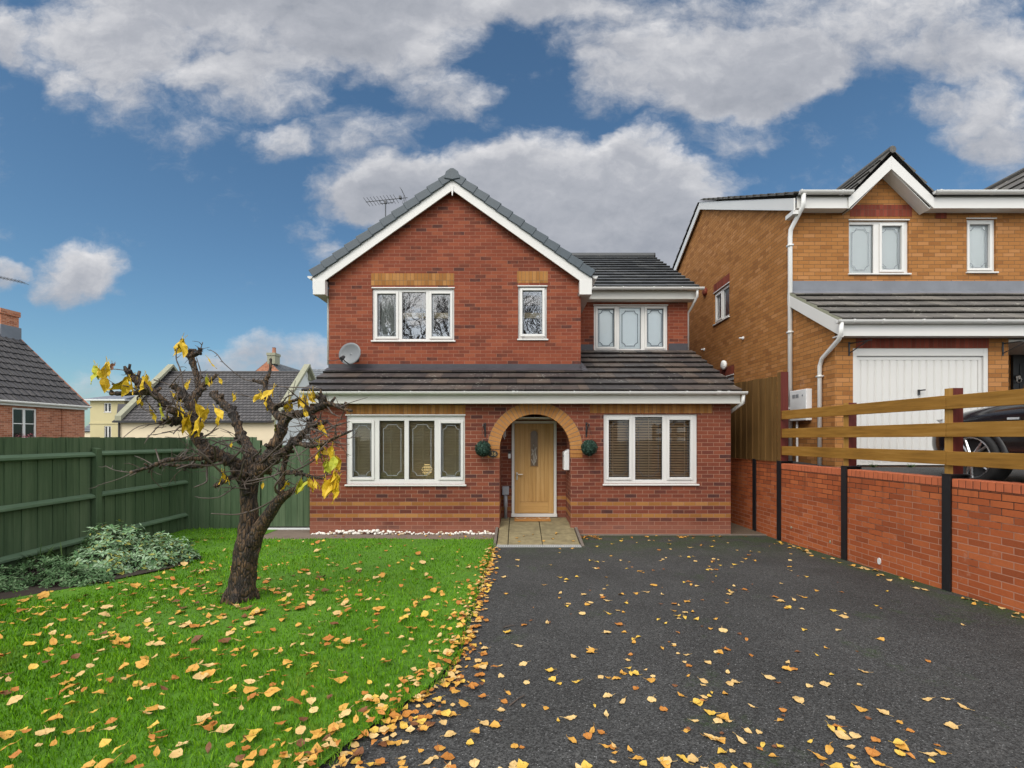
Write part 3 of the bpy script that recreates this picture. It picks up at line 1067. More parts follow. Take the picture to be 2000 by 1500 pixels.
# lower fascia, soffit, gutter
mb = MB()
mb.box(XL - .04, XR + .09, 8.745, 8.775, 2.485, 2.665)
mb.box(XR + .06, XR + .09, 8.775, 10.6, 2.52, 2.665)
mb.build('lower_fascia', M['cream_trim'], house, bevel=.004)
mb = MB()
mb.box(XL - .04, XR + .06, 8.775, Y0 + .004, 2.49, 2.51)
mb.build('lower_soffit', M['cream_trim'], house)
mb = MB()
mb.box(PX0 + .002, PX1 - .002, Y0 + .216, Y1 - .002, 2.23, 2.25)
mb.build('porch_ceiling', M['cream_trim'], house)
mb = MB()
gutter_run(mb, XL - .05, XR + .17, 8.675, 2.70)
gutter_clips(mb, [(fx(p, 8.65), .022) for p in (701, 801, 906)] + [(fx(1000, 8.65), .05), (fx(1009, 8.65), .02)] + [(fx(p, 8.65), .022) for p in (1120, 1229, 1340)] +
             [(fx(1400, 8.65), .07), (fx(1421, 8.65), .03)], 8.675, 2.70)
mb.build('lower_gutter', M['upvc_gutter'], house)
# downpipes
mb = MB()
mb.tube([(XR + .10, 10.88, 5.29), (XR + .10, 10.88, 5.12), (XR + .08, 11.2, 4.94), (XR + .035, 11.3, 4.84), (XR + .035, 11.3, 3.9)], .028, 10)
mb.build('downpipe', M['upvc_gutter'], house, smooth=True)
mb = MB()
mb.tube([(XR + .12, 8.70, 2.64), (XR + .12, 8.72, 2.50), (XR + .06, 9.05, 2.36), (XR + .055, 9.5, 2.3), (XR + .055, 9.6, 2.2), (XR + .055, 9.6, .02)], .034, 10)
mb.build('downpipe', M['upvc_gutter'], house, smooth=True)
mb = MB()
mb.tube([(XL - .10, 9.9, 5.1), (XL - .06, 10.0, 4.8), (XL - .06, 10.0, 3.4)], .034, 10)
mb.build('downpipe', M['upvc_gutter'], house, smooth=True)
# flashings
mb = MB()
zt1 = ZE + (Y1 - YE) * TL
mb.box(XL - .005, XG + .005, Y1 - .012, Y1 + .01, zt1 - .02, zt1 + .125)
mb.hexa([(XL - .03, Y1 - .16, zt1 - .03), (XG + .03, Y1 - .16, zt1 - .03), (XG + .03, Y1 - .012, zt1 + .035), (XL - .03, Y1 - .012, zt1 + .035),
         (XL - .03, Y1 - .16, zt1 - .022), (XG + .03, Y1 - .16, zt1 - .022), (XG + .03, Y1 - .012, zt1 + .045), (XL - .03, Y1 - .012, zt1 + .045)])
zt2 = ZE + (Y2 - YE) * TL
mb.box(XG, winC[0] - .02, Y2 - .012, Y2 + .01, zt2 - .03, zt2 + .14)
mb.box(winC[1] + .02, XR + .005, Y2 - .012, Y2 + .01, zt2 - .03, zt2 + .16)
mb.box(winC[0] - .02, winC[1] + .03, Y2 - .014, Y2 + .01, zt2 - .03, winC[2] - .034)
for k in range(5):   # stepped flashing on the return wall
    y = Y1 + .02 + k * .26
    z = ZE + (y - YE) * TL
    mb.hexa([(XG + .004, y, z - .02), (XG + .012, y, z - .02), (XG + .012, y + .28, z + .10), (XG + .004, y + .28, z + .10), (XG + .004, y, z + .17), (XG + .012, y, z + .17), (XG + .012, y + .28, z + .24), (XG + .004, y + .28, z + .24)])
mb.hexa([(XG + .0, Y1 - .13, zt1 - .05), (XG + .14, Y1 - .16, zt1 - .05), (XG + .12, Y1 + .2, zt1 + .12), (XG + .0, Y1 + .2, zt1 + .12), (XG + .0, Y1 - .13, zt1 + .03), (XG + .13, Y1 - .16, zt1 - .035), (XG + .10, Y1 + .2, zt1 + .15), (XG, Y1 + .2, zt1 + .22)])
mb.build('lead_flashing', M['lead'], house, fix=True, bevel=.004)

# front door ---------------------------------------------------------
Md = front(9.81)
fr = MB()
fw = .055
fr.mbox(Md, DX0, DX0 + fw, DZ0, DZ1, -.07, .0)
fr.mbox(Md, DX1 - fw, DX1, DZ0, DZ1, -.07, .0)
fr.mbox(Md, DX0 + fw, DX1 - fw, DZ1 - .05, DZ1, -.07, .0)
fr.mbox(Md, DX0 - .01, DX1 + .01, DZ0 - .03, DZ0 + .035, -.07, .03)
door = fr.build('front_door', M['upvc'], house, bevel=.004)
a, b, c, d = DX0 + fw, DX1 - fw, DZ0 + .04, DZ1 - .052
lf = MB()
lf.mbox(Md, a + .003, b - .003, c, d, -.06, -.012)
lf.build('door_leaf', M['oak_dark'], door)
lf = MB()
st = .115
lf.mbox(Md, a + .006, a + st, c + .002, d - .002, -.02, -.004)
lf.mbox(Md, b - st, b - .006, c + .002, d - .002, -.02, -.004)
cx = (a + b) / 2
gw, gz0, gz1 = .082, fz(911, 9.81), fz(848, 9.81)
x = a + st + .006
xs = np.linspace(a + st + .004, b - st - .004, 8)
for k in range(7):
    u0_, u1_ = xs[k] + .004, xs[k + 1] - .004
    if u1_ < cx - gw or u0_ > cx + gw:
        lf.mbox(Md, u0_, u1_, c + .245, d - .006, -.018, -.005)
    else:
        e0, e1 = max(u0_, cx - gw), min(u1_, cx + gw)
        if u0_ < cx - gw:
            lf.mbox(Md, u0_, cx - gw, c + .245, d - .006, -.018, -.005)
        if u1_ > cx + gw:
            lf.mbox(Md, cx + gw, u1_, c + .245, d - .006, -.018, -.005)
        lf.mbox(Md, e0, e1, c + .245, gz0 - .02, -.018, -.005)
        lf.mbox(Md, e0, e1, gz1 + .1, d - .006, -.018, -.005)
lf.build('door_plank', M['oak'], door, bevel=.003)
lf = MB()
lf.mbox(Md, a + st + .002, b - st - .002, c + .015, c + .235, -.018, -.003)
lf.build('bottom_rail', M['oak_rail'], door, bevel=.004)
# arched glazing
gp = [(cx - gw, gz0)] + [(cx - gw * math.cos(math.pi * k / 14), gz1 + gw * .95 * math.sin(math.pi * k / 14)) for k in range(15)] + [(cx + gw, gz0)]
lf = MB()
lf.poly([Md(p[0], p[1], -.003) for p in gp])
lf.build('door_glass', M['bronze_glass'], door)
lf = MB()
for p, q in zip(gp, gp[1:] + gp[:1]):
    ribbon(lf, Md, p, q, .016, -.003)
lf.build('glass_bead', M['oak_dark'], door)
lf = MB()
for pts in ([(-.045, .40), (-.02, .30), (-.012, .18), (0, .06)], [(.045, .44), (.02, .36), (.014, .22), (0, .10)], [(-.01, .50), (.012, .42), (-.02, .33), (-.05, .26)], [(.0, .47), (.03, .30), (.05, .18)],
            [(0, .03), (-.03, .1), (-.055, .16)], [(0, .06), (.03, .12), (.04, .2)]):
    for p, q in zip(pts, pts[1:]):
        ribbon(lf, Md, (cx + p[0], gz0 + p[1] * .9), (cx + q[0], gz0 + q[1] * .9), .016, -.001)
lf.build('cut_glass_flower', M['glass_cut'], door)
hd = MB()
hx_, hz_ = a + .055, fz(928, 9.81)
hd.mbox(Md, hx_ - .016, hx_ + .016, hz_ - .10, hz_ + .055, -.004, .006)
hd.tube([Md(hx_, hz_ + .02, .0), Md(hx_, hz_ + .02, .045), Md(hx_ + .02, hz_ + .02, .05), Md(hx_ + .12, hz_ + .018, .05)], .010, 8)
hd.build('handle', M['steel'], door, bevel=.002)

# lamp glowing behind the blind
Yl = Y0 + .45
lamp = thing('globe_lamp', 'round lamp glowing warm behind the blind of the wide ground floor window', 'lamp', (fx(834, Yl), Yl, fz(935, Yl)))
mb = MB()
mb.lathe([(.002, -.11), (.05, -.10), (.09, -.06), (.108, 0), (.09, .06), (.05, .10), (.002, .11)], Matrix.Translation((fx(834, Yl), Yl, fz(917, Yl))), 24)
mb.build('lamp_shade', M['lampglow'], lamp, smooth=True)
mb = MB()
zz = fz(917, Yl)
mb.lathe([(.07, -.24), (.07, -.22), (.015, -.2), (.015, -.10)], Matrix.Translation((fx(834, Yl), Yl, zz)), 16)
mb.build('lamp_base', M['steel'], lamp, smooth=True)

# ------------------------------------------------------------------ things fixed to the house
# satellite dish
c = W(683, 690.5, 9.56)
dish = thing('satellite_dish', 'grey oval satellite dish on the upper wall at the left corner of the red house', 'satellite dish', (c.x, Y1, c.z - .25))
mb = MB()
nrm = Vector((-.30, -1, .12)).normalized()
e1 = Vector((0, 0, 1)).cross(nrm).normalized()
e2 = nrm.cross(e1)
ring = []
vs, fs = [], []
for i in range(7):
    r = i / 6
    for k in range(36):
        an = 2 * math.pi * k / 36
        vs.append(c + e1 * (.255 * r * math.cos(an)) + e2 * (.222 * r * math.sin(an)) + nrm * (.05 * r * r - .05))
for i in range(6):
    for k in range(36):
        k2 = (k + 1) % 36
        fs.append((i * 36 + k, i * 36 + k2, (i + 1) * 36 + k2, (i + 1) * 36 + k))
mb.add(vs, fs)
rim = [vs[6 * 36 + k] for k in range(36)]
mb.tube(rim + [rim[0]], .006, 6, cap=False)
ob = mb.build('reflector', M['dish'], dish, smooth=True)
md = ob.modifiers.new('t', 'SOLIDIFY')
md.thickness = .006
mb = MB()
lnb = W(668, 699, 9.22)
mb.tube([c - e2 * .22 - nrm * .02, (c - e2 * .20 + lnb) / 2 + Vector((0, -.03, -.02)), lnb], .011, 8)
mb.build('feed_arm', M['plastic_black'], dish)
mb = MB()
dv = (c - lnb).normalized()
mb.tube([lnb - dv * .06, lnb + dv * .03, lnb + dv * .05, lnb + dv * .09], [.03, .03, .036, .03], 12)
mb.tube([lnb - dv * .01, lnb - dv * .01 + Vector((0, 0, -.07))], .022, 8)
mb.build('receiver', M['plastic_black'], dish)
mb = MB()
mb.tube([c - nrm * .05, c - nrm * .10, Vector((c.x + .02, Y1 - .01, c.z - .03))], .02, 8)
mb.box(c.x - .06, c.x + .09, Y1 - .012, Y1, c.z - .12, c.z + .06)
mb.build('wall_bracket', M['plastic_black'], dish)
mb = MB()
mb.tube([lnb - dv * .06, W(652, 705, 9.6), W(643, 704, Y1 - .01), W(641, 705, Y1 + .1)], .005, 6)
mb.build('cable', M['plastic_black'], dish)

# tv aerial
ya = 12.6
zb = 5.33 + (ya - 10.9) * .577
aer = thing('tv_aerial', 'thin dark tv aerial on a mast behind the left slope of the red house gable', 'aerial', (fx(753, ya), ya, zb))
xm, zm = fx(753, ya), fz(395.5, ya)
mb = MB()
mb.tube([(xm, ya, zb - .3), (xm, ya, zm)], .016, 8)
mb.box(xm - .03, xm + .03, ya - .03, ya + .03, zm - .03, zm + .03)
mb.build('mast', M['aerial'], aer)
mb = MB()
b0, b1 = W(714.5, 394.5, ya), W(796, 386, ya)
mb.tube([b0, b1], .009, 6)
mb.tube([W(741, 392.5, ya), W(743, 398, ya), W(768, 395.5, ya), W(769, 390, ya)], .009, 6)
mb.build('boom', M['aerial'], aer)
mb = MB()
for k in range(10):
    p = b0 + (b1 - b0) * (.02 + .078 * k)
    q = Vector((.035, .16, -.035))
    mb.tube([p - q, p + q], .006, 5)
p = W(782, 386, ya)
mb.box(p.x - .03, p.x + .03, ya - .05, ya + .05, p.z - .03, p.z + .03)
mb.build('dipoles', M['aerial'], aer)
mb = MB()
p = W(791, 386.5, ya)
for dx in (-.12, 0.0, .12):
    mb.tube([W(783, 370, ya) + Vector((0, dx, 0)), W(788, 377, ya) + Vector((0, dx, 0)), p + Vector((.0, dx, 0)), W(790, 395, ya) + Vector((0, dx, 0)), W(788, 401, ya) + Vector((0, dx, 0))], .006, 5)
mb.build('reflector', M['aerial'], aer)


# topiary balls on brackets either side of the arch
def topiary(px, py, pxb, pyt, pyb, lab, labb, dirx):
    c = W(px, py, 8.78)
    r = .15
    br = thing('hanging_bracket', labb, 'bracket', (fx(pxb, Y0), Y0, fz(pyb, Y0)))
    bx = fx(pxb, Y0)
    b = MB()
    b.box(bx - .014, bx + .014, Y0 - .014, Y0, fz(pyb, Y0), fz(pyt, Y0))
    zt = fz(pyt + 4, Y0)
    b.tube([(bx, Y0 - .01, zt), (bx + (c.x - bx) * .5, Y0 - .10, zt + .015), (c.x, c.y, zt + .0), (c.x, c.y - .01, zt - .03)], .009, 6)
    b.tube([(bx, Y0 - .012, fz(pyb - 5, Y0)), (bx + (c.x - bx) * .4, Y0 - .09, zt - .07), (bx + (c.x - bx) * .8, c.y + .03, zt)], .008, 6)
    b.build('iron_arm', M['black_iron'], br)
    t = thing('topiary_ball', lab, 'topiary', (c.x, c.y, c.z - r))
    f = MB()
    rr = random.Random(int(px))
    for k in range(1500):
        d = Vector((rr.gauss(0, 1), rr.gauss(0, 1), rr.gauss(0, 1))).normalized()
        p = c + d * (r * (.86 + .17 * rr.random()))
        a1 = d.orthogonal().normalized()
        a1.rotate(Matrix.Rotation(rr.random() * 6.28, 3, d))
        a2 = d.cross(a1)
        s = .012 + .008 * rr.random()
        tl = d * rr.uniform(-.4, .9) * s
        f.add([p - a1 * s * .5, p + a2 * s - tl * .3, p + a1 * s * .5 + tl, p + a1 * s * 0 - a2 * s * .8 + tl * .5], [(0, 1, 2, 3)])
    f.build('leaves', M['box_leaf'], t)
    f = MB()
    f.lathe([(.004, -r * .88), (r * .6, -r * .62), (r * .88, 0), (r * .6, r * .62), (.004, r * .88)], Matrix.Translation(c), 20)
    f.build('core', M['box_leaf'], t, smooth=True)
    f = MB()
    for k in range(3):
        an = k * 2.094 + .4
        f.tube([c + Vector((r * .6 * math.cos(an), r * .6 * math.sin(an), r * .7)), Vector((c.x, c.y, zt - .02))], .0022, 4)
    f.build('hanging_chain', M['black_iron'], t)


topiary(943.5, 876.5, 947.5, 826, 853, 'dark green topiary ball left of the arch, beside the house number plate', 'black iron wall bracket left of the arch', -1)
topiary(1151, 874.5, 1145, 825, 853, 'dark green topiary ball hanging right of the arch', 'black iron wall bracket right of the arch, above the second topiary ball', 1)

# number plate
pc = W(963, 886.5, Y0)
pl = thing('number_plate', 'black oval house number plate reading 36 beside the arch', 'sign', (pc.x, Y0, pc.z - .07))
mb = MB()
el = [(pc.x + .092 * math.cos(2 * math.pi * k / 28), Y0 - .002, pc.z + .066 * math.sin(2 * math.pi * k / 28)) for k in range(28)]
mb.prism(el, (0, -.016, 0))
mb.build('plate', M['plastic_black'], pl, fix=True)
cu = bpy.data.curves.new('digits', 'FONT')
cu.body = '36'
cu.size = .105
cu.extrude = .002
cu.align_x = 'CENTER'
cu.align_y = 'CENTER'
M['gilt'] = simple('gilt lettering', (.45, .30, .12), .4, var=.1)
cu.materials.append(M['gilt'])
tmp = bpy.data.objects.new('digits_curve', cu)
COL.objects.link(tmp)
bpy.context.view_layer.update()
dme = bpy.data.meshes.new_from_object(tmp)
bpy.data.objects.remove(tmp)
ob = bpy.data.objects.new('digits', dme)
COL.objects.link(ob)
ob.rotation_euler = (math.pi / 2, 0, 0)
place(ob, (pc.x + .012, Y0 - .0205, pc.z), pl)

# letter box on the porch side wall, doorbell, meter box, light, mat
mb = MB()
mbx = thing('letter_box', 'slim white letter box on the right inner side of the porch', 'letter box', (PX1 - .06, 9.3, fz(917, 9.3)))
z0, z1 = fz(917, 9.35), fz(880, 9.35)
mb.hexa([(PX1 - .10, 9.18, z0), (PX1 - .001, 9.18, z0), (PX1 - .001, 9.50, z0), (PX1 - .10, 9.50, z0), (PX1 - .10, 9.18, z1 - .03), (PX1 - .001, 9.18, z1 + .03), (PX1 - .001, 9.50, z1 + .03), (PX1 - .10, 9.50, z1 - .03)])
mb.build('box_body', M['plastic_white'], mbx, bevel=.006)
mb = MB()
mb.box(PX1 - .104, PX1 - .100, 9.2, 9.48, z1 - .12, z1 - .09)
mb.build('slot', M['plastic_grey'], mbx)
bc = W(995, 889, Y1)
bell = thing('doorbell', 'small white and black doorbell left of the oak front door', 'doorbell', (bc.x, Y1, bc.z - .07))
mb = MB()
mb.box(bc.x - .026, bc.x + .026, Y1 - .025, Y1, bc.z - .065, bc.z + .03)
mb.build('bell_push', M['plastic_white'], bell, bevel=.005)
mb = MB()
mb.box(bc.x - .026, bc.x + .026, Y1 - .025, Y1, bc.z + .032, bc.z + .075)
mb.build('camera_eye', M['plastic_black'], bell, bevel=.005)
mc = W(987.5, 958, 9.7)
mt = thing('meter_post', 'grey plastic meter box on a short pipe inside the porch, left of the door', 'meter box', (mc.x, 9.7, .2))
mb = MB()
mb.box(mc.x - .068, mc.x + .068, 9.64, 9.76, fz(966, 9.7), fz(950, 9.7))
mb.build('meter_cover', M['plastic_grey'], mt, bevel=.012)
mb = MB()
mb.tube([(mc.x, 9.7, .17), (mc.x, 9.7, .42), (mc.x, 9.7, .43), (mc.x, 9.7, fz(965, 9.7))], [.032, .032, .042, .038], 12)
mb.build('pipe', M['plastic_grey'], mt, smooth=True)
lc = W(985.5, 850, 9.5)
lt = thing('wind_chime', 'slim white tubes hanging inside the left of the porch arch', 'wind chime', (lc.x, 9.5, lc.z - .1))
mb = MB()
for dx, l in ((-.02, .14), (.0, .17), (.02, .12)):
    mb.tube([(lc.x + dx, 9.5 + abs(dx) * .6, lc.z + .09 - l), (lc.x + dx, 9.5 + abs(dx) * .6, lc.z + .09)], .006, 6)
mb.build('chime_tube', M['plastic_white'], lt)
mb = MB()
mb.lathe([(.03, .09), (.03, .10)], Matrix.Translation((lc.x, 9.5, lc.z)), 12)
mb.tube([(lc.x, 9.5, lc.z + .1), (lc.x, 9.5, 2.23)], .003, 5)
mb.build('chime_top', M['plastic_grey'], lt)
# ------------------------------------------------------------------ ground
def sheet(name, xs_of_y, ys, dz, mat, nx=8, kind='structure', bumpy=0.0):
    """a strip of ground following the slope; xs_of_y gives (x0,x1)"""
    mb = MB()
    rows = []
    for y in ys:
        x0, x1 = xs_of_y(y)
        rows.append([Vector((x0 + (x1 - x0) * i / nx, y, gz(y) + dz + (bumpy * mnoise.noise(Vector((x0 + (x1 - x0) * i / nx, y, 3)) * .9) if bumpy else 0))) for i in range(nx + 1)])
    vs = [p for r in rows for p in r]
    fs = []
    for j in range(len(rows) - 1):
        for i in range(nx):
            a = j * (nx + 1) + i
            fs.append((a, a + 1, a + nx + 2, a + nx + 1))
    mb.add(vs, fs)
    ob = mb.build(name, mat, smooth=True)
    tag(ob, kind=kind)
    return ob


def lerp_tab(tab, y):
    if y <= tab[0][0]:
        return tab[0][1]
    for (a, b), (c, d) in zip(tab, tab[1:]):
        if y <= c:
            return b + (d - b) * (y - a) / (c - a)
    return tab[-1][1]


_edge = []
for px, py in ((640, 1500), (690, 1452), (775, 1392), (852, 1340), (884, 1300), (900, 1250), (916, 1205), (930, 1160), (944, 1120), (957, 1085), (963, 1062)):
    p = G(px, py)
    _edge.append((p.y, p.x))
EDGE = [(-2.0, _edge[0][1] - 1.5), (1.2, _edge[0][1] - .62)] + _edge + [(8.7, _edge[-1][1] + .02)]


def lawn_right(y):
    return lerp_tab(EDGE, y) + .03 * mnoise.noise(Vector((y * 3.1, 0, 0)))


def fence_x(y):
    return -6.61 + .0565 * (9.4 - y)


def wall_x(y):
    return 4.72 + .067 * (8.5 - y)


tag(sheet('ground', lambda y: (-260, 260), [-200, -60, -6, 0, 4, 8.6, 12, 30, 80, 300], -.05, M['ground'], 40), kind='structure')
sheet('driveway', lambda y: (min(lawn_right(y) - .08, -.3) if y < 8.62 else -.30, wall_x(y) + .02), [-2, 0, 1.5] + [2 + .25 * k for k in range(27)] + [8.6, 8.94], .0, M['tarmac'], 14)
YL = 8.45
sheet('lawn', lambda y: (fence_x(y) - .1, lawn_right(y)), [-2, 0, 1] + [1.5 + .2 * k for k in range(35)] + [YL], .035, M['lawn'], 30, bumpy=.03)
sheet('lawn_corner', lambda y: (fence_x(y) - .1, -4.75), [YL, 8.8, 9.2, 9.5], .035, M['lawn'], 8)
# path strip along the house
mb = MB()
mb.box(-4.85, fx(968, 8.62) - .03, YL, Y0 - .002, -.05, .03)
mb.box(-4.98, XL - .004, Y0 - .002, 9.45, -.05, .03)
ob = mb.build('path', M['concrete'], bevel=.01)
tag(ob, kind='structure')
mb = MB()
mb.box(-5.0, XL - .02, 9.30, 9.40, .03, .055)
tag(mb.build('gate_threshold', M['render_white'], bevel=.006), kind='structure')
# gravel passage beside the house
mb = MB()
mb.box(XR + .002, 4.75, 8.96, 16, -.05, .02)
tag(mb.build('gravel', M['gravel']), kind='structure')
mb = MB()
mb.box(PX1 + .1, 4.7, 8.90, 8.948, -.05, .022)
tag(mb.build('kerb', M['kerb'], bevel=.008), kind='structure')

# entrance ramp of buff slabs
rx0, rx1 = fx(970, 8.0), fx(1134, 8.0)


def rz(y):
    return .02 + .17 * max(0, min(1, (y - 8.0) / 1.35))


mb = MB()
ys = [8.0, 8.62, 9.35, Y1 - .002]
ja, jb = fx(992, 8.0) + .0, fx(1060, 8.0)
for y0, y1 in zip(ys, ys[1:]):
    for x0, x1 in ((rx0, ja), (ja, jb), (jb, rx1)):
        q = .007
        a0, a1, b0, b1 = x0 + q, x1 - q, y0 + .011, y1 - .011
        if y0 > 8.9:
            a0, a1 = max(a0, PX0 + .004), min(a1, PX1 - .004)
        e = R.uniform(-.003, .003)
        mb.hexa([(a0, b0, -.05), (a1, b0, -.05), (a1, b1, -.05), (a0, b1, -.05), (a0, b0, rz(b0) + e), (a1, b0, rz(b0) + e), (a1, b1, rz(b1) + e), (a0, b1, rz(b1) + e)])
ramp_ob = mb.build('entrance_path', M['slab'], bevel=.006)
tag(ramp_ob, kind='structure')
mb = MB()
mb.hexa([(rx0, 8.0, -.06), (rx1, 8.0, -.06), (PX1, Y1 - .01, -.06), (PX0, Y1 - .01, -.06), (rx0, 8.0, rz(8.0) - .02), (rx1, 8.0, rz(8) - .02), (PX1, Y1 - .01, rz(9.8) - .02), (PX0, Y1 - .01, rz(9.8) - .02)])
tag(mb.build('path_bedding', M['slab_joint']), kind='structure')
mb = MB()
for x, w in ((rx0 - .06, .05), (rx1 + .008, .05)):
    mb.hexa([(x, 7.93, -.05), (x + w, 7.93, -.05), (x + w, 8.94, -.05), (x, 8.94, -.05), (x, 7.93, rz(8) + .015), (x + w, 7.93, rz(8) + .015), (x + w, 8.94, rz(8.94) + .02), (x, 8.94, rz(8.94) + .02)])
tag(mb.build('path_edging', M['kerb'], bevel=.006), kind='structure')
# drain channel
dr = thing('drain_channel', 'narrow galvanised drain channel across the foot of the buff slab path', 'drain', ((rx0 + rx1) / 2, 7.93, .0))
mb = MB()
n = 46
for k in range(n):
    x = rx0 + (rx1 - rx0) * (k + .2) / n
    mb.box(x, x + (rx1 - rx0) / n * .5, 7.875, 7.985, .014, .032)
mb.box(rx0, rx1, 7.865, 7.875, -.02, .034)
mb.box(rx0, rx1, 7.985, 7.995, -.02, .034)
mb.build('grating', M['grating'], dr)
mb = MB()
mb.box(rx0, rx1, 7.876, 7.984, -.03, .008)
mb.build('channel', M['plastic_black'], dr)
# doormat
mz = rz(9.6) + .004
dm = thing('doormat', 'brown coir doormat with pale half circle pattern before the oak front door', 'doormat', (fx(1041, 9.55), 9.55, mz))
ma, mb_ = fx(1005, 9.5), fx(1075, 9.5)
mb = MB()
mb.box(ma, mb_, 9.34, 9.72, mz, mz + .016)
mb.build('mat_pile', M['coir'], dm)
for mt_, r0, r1 in (('mat_light', .085, .115), ('mat_dark', .05, .072)):
    mb = MB()
    for cxm in (ma + .13, (ma + mb_) / 2, mb_ - .13):
        pts = [(cxm + r * math.cos(a), 9.66 - r * 1.5 * math.sin(a)) for r, a in [(r1, math.pi * k / 14) for k in range(15)] + [(r0, math.pi - math.pi * k / 14) for k in range(15)]]
        if cxm == (ma + mb_) / 2 and mt_ == 'mat_light':
            pts = [(cxm + r * .7 * math.cos(a), 9.66 - r * 1.2 * math.sin(a)) for r, a in [(r1, math.pi * k / 14) for k in range(15)] + [(r0, math.pi - math.pi * k / 14) for k in range(15)]]
        for k in range(14):
            a, b, c_, d = pts[k], pts[k + 1], pts[28 - k], pts[29 - k]
            mb.quad((*a, mz + .0185), (*b, mz + .0185), (*c_, mz + .0185), (*d, mz + .0185))
    mb.build('woven_pattern', M[mt_], dm)

# white pebbles at the foot of the wall
pebs = []
for v in range(7):
    bm = bmesh.new()
    bmesh.ops.create_icosphere(bm, subdivisions=2, radius=1)
    s = (R.uniform(.8, 1.25), R.uniform(.7, 1.0), R.uniform(.55, .85))
    for w in bm.verts:
        n_ = mnoise.noise(w.co * 1.3 + Vector((v * 5, 0, 0))) * .28
        w.co = Vector((w.co.x * s[0], w.co.y * s[1], w.co.z * s[2])) * (1 + n_)
    me = bpy.data.meshes.new('pebble')
    bm.to_mesh(me)
    bm.free()
    me.polygons.foreach_set('use_smooth', [True] * len(me.polygons))
    me.materials.append(M['pebble_tan' if v == 6 else 'pebble'])
    pebs.append(me)
pr = random.Random(4)
npb = 0
for k in range(118):
    px = 608 + (966 - 608) * (k + pr.random() * .9) / 118
    big = .75 + .5 * max(0, math.sin((px - 600) / 360 * 5.2)) + (.25 if px > 860 else 0)
    r = pr.uniform(.020, .036) * big
    lay = pr.random()
    vi = pr.randrange(6) if pr.random() < .92 else 6
    ob = bpy.data.objects.new('pebble', pebs[vi])
    COL.objects.link(ob)
    ob.scale = (r, r, r)
    ob.rotation_euler = (pr.uniform(-.5, .5), pr.uniform(-.5, .5), pr.random() * 6.28)
    y = Y0 - .035 - pr.random() * .085
    place(ob, (fx(px, y), y, .03 + r * .55 + (.03 * big if lay > .62 else 0)), None)
    if vi == 6:
        tag(ob, 'tan rounded pebble among the white ones at the foot of the brick wall', 'pebble', 'tan pebbles along the wall foot')
    else:
        tag(ob, 'white rounded pebble in the row at the foot of the brick wall', 'pebble', 'white pebbles along the wall foot')

# ------------------------------------------------------------------ retaining wall
ang = math.atan(.067)
tw = Vector((-.067, 1, 0)).normalized()        # along the wall, away from the viewer
nw = Vector((-1, -.067, 0)).normalized()       # towards the drive


def PW(y, d, z):
    p = Vector((wall_x(y), y, z)) + nw * d
    return p


TOPW = fz(905, 8.5)
posts = [.75, 2.3, 3.85, 5.4, 6.95, 8.5, 9.28]
rw = thing('retaining_wall', 'orange brick retaining wall between black steel posts beside the drive', 'wall', (wall_x(6), 6, gz(6)))
spans = [(-.8, .75)] + list(zip(posts, posts[1:])) + [(9.28, 15.5)]
for a, b in spans:
    a2, b2 = a + .045, b - .045
    mb = MB()
    zt = TOPW - .105 if b < 9 else TOPW + .02

    def pt(y, d, z):
        return PW(y, d, z)
    mb.hexa([pt(a2, 0, gz(a) - .1), pt(a2, -.2, gz(a) - .1), pt(b2, -.2, gz(b) - .1), pt(b2, 0, gz(b) - .1), pt(a2, 0, zt), pt(a2, -.2, zt), pt(b2, -.2, zt), pt(b2, 0, zt)])
    mb.build('brick_panel', M['brick_wall'], rw, fix=True)
    if b < 9:
        mb = MB()
        nb = int((b2 - a2) / .075)
        st_ = (b2 - a2) / nb
        for k in range(nb):
            y0 = a2 + st_ * k + .005
            y1 = a2 + st_ * (k + 1) - .005
            j = R.uniform(-.003, .003)
            t0, t1 = TOPW + R.uniform(-.004, .003), TOPW + R.uniform(-.004, .003)
            mb.hexa([pt(y0, .004 + j, zt + .008), pt(y0, -.2, zt + .008), pt(y1, -.2, zt + .008), pt(y1, .004 + j, zt + .008), pt(y0, .004 + j, t0), pt(y0, -.2, t0), pt(y1, -.2, t1), pt(y1, .004 + j, t1)])
        mb.build('coping', M['coping_brick'], rw, fix=True, bevel=.004)
        mb = MB()
        mb.hexa([pt(a2, -.004, zt), pt(a2, -.19, zt), pt(b2, -.19, zt), pt(b2, -.004, zt), pt(a2, -.004, TOPW - .012), pt(a2, -.19, TOPW - .012), pt(b2, -.19, TOPW - .012), pt(b2, -.004, TOPW - .012)])
        mb.build('coping_mortar', M['mortar'], rw, fix=True)
for y in posts:
    mb = MB()

    def pb(y0, y1, d0, d1, z0, z1):
        mb.hexa([PW(y0, d1, z0), PW(y0, d0, z0), PW(y1, d0, z0), PW(y1, d1, z0), PW(y0, d1, z1), PW(y0, d0, z1), PW(y1, d0, z1), PW(y1, d1, z1)])
    top = TOPW + .035
    pb(y - .05, y + .05, .012, .026, gz(y) - .1, top)
    pb(y - .006, y + .006, -.2, .012, gz(y) - .1, top)
    pb(y - .05, y + .05, -.215, -.2, gz(y) - .1, top)
    pb(y - .052, y + .052, -.22, .028, top, top + .012)
    mb.build('steel_post', M['steel_paint'], rw, fix=True)
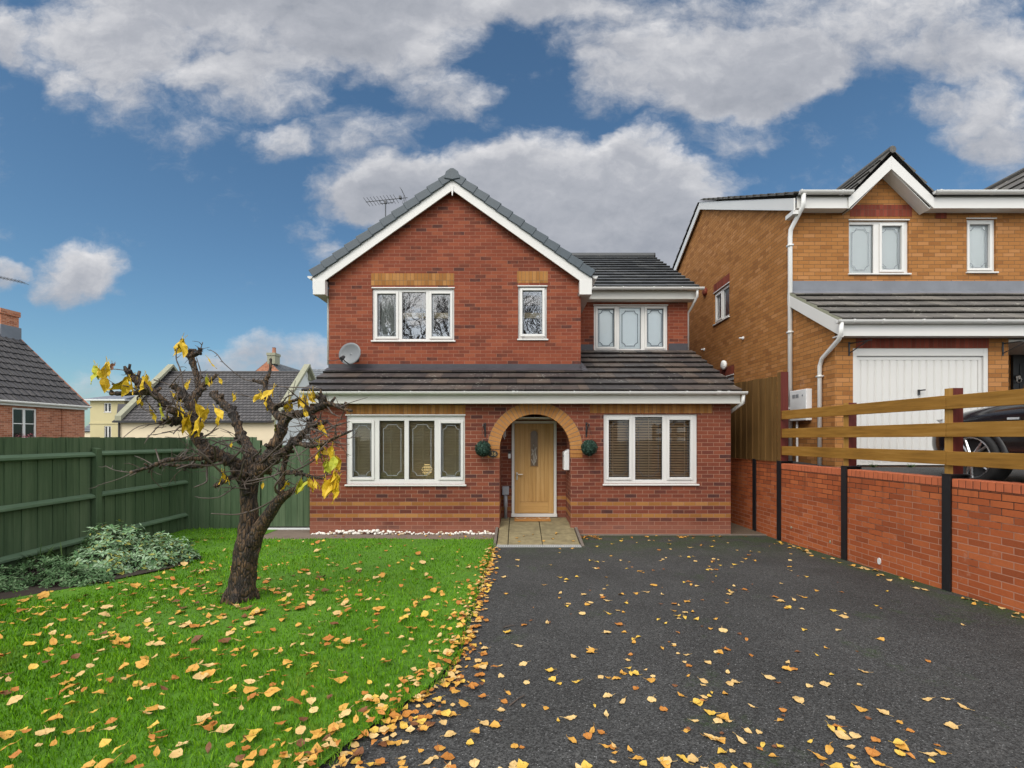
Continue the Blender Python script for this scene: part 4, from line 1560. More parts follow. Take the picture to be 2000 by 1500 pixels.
# weep outlet and mortar blobs low on the wall
for (px, py) in ((1718, 1096), (1546, 1030), (1622, 1058)):
    y = None
    t = (px - CX) / F
    y = (4.72 + .067 * 8.5) / (t + .067)
    p = PW(y, .0, fz(py, y))
    mb = MB()
    rr = .045 if px == 1718 else .022
    pts = [p + tw * (rr * (1 + .4 * mnoise.noise(Vector((k, px, 0)))) * math.cos(k * .7)) * .6 + Vector((0, 0, rr * (1 + .5 * mnoise.noise(Vector((k, 9, px)))) * math.sin(k * .7))) for k in range(9)]
    mb.prism(pts, nw * .012)
    mb.build('mortar_patch', M['render_white' if px == 1718 else 'stone'], rw, fix=True)

# post and rail fence on the wall
pf = thing('rail_fence', 'yellowish timber post and three rail fence on top of the retaining wall', 'fence', (wall_x(5), 5, TOPW))
for y in (-.8, .75, 2.3, 3.85, 5.42, 6.97):
    mb = MB()
    h_ = fz(759, 5.45) if y < 6 else fz(787, 6.97)
    x0 = PW(y, -.035, 0)

    def q(yy, d, z):
        return PW(yy, d, z)
    ya_, yb_ = y - .05, y + .05
    P8 = [q(ya_, -.03, TOPW + .048), q(ya_, -.155, TOPW + .048), q(yb_, -.155, TOPW + .048), q(yb_, -.03, TOPW + .048), q(ya_, -.03, h_), q(ya_, -.155, h_), q(yb_, -.155, h_), q(yb_, -.03, h_)]
    for f, mi in (((3, 2, 1, 0), 0), ((4, 5, 6, 7), 1), ((0, 1, 5, 4), 1), ((1, 2, 6, 5), 1), ((2, 3, 7, 6), 1), ((3, 0, 4, 7), 0)):
        mb.add([P8[i] for i in f], [(0, 1, 2, 3)], mi)
    mb.build('post', [M['post_wood'], M['red_stain']], pf)
for zt_, zb_ in ((2.335, 2.18), (2.015, 1.855), (1.695, 1.535)):
    for a, b in ((-.8, 2.3), (2.3, 5.42), (5.42, 8.44)):
        mb = MB()
        a2, b2 = a + .003, b - .003
        s0, s1 = R.uniform(-.006, .006), R.uniform(-.006, .006)
        mb.hexa([PW(a2, .008, zb_ + s0), PW(a2, -.028, zb_ + s0), PW(b2, -.028, zb_ + s1), PW(b2, .008, zb_ + s1), PW(a2, .008, zt_ + s0), PW(a2, -.028, zt_ + s0), PW(b2, -.028, zt_ + s1), PW(b2, .008, zt_ + s1)])
        mb.build('rail', M['rail_wood'], pf, fix=True, bevel=.004)

# tall closeboard fence behind
cf = thing('closeboard_fence', 'tall brown closeboard fence in the gap between the two houses', 'fence', (wall_x(10), 10, TOPW))
mb = MB()
y = 8.58
k = 0
while y < 15.5:
    w = .115
    d0 = .0 if k % 2 == 0 else .010
    zt = 2.97 + .03 * (y - 8.5) + R.uniform(-.008, .008)
    mb.hexa([PW(y, d0 + .018, TOPW + .03), PW(y, d0, TOPW + .03), PW(y + w, d0, TOPW + .03), PW(y + w, d0 + .012, TOPW + .03), PW(y, d0 + .018, zt), PW(y, d0, zt), PW(y + w, d0, zt), PW(y + w, d0 + .012, zt)])
    y += w - .008
    k += 1
mb.build('board_panel', M['brown_board'], cf, fix=True)
for y in (8.5, 10.9, 13.3):
    mb = MB()
    ya_, yb_ = y - .05, y + .05
    h_ = fz(727, 8.5) + .03 * (y - 8.5)
    P8 = [PW(ya_, .012, TOPW + .048), PW(ya_, -.13, TOPW + .048), PW(yb_, -.13, TOPW + .048), PW(yb_, .012, TOPW + .048), PW(ya_, .012, h_), PW(ya_, -.13, h_), PW(yb_, -.13, h_), PW(yb_, .012, h_)]
    if y > 9:
        P8 = [p - nw * .02 for p in P8]
    for f, mi in (((3, 2, 1, 0), 0), ((4, 5, 6, 7), 1), ((0, 1, 5, 4), 1), ((1, 2, 6, 5), 1), ((2, 3, 7, 6), 1), ((3, 0, 4, 7), 0)):
        mb.add([P8[i] for i in f], [(0, 1, 2, 3)], mi)
    mb.build('post', [M['brown_board'], M['red_stain']], cf)

# ------------------------------------------------------------------ green fence on the left
gf = thing('green_fence', 'dark green timber fence with horizontal rails along the left of the lawn', 'fence', (fence_x(7), 7, gz(7)))


def PF(y, d, z):
    """d towards the lawn"""
    return Vector((fence_x(y) + d, y, z))


fposts = [-.1, 2.35, 4.8, 7.2, 9.38]
for a, b in zip(fposts, fposts[1:]):
    mb = MB()
    y = a
    k = 0
    while y < b - .01:
        w = min(.118, b - y)
        zt = 1.856 + R.uniform(-.006, .006)
        d = -.012 * (k % 2)
        mb.hexa([PF(y, d, gz(y) - .02), PF(y, d - .016, gz(y) - .02), PF(y + w, d - .016, gz(y) - .02), PF(y + w, d - .003, gz(y) - .02), PF(y, d, zt), PF(y, d - .016, zt), PF(y + w, d - .016, zt), PF(y + w, d - .003, zt)])
        y += .107 + R.uniform(-.004, .004)
        k += 1
    mb.build('board_panel', M['green_fence'], gf, fix=True)
    for z in (1.60, .975, .33):
        mb = MB()
        s0, s1 = (R.uniform(-.012, .012) for _ in range(2))
        a2, b2 = a + .045, b - .045
        pr_ = [(0, -.045), (.068, -.02), (.068, .005), (0, .042)]
        mb.hexa([PF(a2, .07, z - .028 + s0), PF(a2, .001, z - .045 + s0), PF(b2, .001, z - .045 + s1), PF(b2, .07, z - .028 + s1), PF(a2, .07, z + .004 + s0), PF(a2, .001, z + .042 + s0), PF(b2, .001, z + .042 + s1), PF(b2, .07, z + .004 + s1)])
        mb.build('rail', M['green_rail'], gf, fix=True, bevel=.004)
for y in fposts:
    mb = MB()
    zt = 1.70 if y < 9 else 1.83
    ya_, yb_ = y - .05, y + .05
    mb.hexa([PF(ya_, .085, gz(y) - .1), PF(ya_, .001, gz(y) - .1), PF(yb_, .001, gz(y) - .1), PF(yb_, .085, gz(y) - .1), PF(ya_, .085, zt - .02), PF(ya_, .001, zt), PF(yb_, .001, zt), PF(yb_, .085, zt - .02)])
    mb.build('post', M['green_fence'], gf, fix=True, bevel=.005)
# return panel facing us
gp_ = thing('corner_fence', 'dark green board panel at the back corner of the lawn, left of the gate', 'fence', (-5.7, 9.42, 0))
mb = MB()
x = fence_x(9.42)
xe = fx(500, 9.42)
k = 0
while x < xe:
    w = min(.118, xe - x + .01)
    mb.box(x, x + w, 9.42 - .012 * (k % 2), 9.436, .03, 1.862 + R.uniform(-.006, .006))
    x += .107
    k += 1
mb.build('board_panel', M['green_fence'], gp_)
mb = MB()
mb.box(xe, xe + .09, 9.40, 9.49, 0, 1.80)
mb.build('post', M['green_fence'], gp_)
gt = thing('green_gate', 'dark green boarded side gate between the green fence and the red brick house', 'gate', (-4.6, 9.42, .06))
mb = MB()
x = xe + .10
k = 0
while x < XL - .06:
    w = min(.12, XL - .04 - x)
    mb.box(x, x + w - .006, 9.43, 9.45, .075, 1.70)
    x += .12
mb.build('gate_boards', M['green_fence'], gt)
mb = MB()
for z in (.3, .9, 1.5):
    mb.box(xe + .10, XL - .05, 9.451, 9.49, z, z + .09)
mb.build('ledge', M['green_fence'], gt)
mb = MB()
mb.box(XL - .04, XL - .002, 9.42, 9.50, .06, 1.76)
mb.build('gate_jamb', M['green_fence'], gt)
# ------------------------------------------------------------------ the honey brick neighbour on higher ground
XS, YG, YF = 5.38, 8.0, 9.29


def nz_(y):
    return 1.354 - .036 * (8.0 - y)


mb = MB()
rows = []
for y in (-4, 0, 2, 4, 6, 8.0, 9.4):
    rows.append([(wall_x(y) + .19, y, nz_(y)), (16, y, nz_(y))])
for (a, b), (c, d) in zip(rows, rows[1:]):
    mb.quad(a, b, d, c)
tag(mb.build('neighbour_driveway', M['tarmac_plain']), kind='structure')
mb = MB()
mb.quad((wall_x(9.3) + .19, 9.3, 1.39), (16, 9.3, 1.39), (16, 24, 1.39), (wall_x(15.5) + .19, 24, 1.39))
tag(mb.build('neighbour_ground', M['gravel']), kind='structure')

nb = thing('honey_brick_house', 'honey coloured brick house on higher ground with a white garage door', 'house', (8.5, 9, 1.35))
w1 = (fx(1658, YF), fx(1775, YF), fz(534, YF), fz(431, YF))
w2 = (fx(1888, YF), fx(1945, YF), fz(531, YF), fz(428, YF))
XE = 13.5
ZU = 6.42
mb = MB()
wall_mesh(mb, front(YF), XS, XE, 1.2, ZU, [w1, w2])
GC, GHS = fx(1735, 9.1), .80
zf, za = 6.47, 7.33
mb.poly([(GC - .60, YF, ZU), (GC + .60, YF, ZU), (GC + .60, YF, ZU + .12), (GC, YF, 7.16), (GC - .60, YF, ZU + .12)])
mb.build('front_wall', M['brick_buff'], nb)
# side wall with gable
YR, ZR = 13.7, 8.75
YBk = 18.2
sw = (-12.94, -12.0, 4.95, 5.80)
sw2 = (-12.7, -11.75, 2.2, 3.42)
mb = MB()
wall_mesh(mb, leftside(XS), -YBk, -YF, 1.0, 6.42, [sw, sw2])
mb.poly([(XS, YF, 6.42), (XS, YR, ZR - .12), (XS, YBk, 6.42)])
mb.add([(XS, YG, 1.0), (XS, YF, 1.0), (XS, YF, 4.66), (XS, YG, 3.78)], [(0, 1, 2, 3)])
mb.build('side_wall', M['brick_buff'], nb)
# garage front
GD = (fx(1666, YG), fx(1931, YG), 1.355, fz(680, YG))
mb = MB()
wall_mesh(mb, front(YG), XS, 8.33, 1.1, 3.66, [GD], .12)
mb.quad((8.33, YG, 1.1), (8.33, YF, 1.1), (8.33, YF, 3.66), (8.33, YG, 3.66))
mb.build('garage_wall', M['brick_buff'], nb)
# soldier courses
a, b = fx(1672, YG), fx(1931, YG)
S = leftside(XS)
for f_, q_ in ((front(YG), (a, b, GD[3] + .004, GD[3] + .225)), (front(YF), (fx(1660, YF), fx(1781, YF), fz(423, YF), fz(400, YF))),
               (S, (sw[0] - .02, sw[1] + .02, 5.83, 6.05)), (S, (sw2[0] - .02, sw2[1] + .02, 3.45, 3.68))):
    mb = MB()
    mb.mbox(f_, *q_, -.05, .005)
    mb.build('soldier_course', M['soldier_red'], nb)
mb = MB()
p = W(1838, 420, YF)
mb.box(p.x - .11, p.x + .10, YF - .012, YF + .01, p.z - .07, p.z + .07)
mb.build('air_brick', M['soldier_red'], nb)


def gl2(Y, *c):
    return [(fx(a, Y), fx(b, Y), fz(y1, Y), fz(y0, Y), o) for a, b, y0, y1, o in c]


window(nb, front(YF), w1, gl2(YF, (1661.5, 1708.5, 437, 532, 0), (1724, 1763, 440, 526, 1)), lead='leading', blind=('flat', 'blind_cream', 0), lead_w=.012)
window(nb, front(YF), w2, gl2(YF, (1895.5, 1935, 437, 523, 1)), lead='leading', blind=('flat', 'blind_cream', 0), lead_w=.012)
window(nb, S, sw, [(sw[0] + .10, (sw[0] + sw[1]) / 2 - .06, sw[2] + .1, sw[3] - .1, 1), ((sw[0] + sw[1]) / 2 + .05, sw[1] - .06, sw[2] + .07, sw[3] - .07, 0)], blind=('flat', 'blind_pale', 0), gmat='glass_refl')
window(nb, S, sw2, [(sw2[0] + .08, sw2[1] - .08, sw2[2] + .1, sw2[3] - .1, 0)], blind=('flat', 'blind_pale', 0))

# garage door
Mg = front(YG)
mb = MB()
fw = .075
mb.mbox(Mg, GD[0], GD[0] + fw, GD[2], GD[3], -.09, -.01)
mb.mbox(Mg, GD[1] - fw, GD[1], GD[2], GD[3], -.09, -.01)
mb.mbox(Mg, GD[0] + fw, GD[1] - fw, GD[3] - .13, GD[3], -.09, -.01)
gd = mb.build('garage_door', M['garage_white'], nb, bevel=.004)
mb = MB()
a, b, c, d = GD[0] + fw + .004, GD[1] - fw - .004, GD[2] + .03, GD[3] - .135
mb.mbox(Mg, a, b, c, d, -.07, -.052)
mb.mbox(Mg, a, a + .06, c, d, -.051, -.038)
mb.mbox(Mg, b - .06, b, c, d, -.051, -.038)
mb.mbox(Mg, a + .06, b - .06, d - .06, d, -.051, -.038)
mb.mbox(Mg, a + .06, b - .06, c, c + .05, -.051, -.038)
n = 16
for k in range(n):
    u0_ = a + .065 + (b - a - .13) * k / n
    u1_ = a + .065 + (b - a - .13) * (k + 1) / n
    pr_ = [(u0_ + .012, -.051), (u0_ + .028, -.034), (u1_ - .020, -.034), (u1_ - .004, -.051)]
    mb.prism([Mg(q[0], c + .055, q[1]) for q in pr_], (0, 0, d - c - .12))
mb.build('ribbed_panel', M['garage_white'], gd, fix=True)
mb = MB()
p = (fx(1797, YG), fz(763, YG))
mb.mbox(Mg, p[0] - .015, p[0] + .015, p[1] - .07, p[1] + .02, -.034, -.015)
mb.tube([Mg(p[0], p[1] + .005, -.02), Mg(p[0], p[1] + .005, .02), Mg(p[0] + .07, p[1] + .012, .02)], .012, 8)
mb.build('handle', M['plastic_black'], gd)

# open porch and front door to the right of the garage
dx = fx(1971, YF) + .03
mb = MB()
mb.mbox(front(YF), dx, dx + 1.0, 1.36, fz(688, YF), .002, .05)
fd = mb.build('front_door', M['door_dark'], nb)
mb = MB()
for u in (.12, .56):
    for z in (1.5, 2.55):
        mb.mbox(front(YF), dx + u, dx + u + .32, z, z + .75, .05, .062)
mb.build('door_panel', M['door_dark'], fd, bevel=.01)
mb = MB()
kp = W(1989, 737, YF - .08)
mb.lathe([(.03, -.01), (.05, .0), (.03, .02)], Matrix.Translation(kp) @ Matrix.Rotation(math.pi / 2, 4, 'X'), 16)
mb.tube([kp + Vector((.045 * math.cos(q * .6), -.015, -.05 + .055 * math.sin(q * .6))) for q in range(11)], .01, 6)
mb.build('knocker', M['steel'], fd)
mb = MB()
mb.mbox(front(YF), dx + .58, dx + .86, 2.2, 3.0, .063, .066)
mb.build('door_glass', M['lens'], fd)
mb = MB()
mb.box(8.34, XE, YG + .02, YF - .002, 3.48, 3.52)
mb.build('porch_soffit', M['upvc'], nb)
mb = MB()
mb.box(XS - .04, XE, 7.80, YG - .002, 3.54, 3.56)
mb.build('soffit', M['upvc'], nb)
mb = MB()
mb.box(10.9, XE, YG, YF, 1.1, 3.48)
mb.build('porch_side_wall', M['brick_buff'], nb)

# lower roof over the garage
tl = (4.72 - 3.78) / (YF - 7.74)
mb = MB()
g = .32 * math.sqrt(1 + tl * tl)
roof_courses(mb, (XS - .06, 7.74, 3.78), (XE, 7.74, 3.78), Vector((0, 1, tl)), (YF - 7.74) / .32, g)
mb.build('garage_roof', M['tile_moss'], nb)
mb = MB()
for k in range(5):   # mortared verge
    y = 7.74 + .32 * k
    z = 3.78 + .32 * k * tl
    y1, z1 = y + .32, z + .32 * tl
    if y1 > YF:
        y1, z1 = YF, 3.78 + (YF - 7.74) * tl
    mb.hexa([(XS - .07, y, z - .045), (XS - .055, y, z - .045), (XS - .055, y1, z1 - .045), (XS - .07, y1, z1 - .045), (XS - .07, y, z + .03), (XS - .055, y, z + .03), (XS - .055, y1, z1 + .005), (XS - .07, y1, z1 + .005)])
mb.build('verge_mortar', M['stone'], nb)
mb = MB()
mb.hexa([(XS - .072, 7.72, 3.50), (XS - .045, 7.72, 3.50), (XS - .045, YF, 4.46), (XS - .072, YF, 4.46), (XS - .072, 7.72, 3.745), (XS - .045, 7.72, 3.745), (XS - .045, YF, 4.68), (XS - .072, YF, 4.68)])
mb.box(XS - .068, XE, 7.775, 7.805, 3.53, 3.74)
mb.build('garage_fascia', M['upvc'], nb, fix=True, bevel=.004)
mb = MB()
gutter_run(mb, XS - .16, XE, 7.715, 3.775)
gutter_clips(mb, [(fx(p, 7.7), .025) for p in (1665, 1722, 1800, 1925)], 7.715, 3.775)
mb.build('gutter', M['upvc_gutter'], nb)
mb = MB()
gutter_run(mb, XS - .02, GC - GHS + .02, 8.98, 6.55, .06)
mb.build('gutter', M['upvc_gutter'], nb)
mb = MB()
gutter_run(mb, GC + GHS - .02, XE, 8.98, 6.55, .06)
gutter_clips(mb, [(fx(p, 9) - .0, .03) for p in (1560, 1640, 1830, 1935)], 8.98, 6.55, .06)
mb.build('gutter', M['upvc_gutter'], nb)
mb = MB()
mb.box(XS - .02, GC - GHS + .03, 9.05, 9.08, 6.26, 6.50)
mb.box(GC + GHS - .03, XE, 9.05, 9.08, 6.26, 6.50)
mb.box(XS - .02, GC - GHS + .03, 9.08, YF - .003, 6.28, 6.30)
mb.box(GC + GHS - .03, XE, 9.08, YF - .003, 6.28, 6.30)
# small gable barge
for s in (-1, 1):
    a = Vector((GC + s * (GHS + .02), 0, zf - .02))
    b = Vector((GC, 0, za - .08))
    w = .21
    mb.hexa([(a.x, 9.02, a.z - w), (b.x, 9.02, b.z - w * 1.2), (b.x, 9.05, b.z - w * 1.2), (a.x, 9.05, a.z - w), (a.x, 9.02, a.z), (b.x, 9.02, b.z), (b.x, 9.05, b.z), (a.x, 9.05, a.z)])
    mb.hexa([(a.x - s * .06, 9.05, a.z - w), (b.x, 9.05, b.z - w * 1.2), (b.x, YF, b.z - w * 1.2), (a.x - s * .06, YF, a.z - w), (a.x - s * .06, 9.05, a.z - w + .02), (b.x, 9.05, b.z - w * 1.2 + .02), (b.x, YF, b.z - w * 1.2 + .02), (a.x - s * .06, YF, a.z - w + .02)])
# side verge boards
for (ya_, za_), (yb_, zb_) in (((9.02, 6.44), (YR, ZR - .04)), ((YBk + .3, 6.36), (YR, ZR - .04))):
    mb.hexa([(XS - .10, ya_, za_ - .24), (XS - .07, ya_, za_ - .24), (XS - .07, yb_, zb_ - .22), (XS - .10, yb_, zb_ - .22), (XS - .10, ya_, za_), (XS - .07, ya_, za_), (XS - .07, yb_, zb_), (XS - .10, yb_, zb_)])
mb.box(XS - .105, XS - .003, 9.03, 9.30, 6.14, 6.22)
mb.build('bargeboard', M['upvc'], nb, fix=True, bevel=.003)
# main roof
ts = (ZR - 6.50) / (YR - 9.0)
mb = MB()
ln = math.hypot(ZR - 6.5, YR - 9.0)
roof_courses(mb, (XS - .12, 9.0, 6.50), (GC - GHS, 9.0, 6.50), Vector((0, 1, ts)), 15, ln / 15)
roof_courses(mb, (GC + GHS, 9.0, 6.50), (XE, 9.0, 6.50), Vector((0, 1, ts)), 15, ln / 15)
qv = Vector((0, 1, ts)).normalized() * (ln / 15) * 2
roof_courses(mb, Vector((GC - GHS, 9.0, 6.50)) + qv, Vector((GC + GHS, 9.0, 6.50)) + qv, Vector((0, 1, ts)), 13, ln / 15)
roof_courses(mb, (XE, YBk + .3, 6.48), (XS - .12, YBk + .3, 6.48), Vector((0, -1, ts)), 15, ln / 15)
mb.build('main_roof', M['tile_moss'], nb)
mb = MB()
lng = math.hypot(GHS + .05, za - zf + .02)
for s in (-1, 1):
    A, B = Vector((GC + s * (GHS + .05), 9.0, zf + .01)), Vector((GC + s * (GHS + .05), 11.6, zf + .01))
    roof_courses(mb, A if s < 0 else B, B if s < 0 else A, Vector((-s * (GHS + .05), 0, za - zf + .02)), 4, lng / 4, .04)
mb.tube([(GC, 8.99, za + .03), (GC, 11.7, za + .03)], .07, 8)
mb.build('small_gable_roof', M['tile_moss'], nb)
G2, H2, Z2 = 11.5, 1.33, 7.9
l2 = math.hypot(H2, Z2 - zf)
mb = MB()
for s_ in (-1, 1):
    A, B_ = Vector((G2 + s_ * H2, 9.0, zf)), Vector((G2 + s_ * H2, 12.3, zf))
    roof_courses(mb, A if s_ < 0 else B_, B_ if s_ < 0 else A, Vector((-s_ * H2, 0, Z2 - zf)), 6, l2 / 6, .04)
mb.tube([(G2, 8.99, Z2 + .03), (G2, 12.3, Z2 + .03)], .06, 8)
mb.build('right_gable_roof', M['tile_moss'], nb)
mb = MB()
mb.poly([(G2 - H2 + .2, YF - .1, ZU), (G2 + H2 - .2, YF - .1, ZU), (G2, YF - .1, Z2 - .1)])
mb.build('right_gable_wall', M['brick_buff'], nb)
# flashing
mb = MB()
mb.box(XS + .01, XE, YF - .014, YF + .01, 4.68, fz(549, YF))
mb.hexa([(XS - .02, YF - .18, 4.61), (XE, YF - .18, 4.61), (XE, YF - .014, 4.70), (XS - .02, YF - .014, 4.70), (XS - .02, YF - .18, 4.65), (XE, YF - .18, 4.65), (XE, YF - .014, 4.745), (XS - .02, YF - .014, 4.745)])
mb.build('lead_flashing', M['lead_pale'], nb, bevel=.004)
# downpipes
mb = MB()
xp = XS - .045
mb.tube([(XS + .06, 8.98, 6.5), (XS + .06, 8.99, 6.28), (XS + .04, 9.06, 6.20), (xp, 9.22, 5.92), (xp, 9.24, 5.78), (xp, 9.24, 1.4)], .042, 12)
for z in (5.6, 3.9, 2.4):
    mb.box(xp - .05, XS, 9.19, 9.29, z, z + .035)
mb.build('downpipe', M['upvc_gutter'], nb, smooth=True)
mb = MB()
mb.tube([(XS - .09, 7.71, 3.74), (XS - .09, 7.72, 3.56), (XS - .08, 7.78, 3.48), (XS - .05, 8.26, 3.24), (XS - .047, 8.33, 3.12), (XS - .047, 8.33, 1.36)], .036, 12)
mb.box(XS - .09, XS, 8.28, 8.38, 2.92, 2.95)
mb.build('downpipe', M['upvc_gutter'], nb, smooth=True)
# meter cupboard, side wall fittings
mtb = thing('meter_cupboard', 'white meter cupboard on the side wall of the honey brick house', 'meter box', (XS - .06, 8.8, 2.17))
mb = MB()
mb.mbox(S, -9.14, -8.62, fz(822, 8.9), fz(762, 8.9), 0, .11)
mb.build('cupboard_body', M['plastic_white'], mtb, bevel=.01)
mb = MB()
for k in range(5):
    z = fz(771, 8.9) - k * .014
    mb.mbox(S, -9.05, -8.96, z, z + .007, .111, .114)
    mb.mbox(S, -8.94, -8.85, z, z + .007, .111, .114)
mb.mbox(S, -8.74, -8.71, fz(772, 8.9) - .03, fz(772, 8.9), .111, .118)
mb.build('vent_slot', M['plastic_grey'], mtb)
mb = MB()
mb.tube([(XS - .05, 9.0, fz(822, 8.9)), (XS - .05, 9.0, 1.38)], .02, 8)
mb.build('pipe', M['plastic_white'], mtb)
mb = MB()
cl = Vector((XS - .03, 12.2, 3.73))
mb.lathe([(.10, -.02), (.125, .02), (.12, .06), (.06, .075), (.004, .078)], Matrix.Translation(cl) @ Matrix.Rotation(-math.pi / 2, 4, 'Y'), 24)
tag(mb.build('wall_light', M['blind_cream'], smooth=True), 'round cream bulkhead light high on the side of the honey brick house', 'light')
mb = MB()
mb.lathe([(.11, 0), (.11, .05), (.07, .08), (.004, .08)], Matrix.Translation((XS, 13.5, 6.03)) @ Matrix.Rotation(-math.pi / 2, 4, 'Y'), 16)
tag(mb.build('wall_vent', M['soldier_red'], smooth=True), 'small round dark red vent near the eaves of the honey brick side wall', 'vent')
for (y, z, lab) in ((11.25, 4.23, 'small white overflow pipe end below the side window of the honey brick house'), (13.6, 4.40, 'small white overflow pipe end lower on the brick, near the roof edge')):
    mb = MB()
    mb.tube([(XS, y, z), (XS - .10, y - .0, z)], .018, 8)
    mb.tube([(XS, y, z), (XS - .025, y, z)], .04, 10)
    tag(mb.build('overflow_pipe', M['plastic_white']), lab, 'pipe')
# hanging basket brackets on the garage
for px, l in ((1658, 'black hanging basket bracket left of the white garage door'), (1958, 'black hanging basket bracket right of the white garage door')):
    x = fx(px, YG)
    z1, z0 = fz(668, YG), fz(695, YG)
    mb = MB()
    mb.box(x - .012, x + .012, YG - .012, YG, z0, z1)
    e = Vector((x + .18 if px < 1700 else x + .22, YG - .28, z1 - .02))
    mb.tube([(x, YG - .01, z1 - .03), e], .009, 6)
    mb.tube([(x, YG - .01, z0 + .04), e - Vector((.03, -.04, .0))], .008, 6)
    tag(mb.build('basket_bracket', M['black_iron']), l, 'bracket')
# weeds at the garage foot
for k, (px, py) in enumerate(((1705, 912), (1778, 912))):
    p = Vector((fx(px, YG - .06), YG - .06, nz_(8) - .005))
    mb = MB()
    rr = random.Random(k)
    for _ in range(70):
        a = rr.random() * 6.28
        l = rr.uniform(.04, .12)
        d = Vector((math.cos(a), math.sin(a) * .5 - .2, rr.uniform(.4, 1.4))).normalized()
        s = d.orthogonal().normalized() * .008
        mb.add([p - s, p + s, p + d * l], [(0, 1, 2)])
    tag(mb.build('weed_tuft', M['strap']), ('small green weed tuft at the foot of the garage door, left of centre', 'tiny weed tuft at the garage door foot nearer the fence post')[k], 'weed')

# ------------------------------------------------------------------ parked car
YN = 6.80
XC = 6.64
zg = 1.262
car = thing('parked_car', 'black car parked nose to the garage behind the timber rail fence', 'car', (XC, YN - 2.1, zg))
st = [(0, .62, .40, .62, .74), (.07, .76, .30, .70, .84), (.25, .85, .24, .76, .92), (.55, .90, .22, .84, .97), (1.05, .91, .22, .90, 1.03), (1.3, .91, .22, .92, 1.06), (2.4, .915, .22, .94, 1.07), (3.5, .90, .24, .97, 1.08), (4.0, .86, .28, .96, 1.04), (4.22, .78, .34, .90, .98), (4.3, .66, .42, .8, .88)]
mb = MB()
ringv = []
for s, w, zb_, zs, zt_ in st:
    half = [(0, zb_), (w * .82, zb_), (w * .97, zb_ + .10), (w, (zb_ + zs) * .5), (w * .985, zs - .05), (w * .955, zs), (w * .80, zt_ - .012), (w * .4, zt_ + .012), (0, zt_ + .018)]
    full_ = half + [(-a, b) for a, b in half[-2:0:-1]]
    ringv.append([Vector((XC + a, YN - s, zg + b)) for a, b in full_])
nn_ = len(ringv[0])
vs = [p for r in ringv for p in r]
fs = []
for i in range(len(ringv) - 1):
    for k in range(nn_):
        a, b = i * nn_ + k, i * nn_ + (k + 1) % nn_
        fs.append((a, b, b + nn_, a + nn_))
fs.append(tuple(range(nn_))[::-1])
fs.append(tuple(range((len(ringv) - 1) * nn_, len(ringv) * nn_)))
mb.add(vs, fs)
ob = mb.build('body', M['car_paint'], car, smooth=True, fix=True)
md = ob.modifiers.new('s', 'SUBSURF')
md.levels = md.render_levels = 2
mb = MB()
cab = [(1.35, .80, 1.05), (1.75, .66, 1.55), (2.4, .68, 1.62), (3.3, .67, 1.60), (4.05, .60, 1.5), (4.2, .78, 1.0)]
lo = [(XC + s * w, YN - y, zg + 1.03) for y, w, z in ((1.35, .83, 0), (4.22, .78, 0)) for s in (-1, 1)]
t_ = [(1.35, .83, 1.03), (2.05, .67, 1.56), (2.5, .69, 1.62), (3.4, .68, 1.60), (4.05, .62, 1.5), (4.2, .80, 1.02)]
L_ = [Vector((XC - w, YN - y, zg + z)) for y, w, z in t_]
R_ = [Vector((XC + w, YN - y, zg + z)) for y, w, z in t_]
for i in range(5):
    mb.quad(L_[i], R_[i], R_[i + 1], L_[i + 1], 1 if i in (0, 4) else 0)
base = [Vector((XC - .84, YN - y, zg + 1.03)) for y, w, z in t_]
base2 = [Vector((XC + .84, YN - y, zg + 1.03)) for y, w, z in t_]
for B_, T_ in ((base, L_), (base2, R_)):
    for i in range(5):
        mb.quad(B_[i], B_[i + 1], T_[i + 1], T_[i], 1 if 0 < i < 4 or True else 0)
mb.build('cabin', [M['car_paint'], M['car_glass']], car)
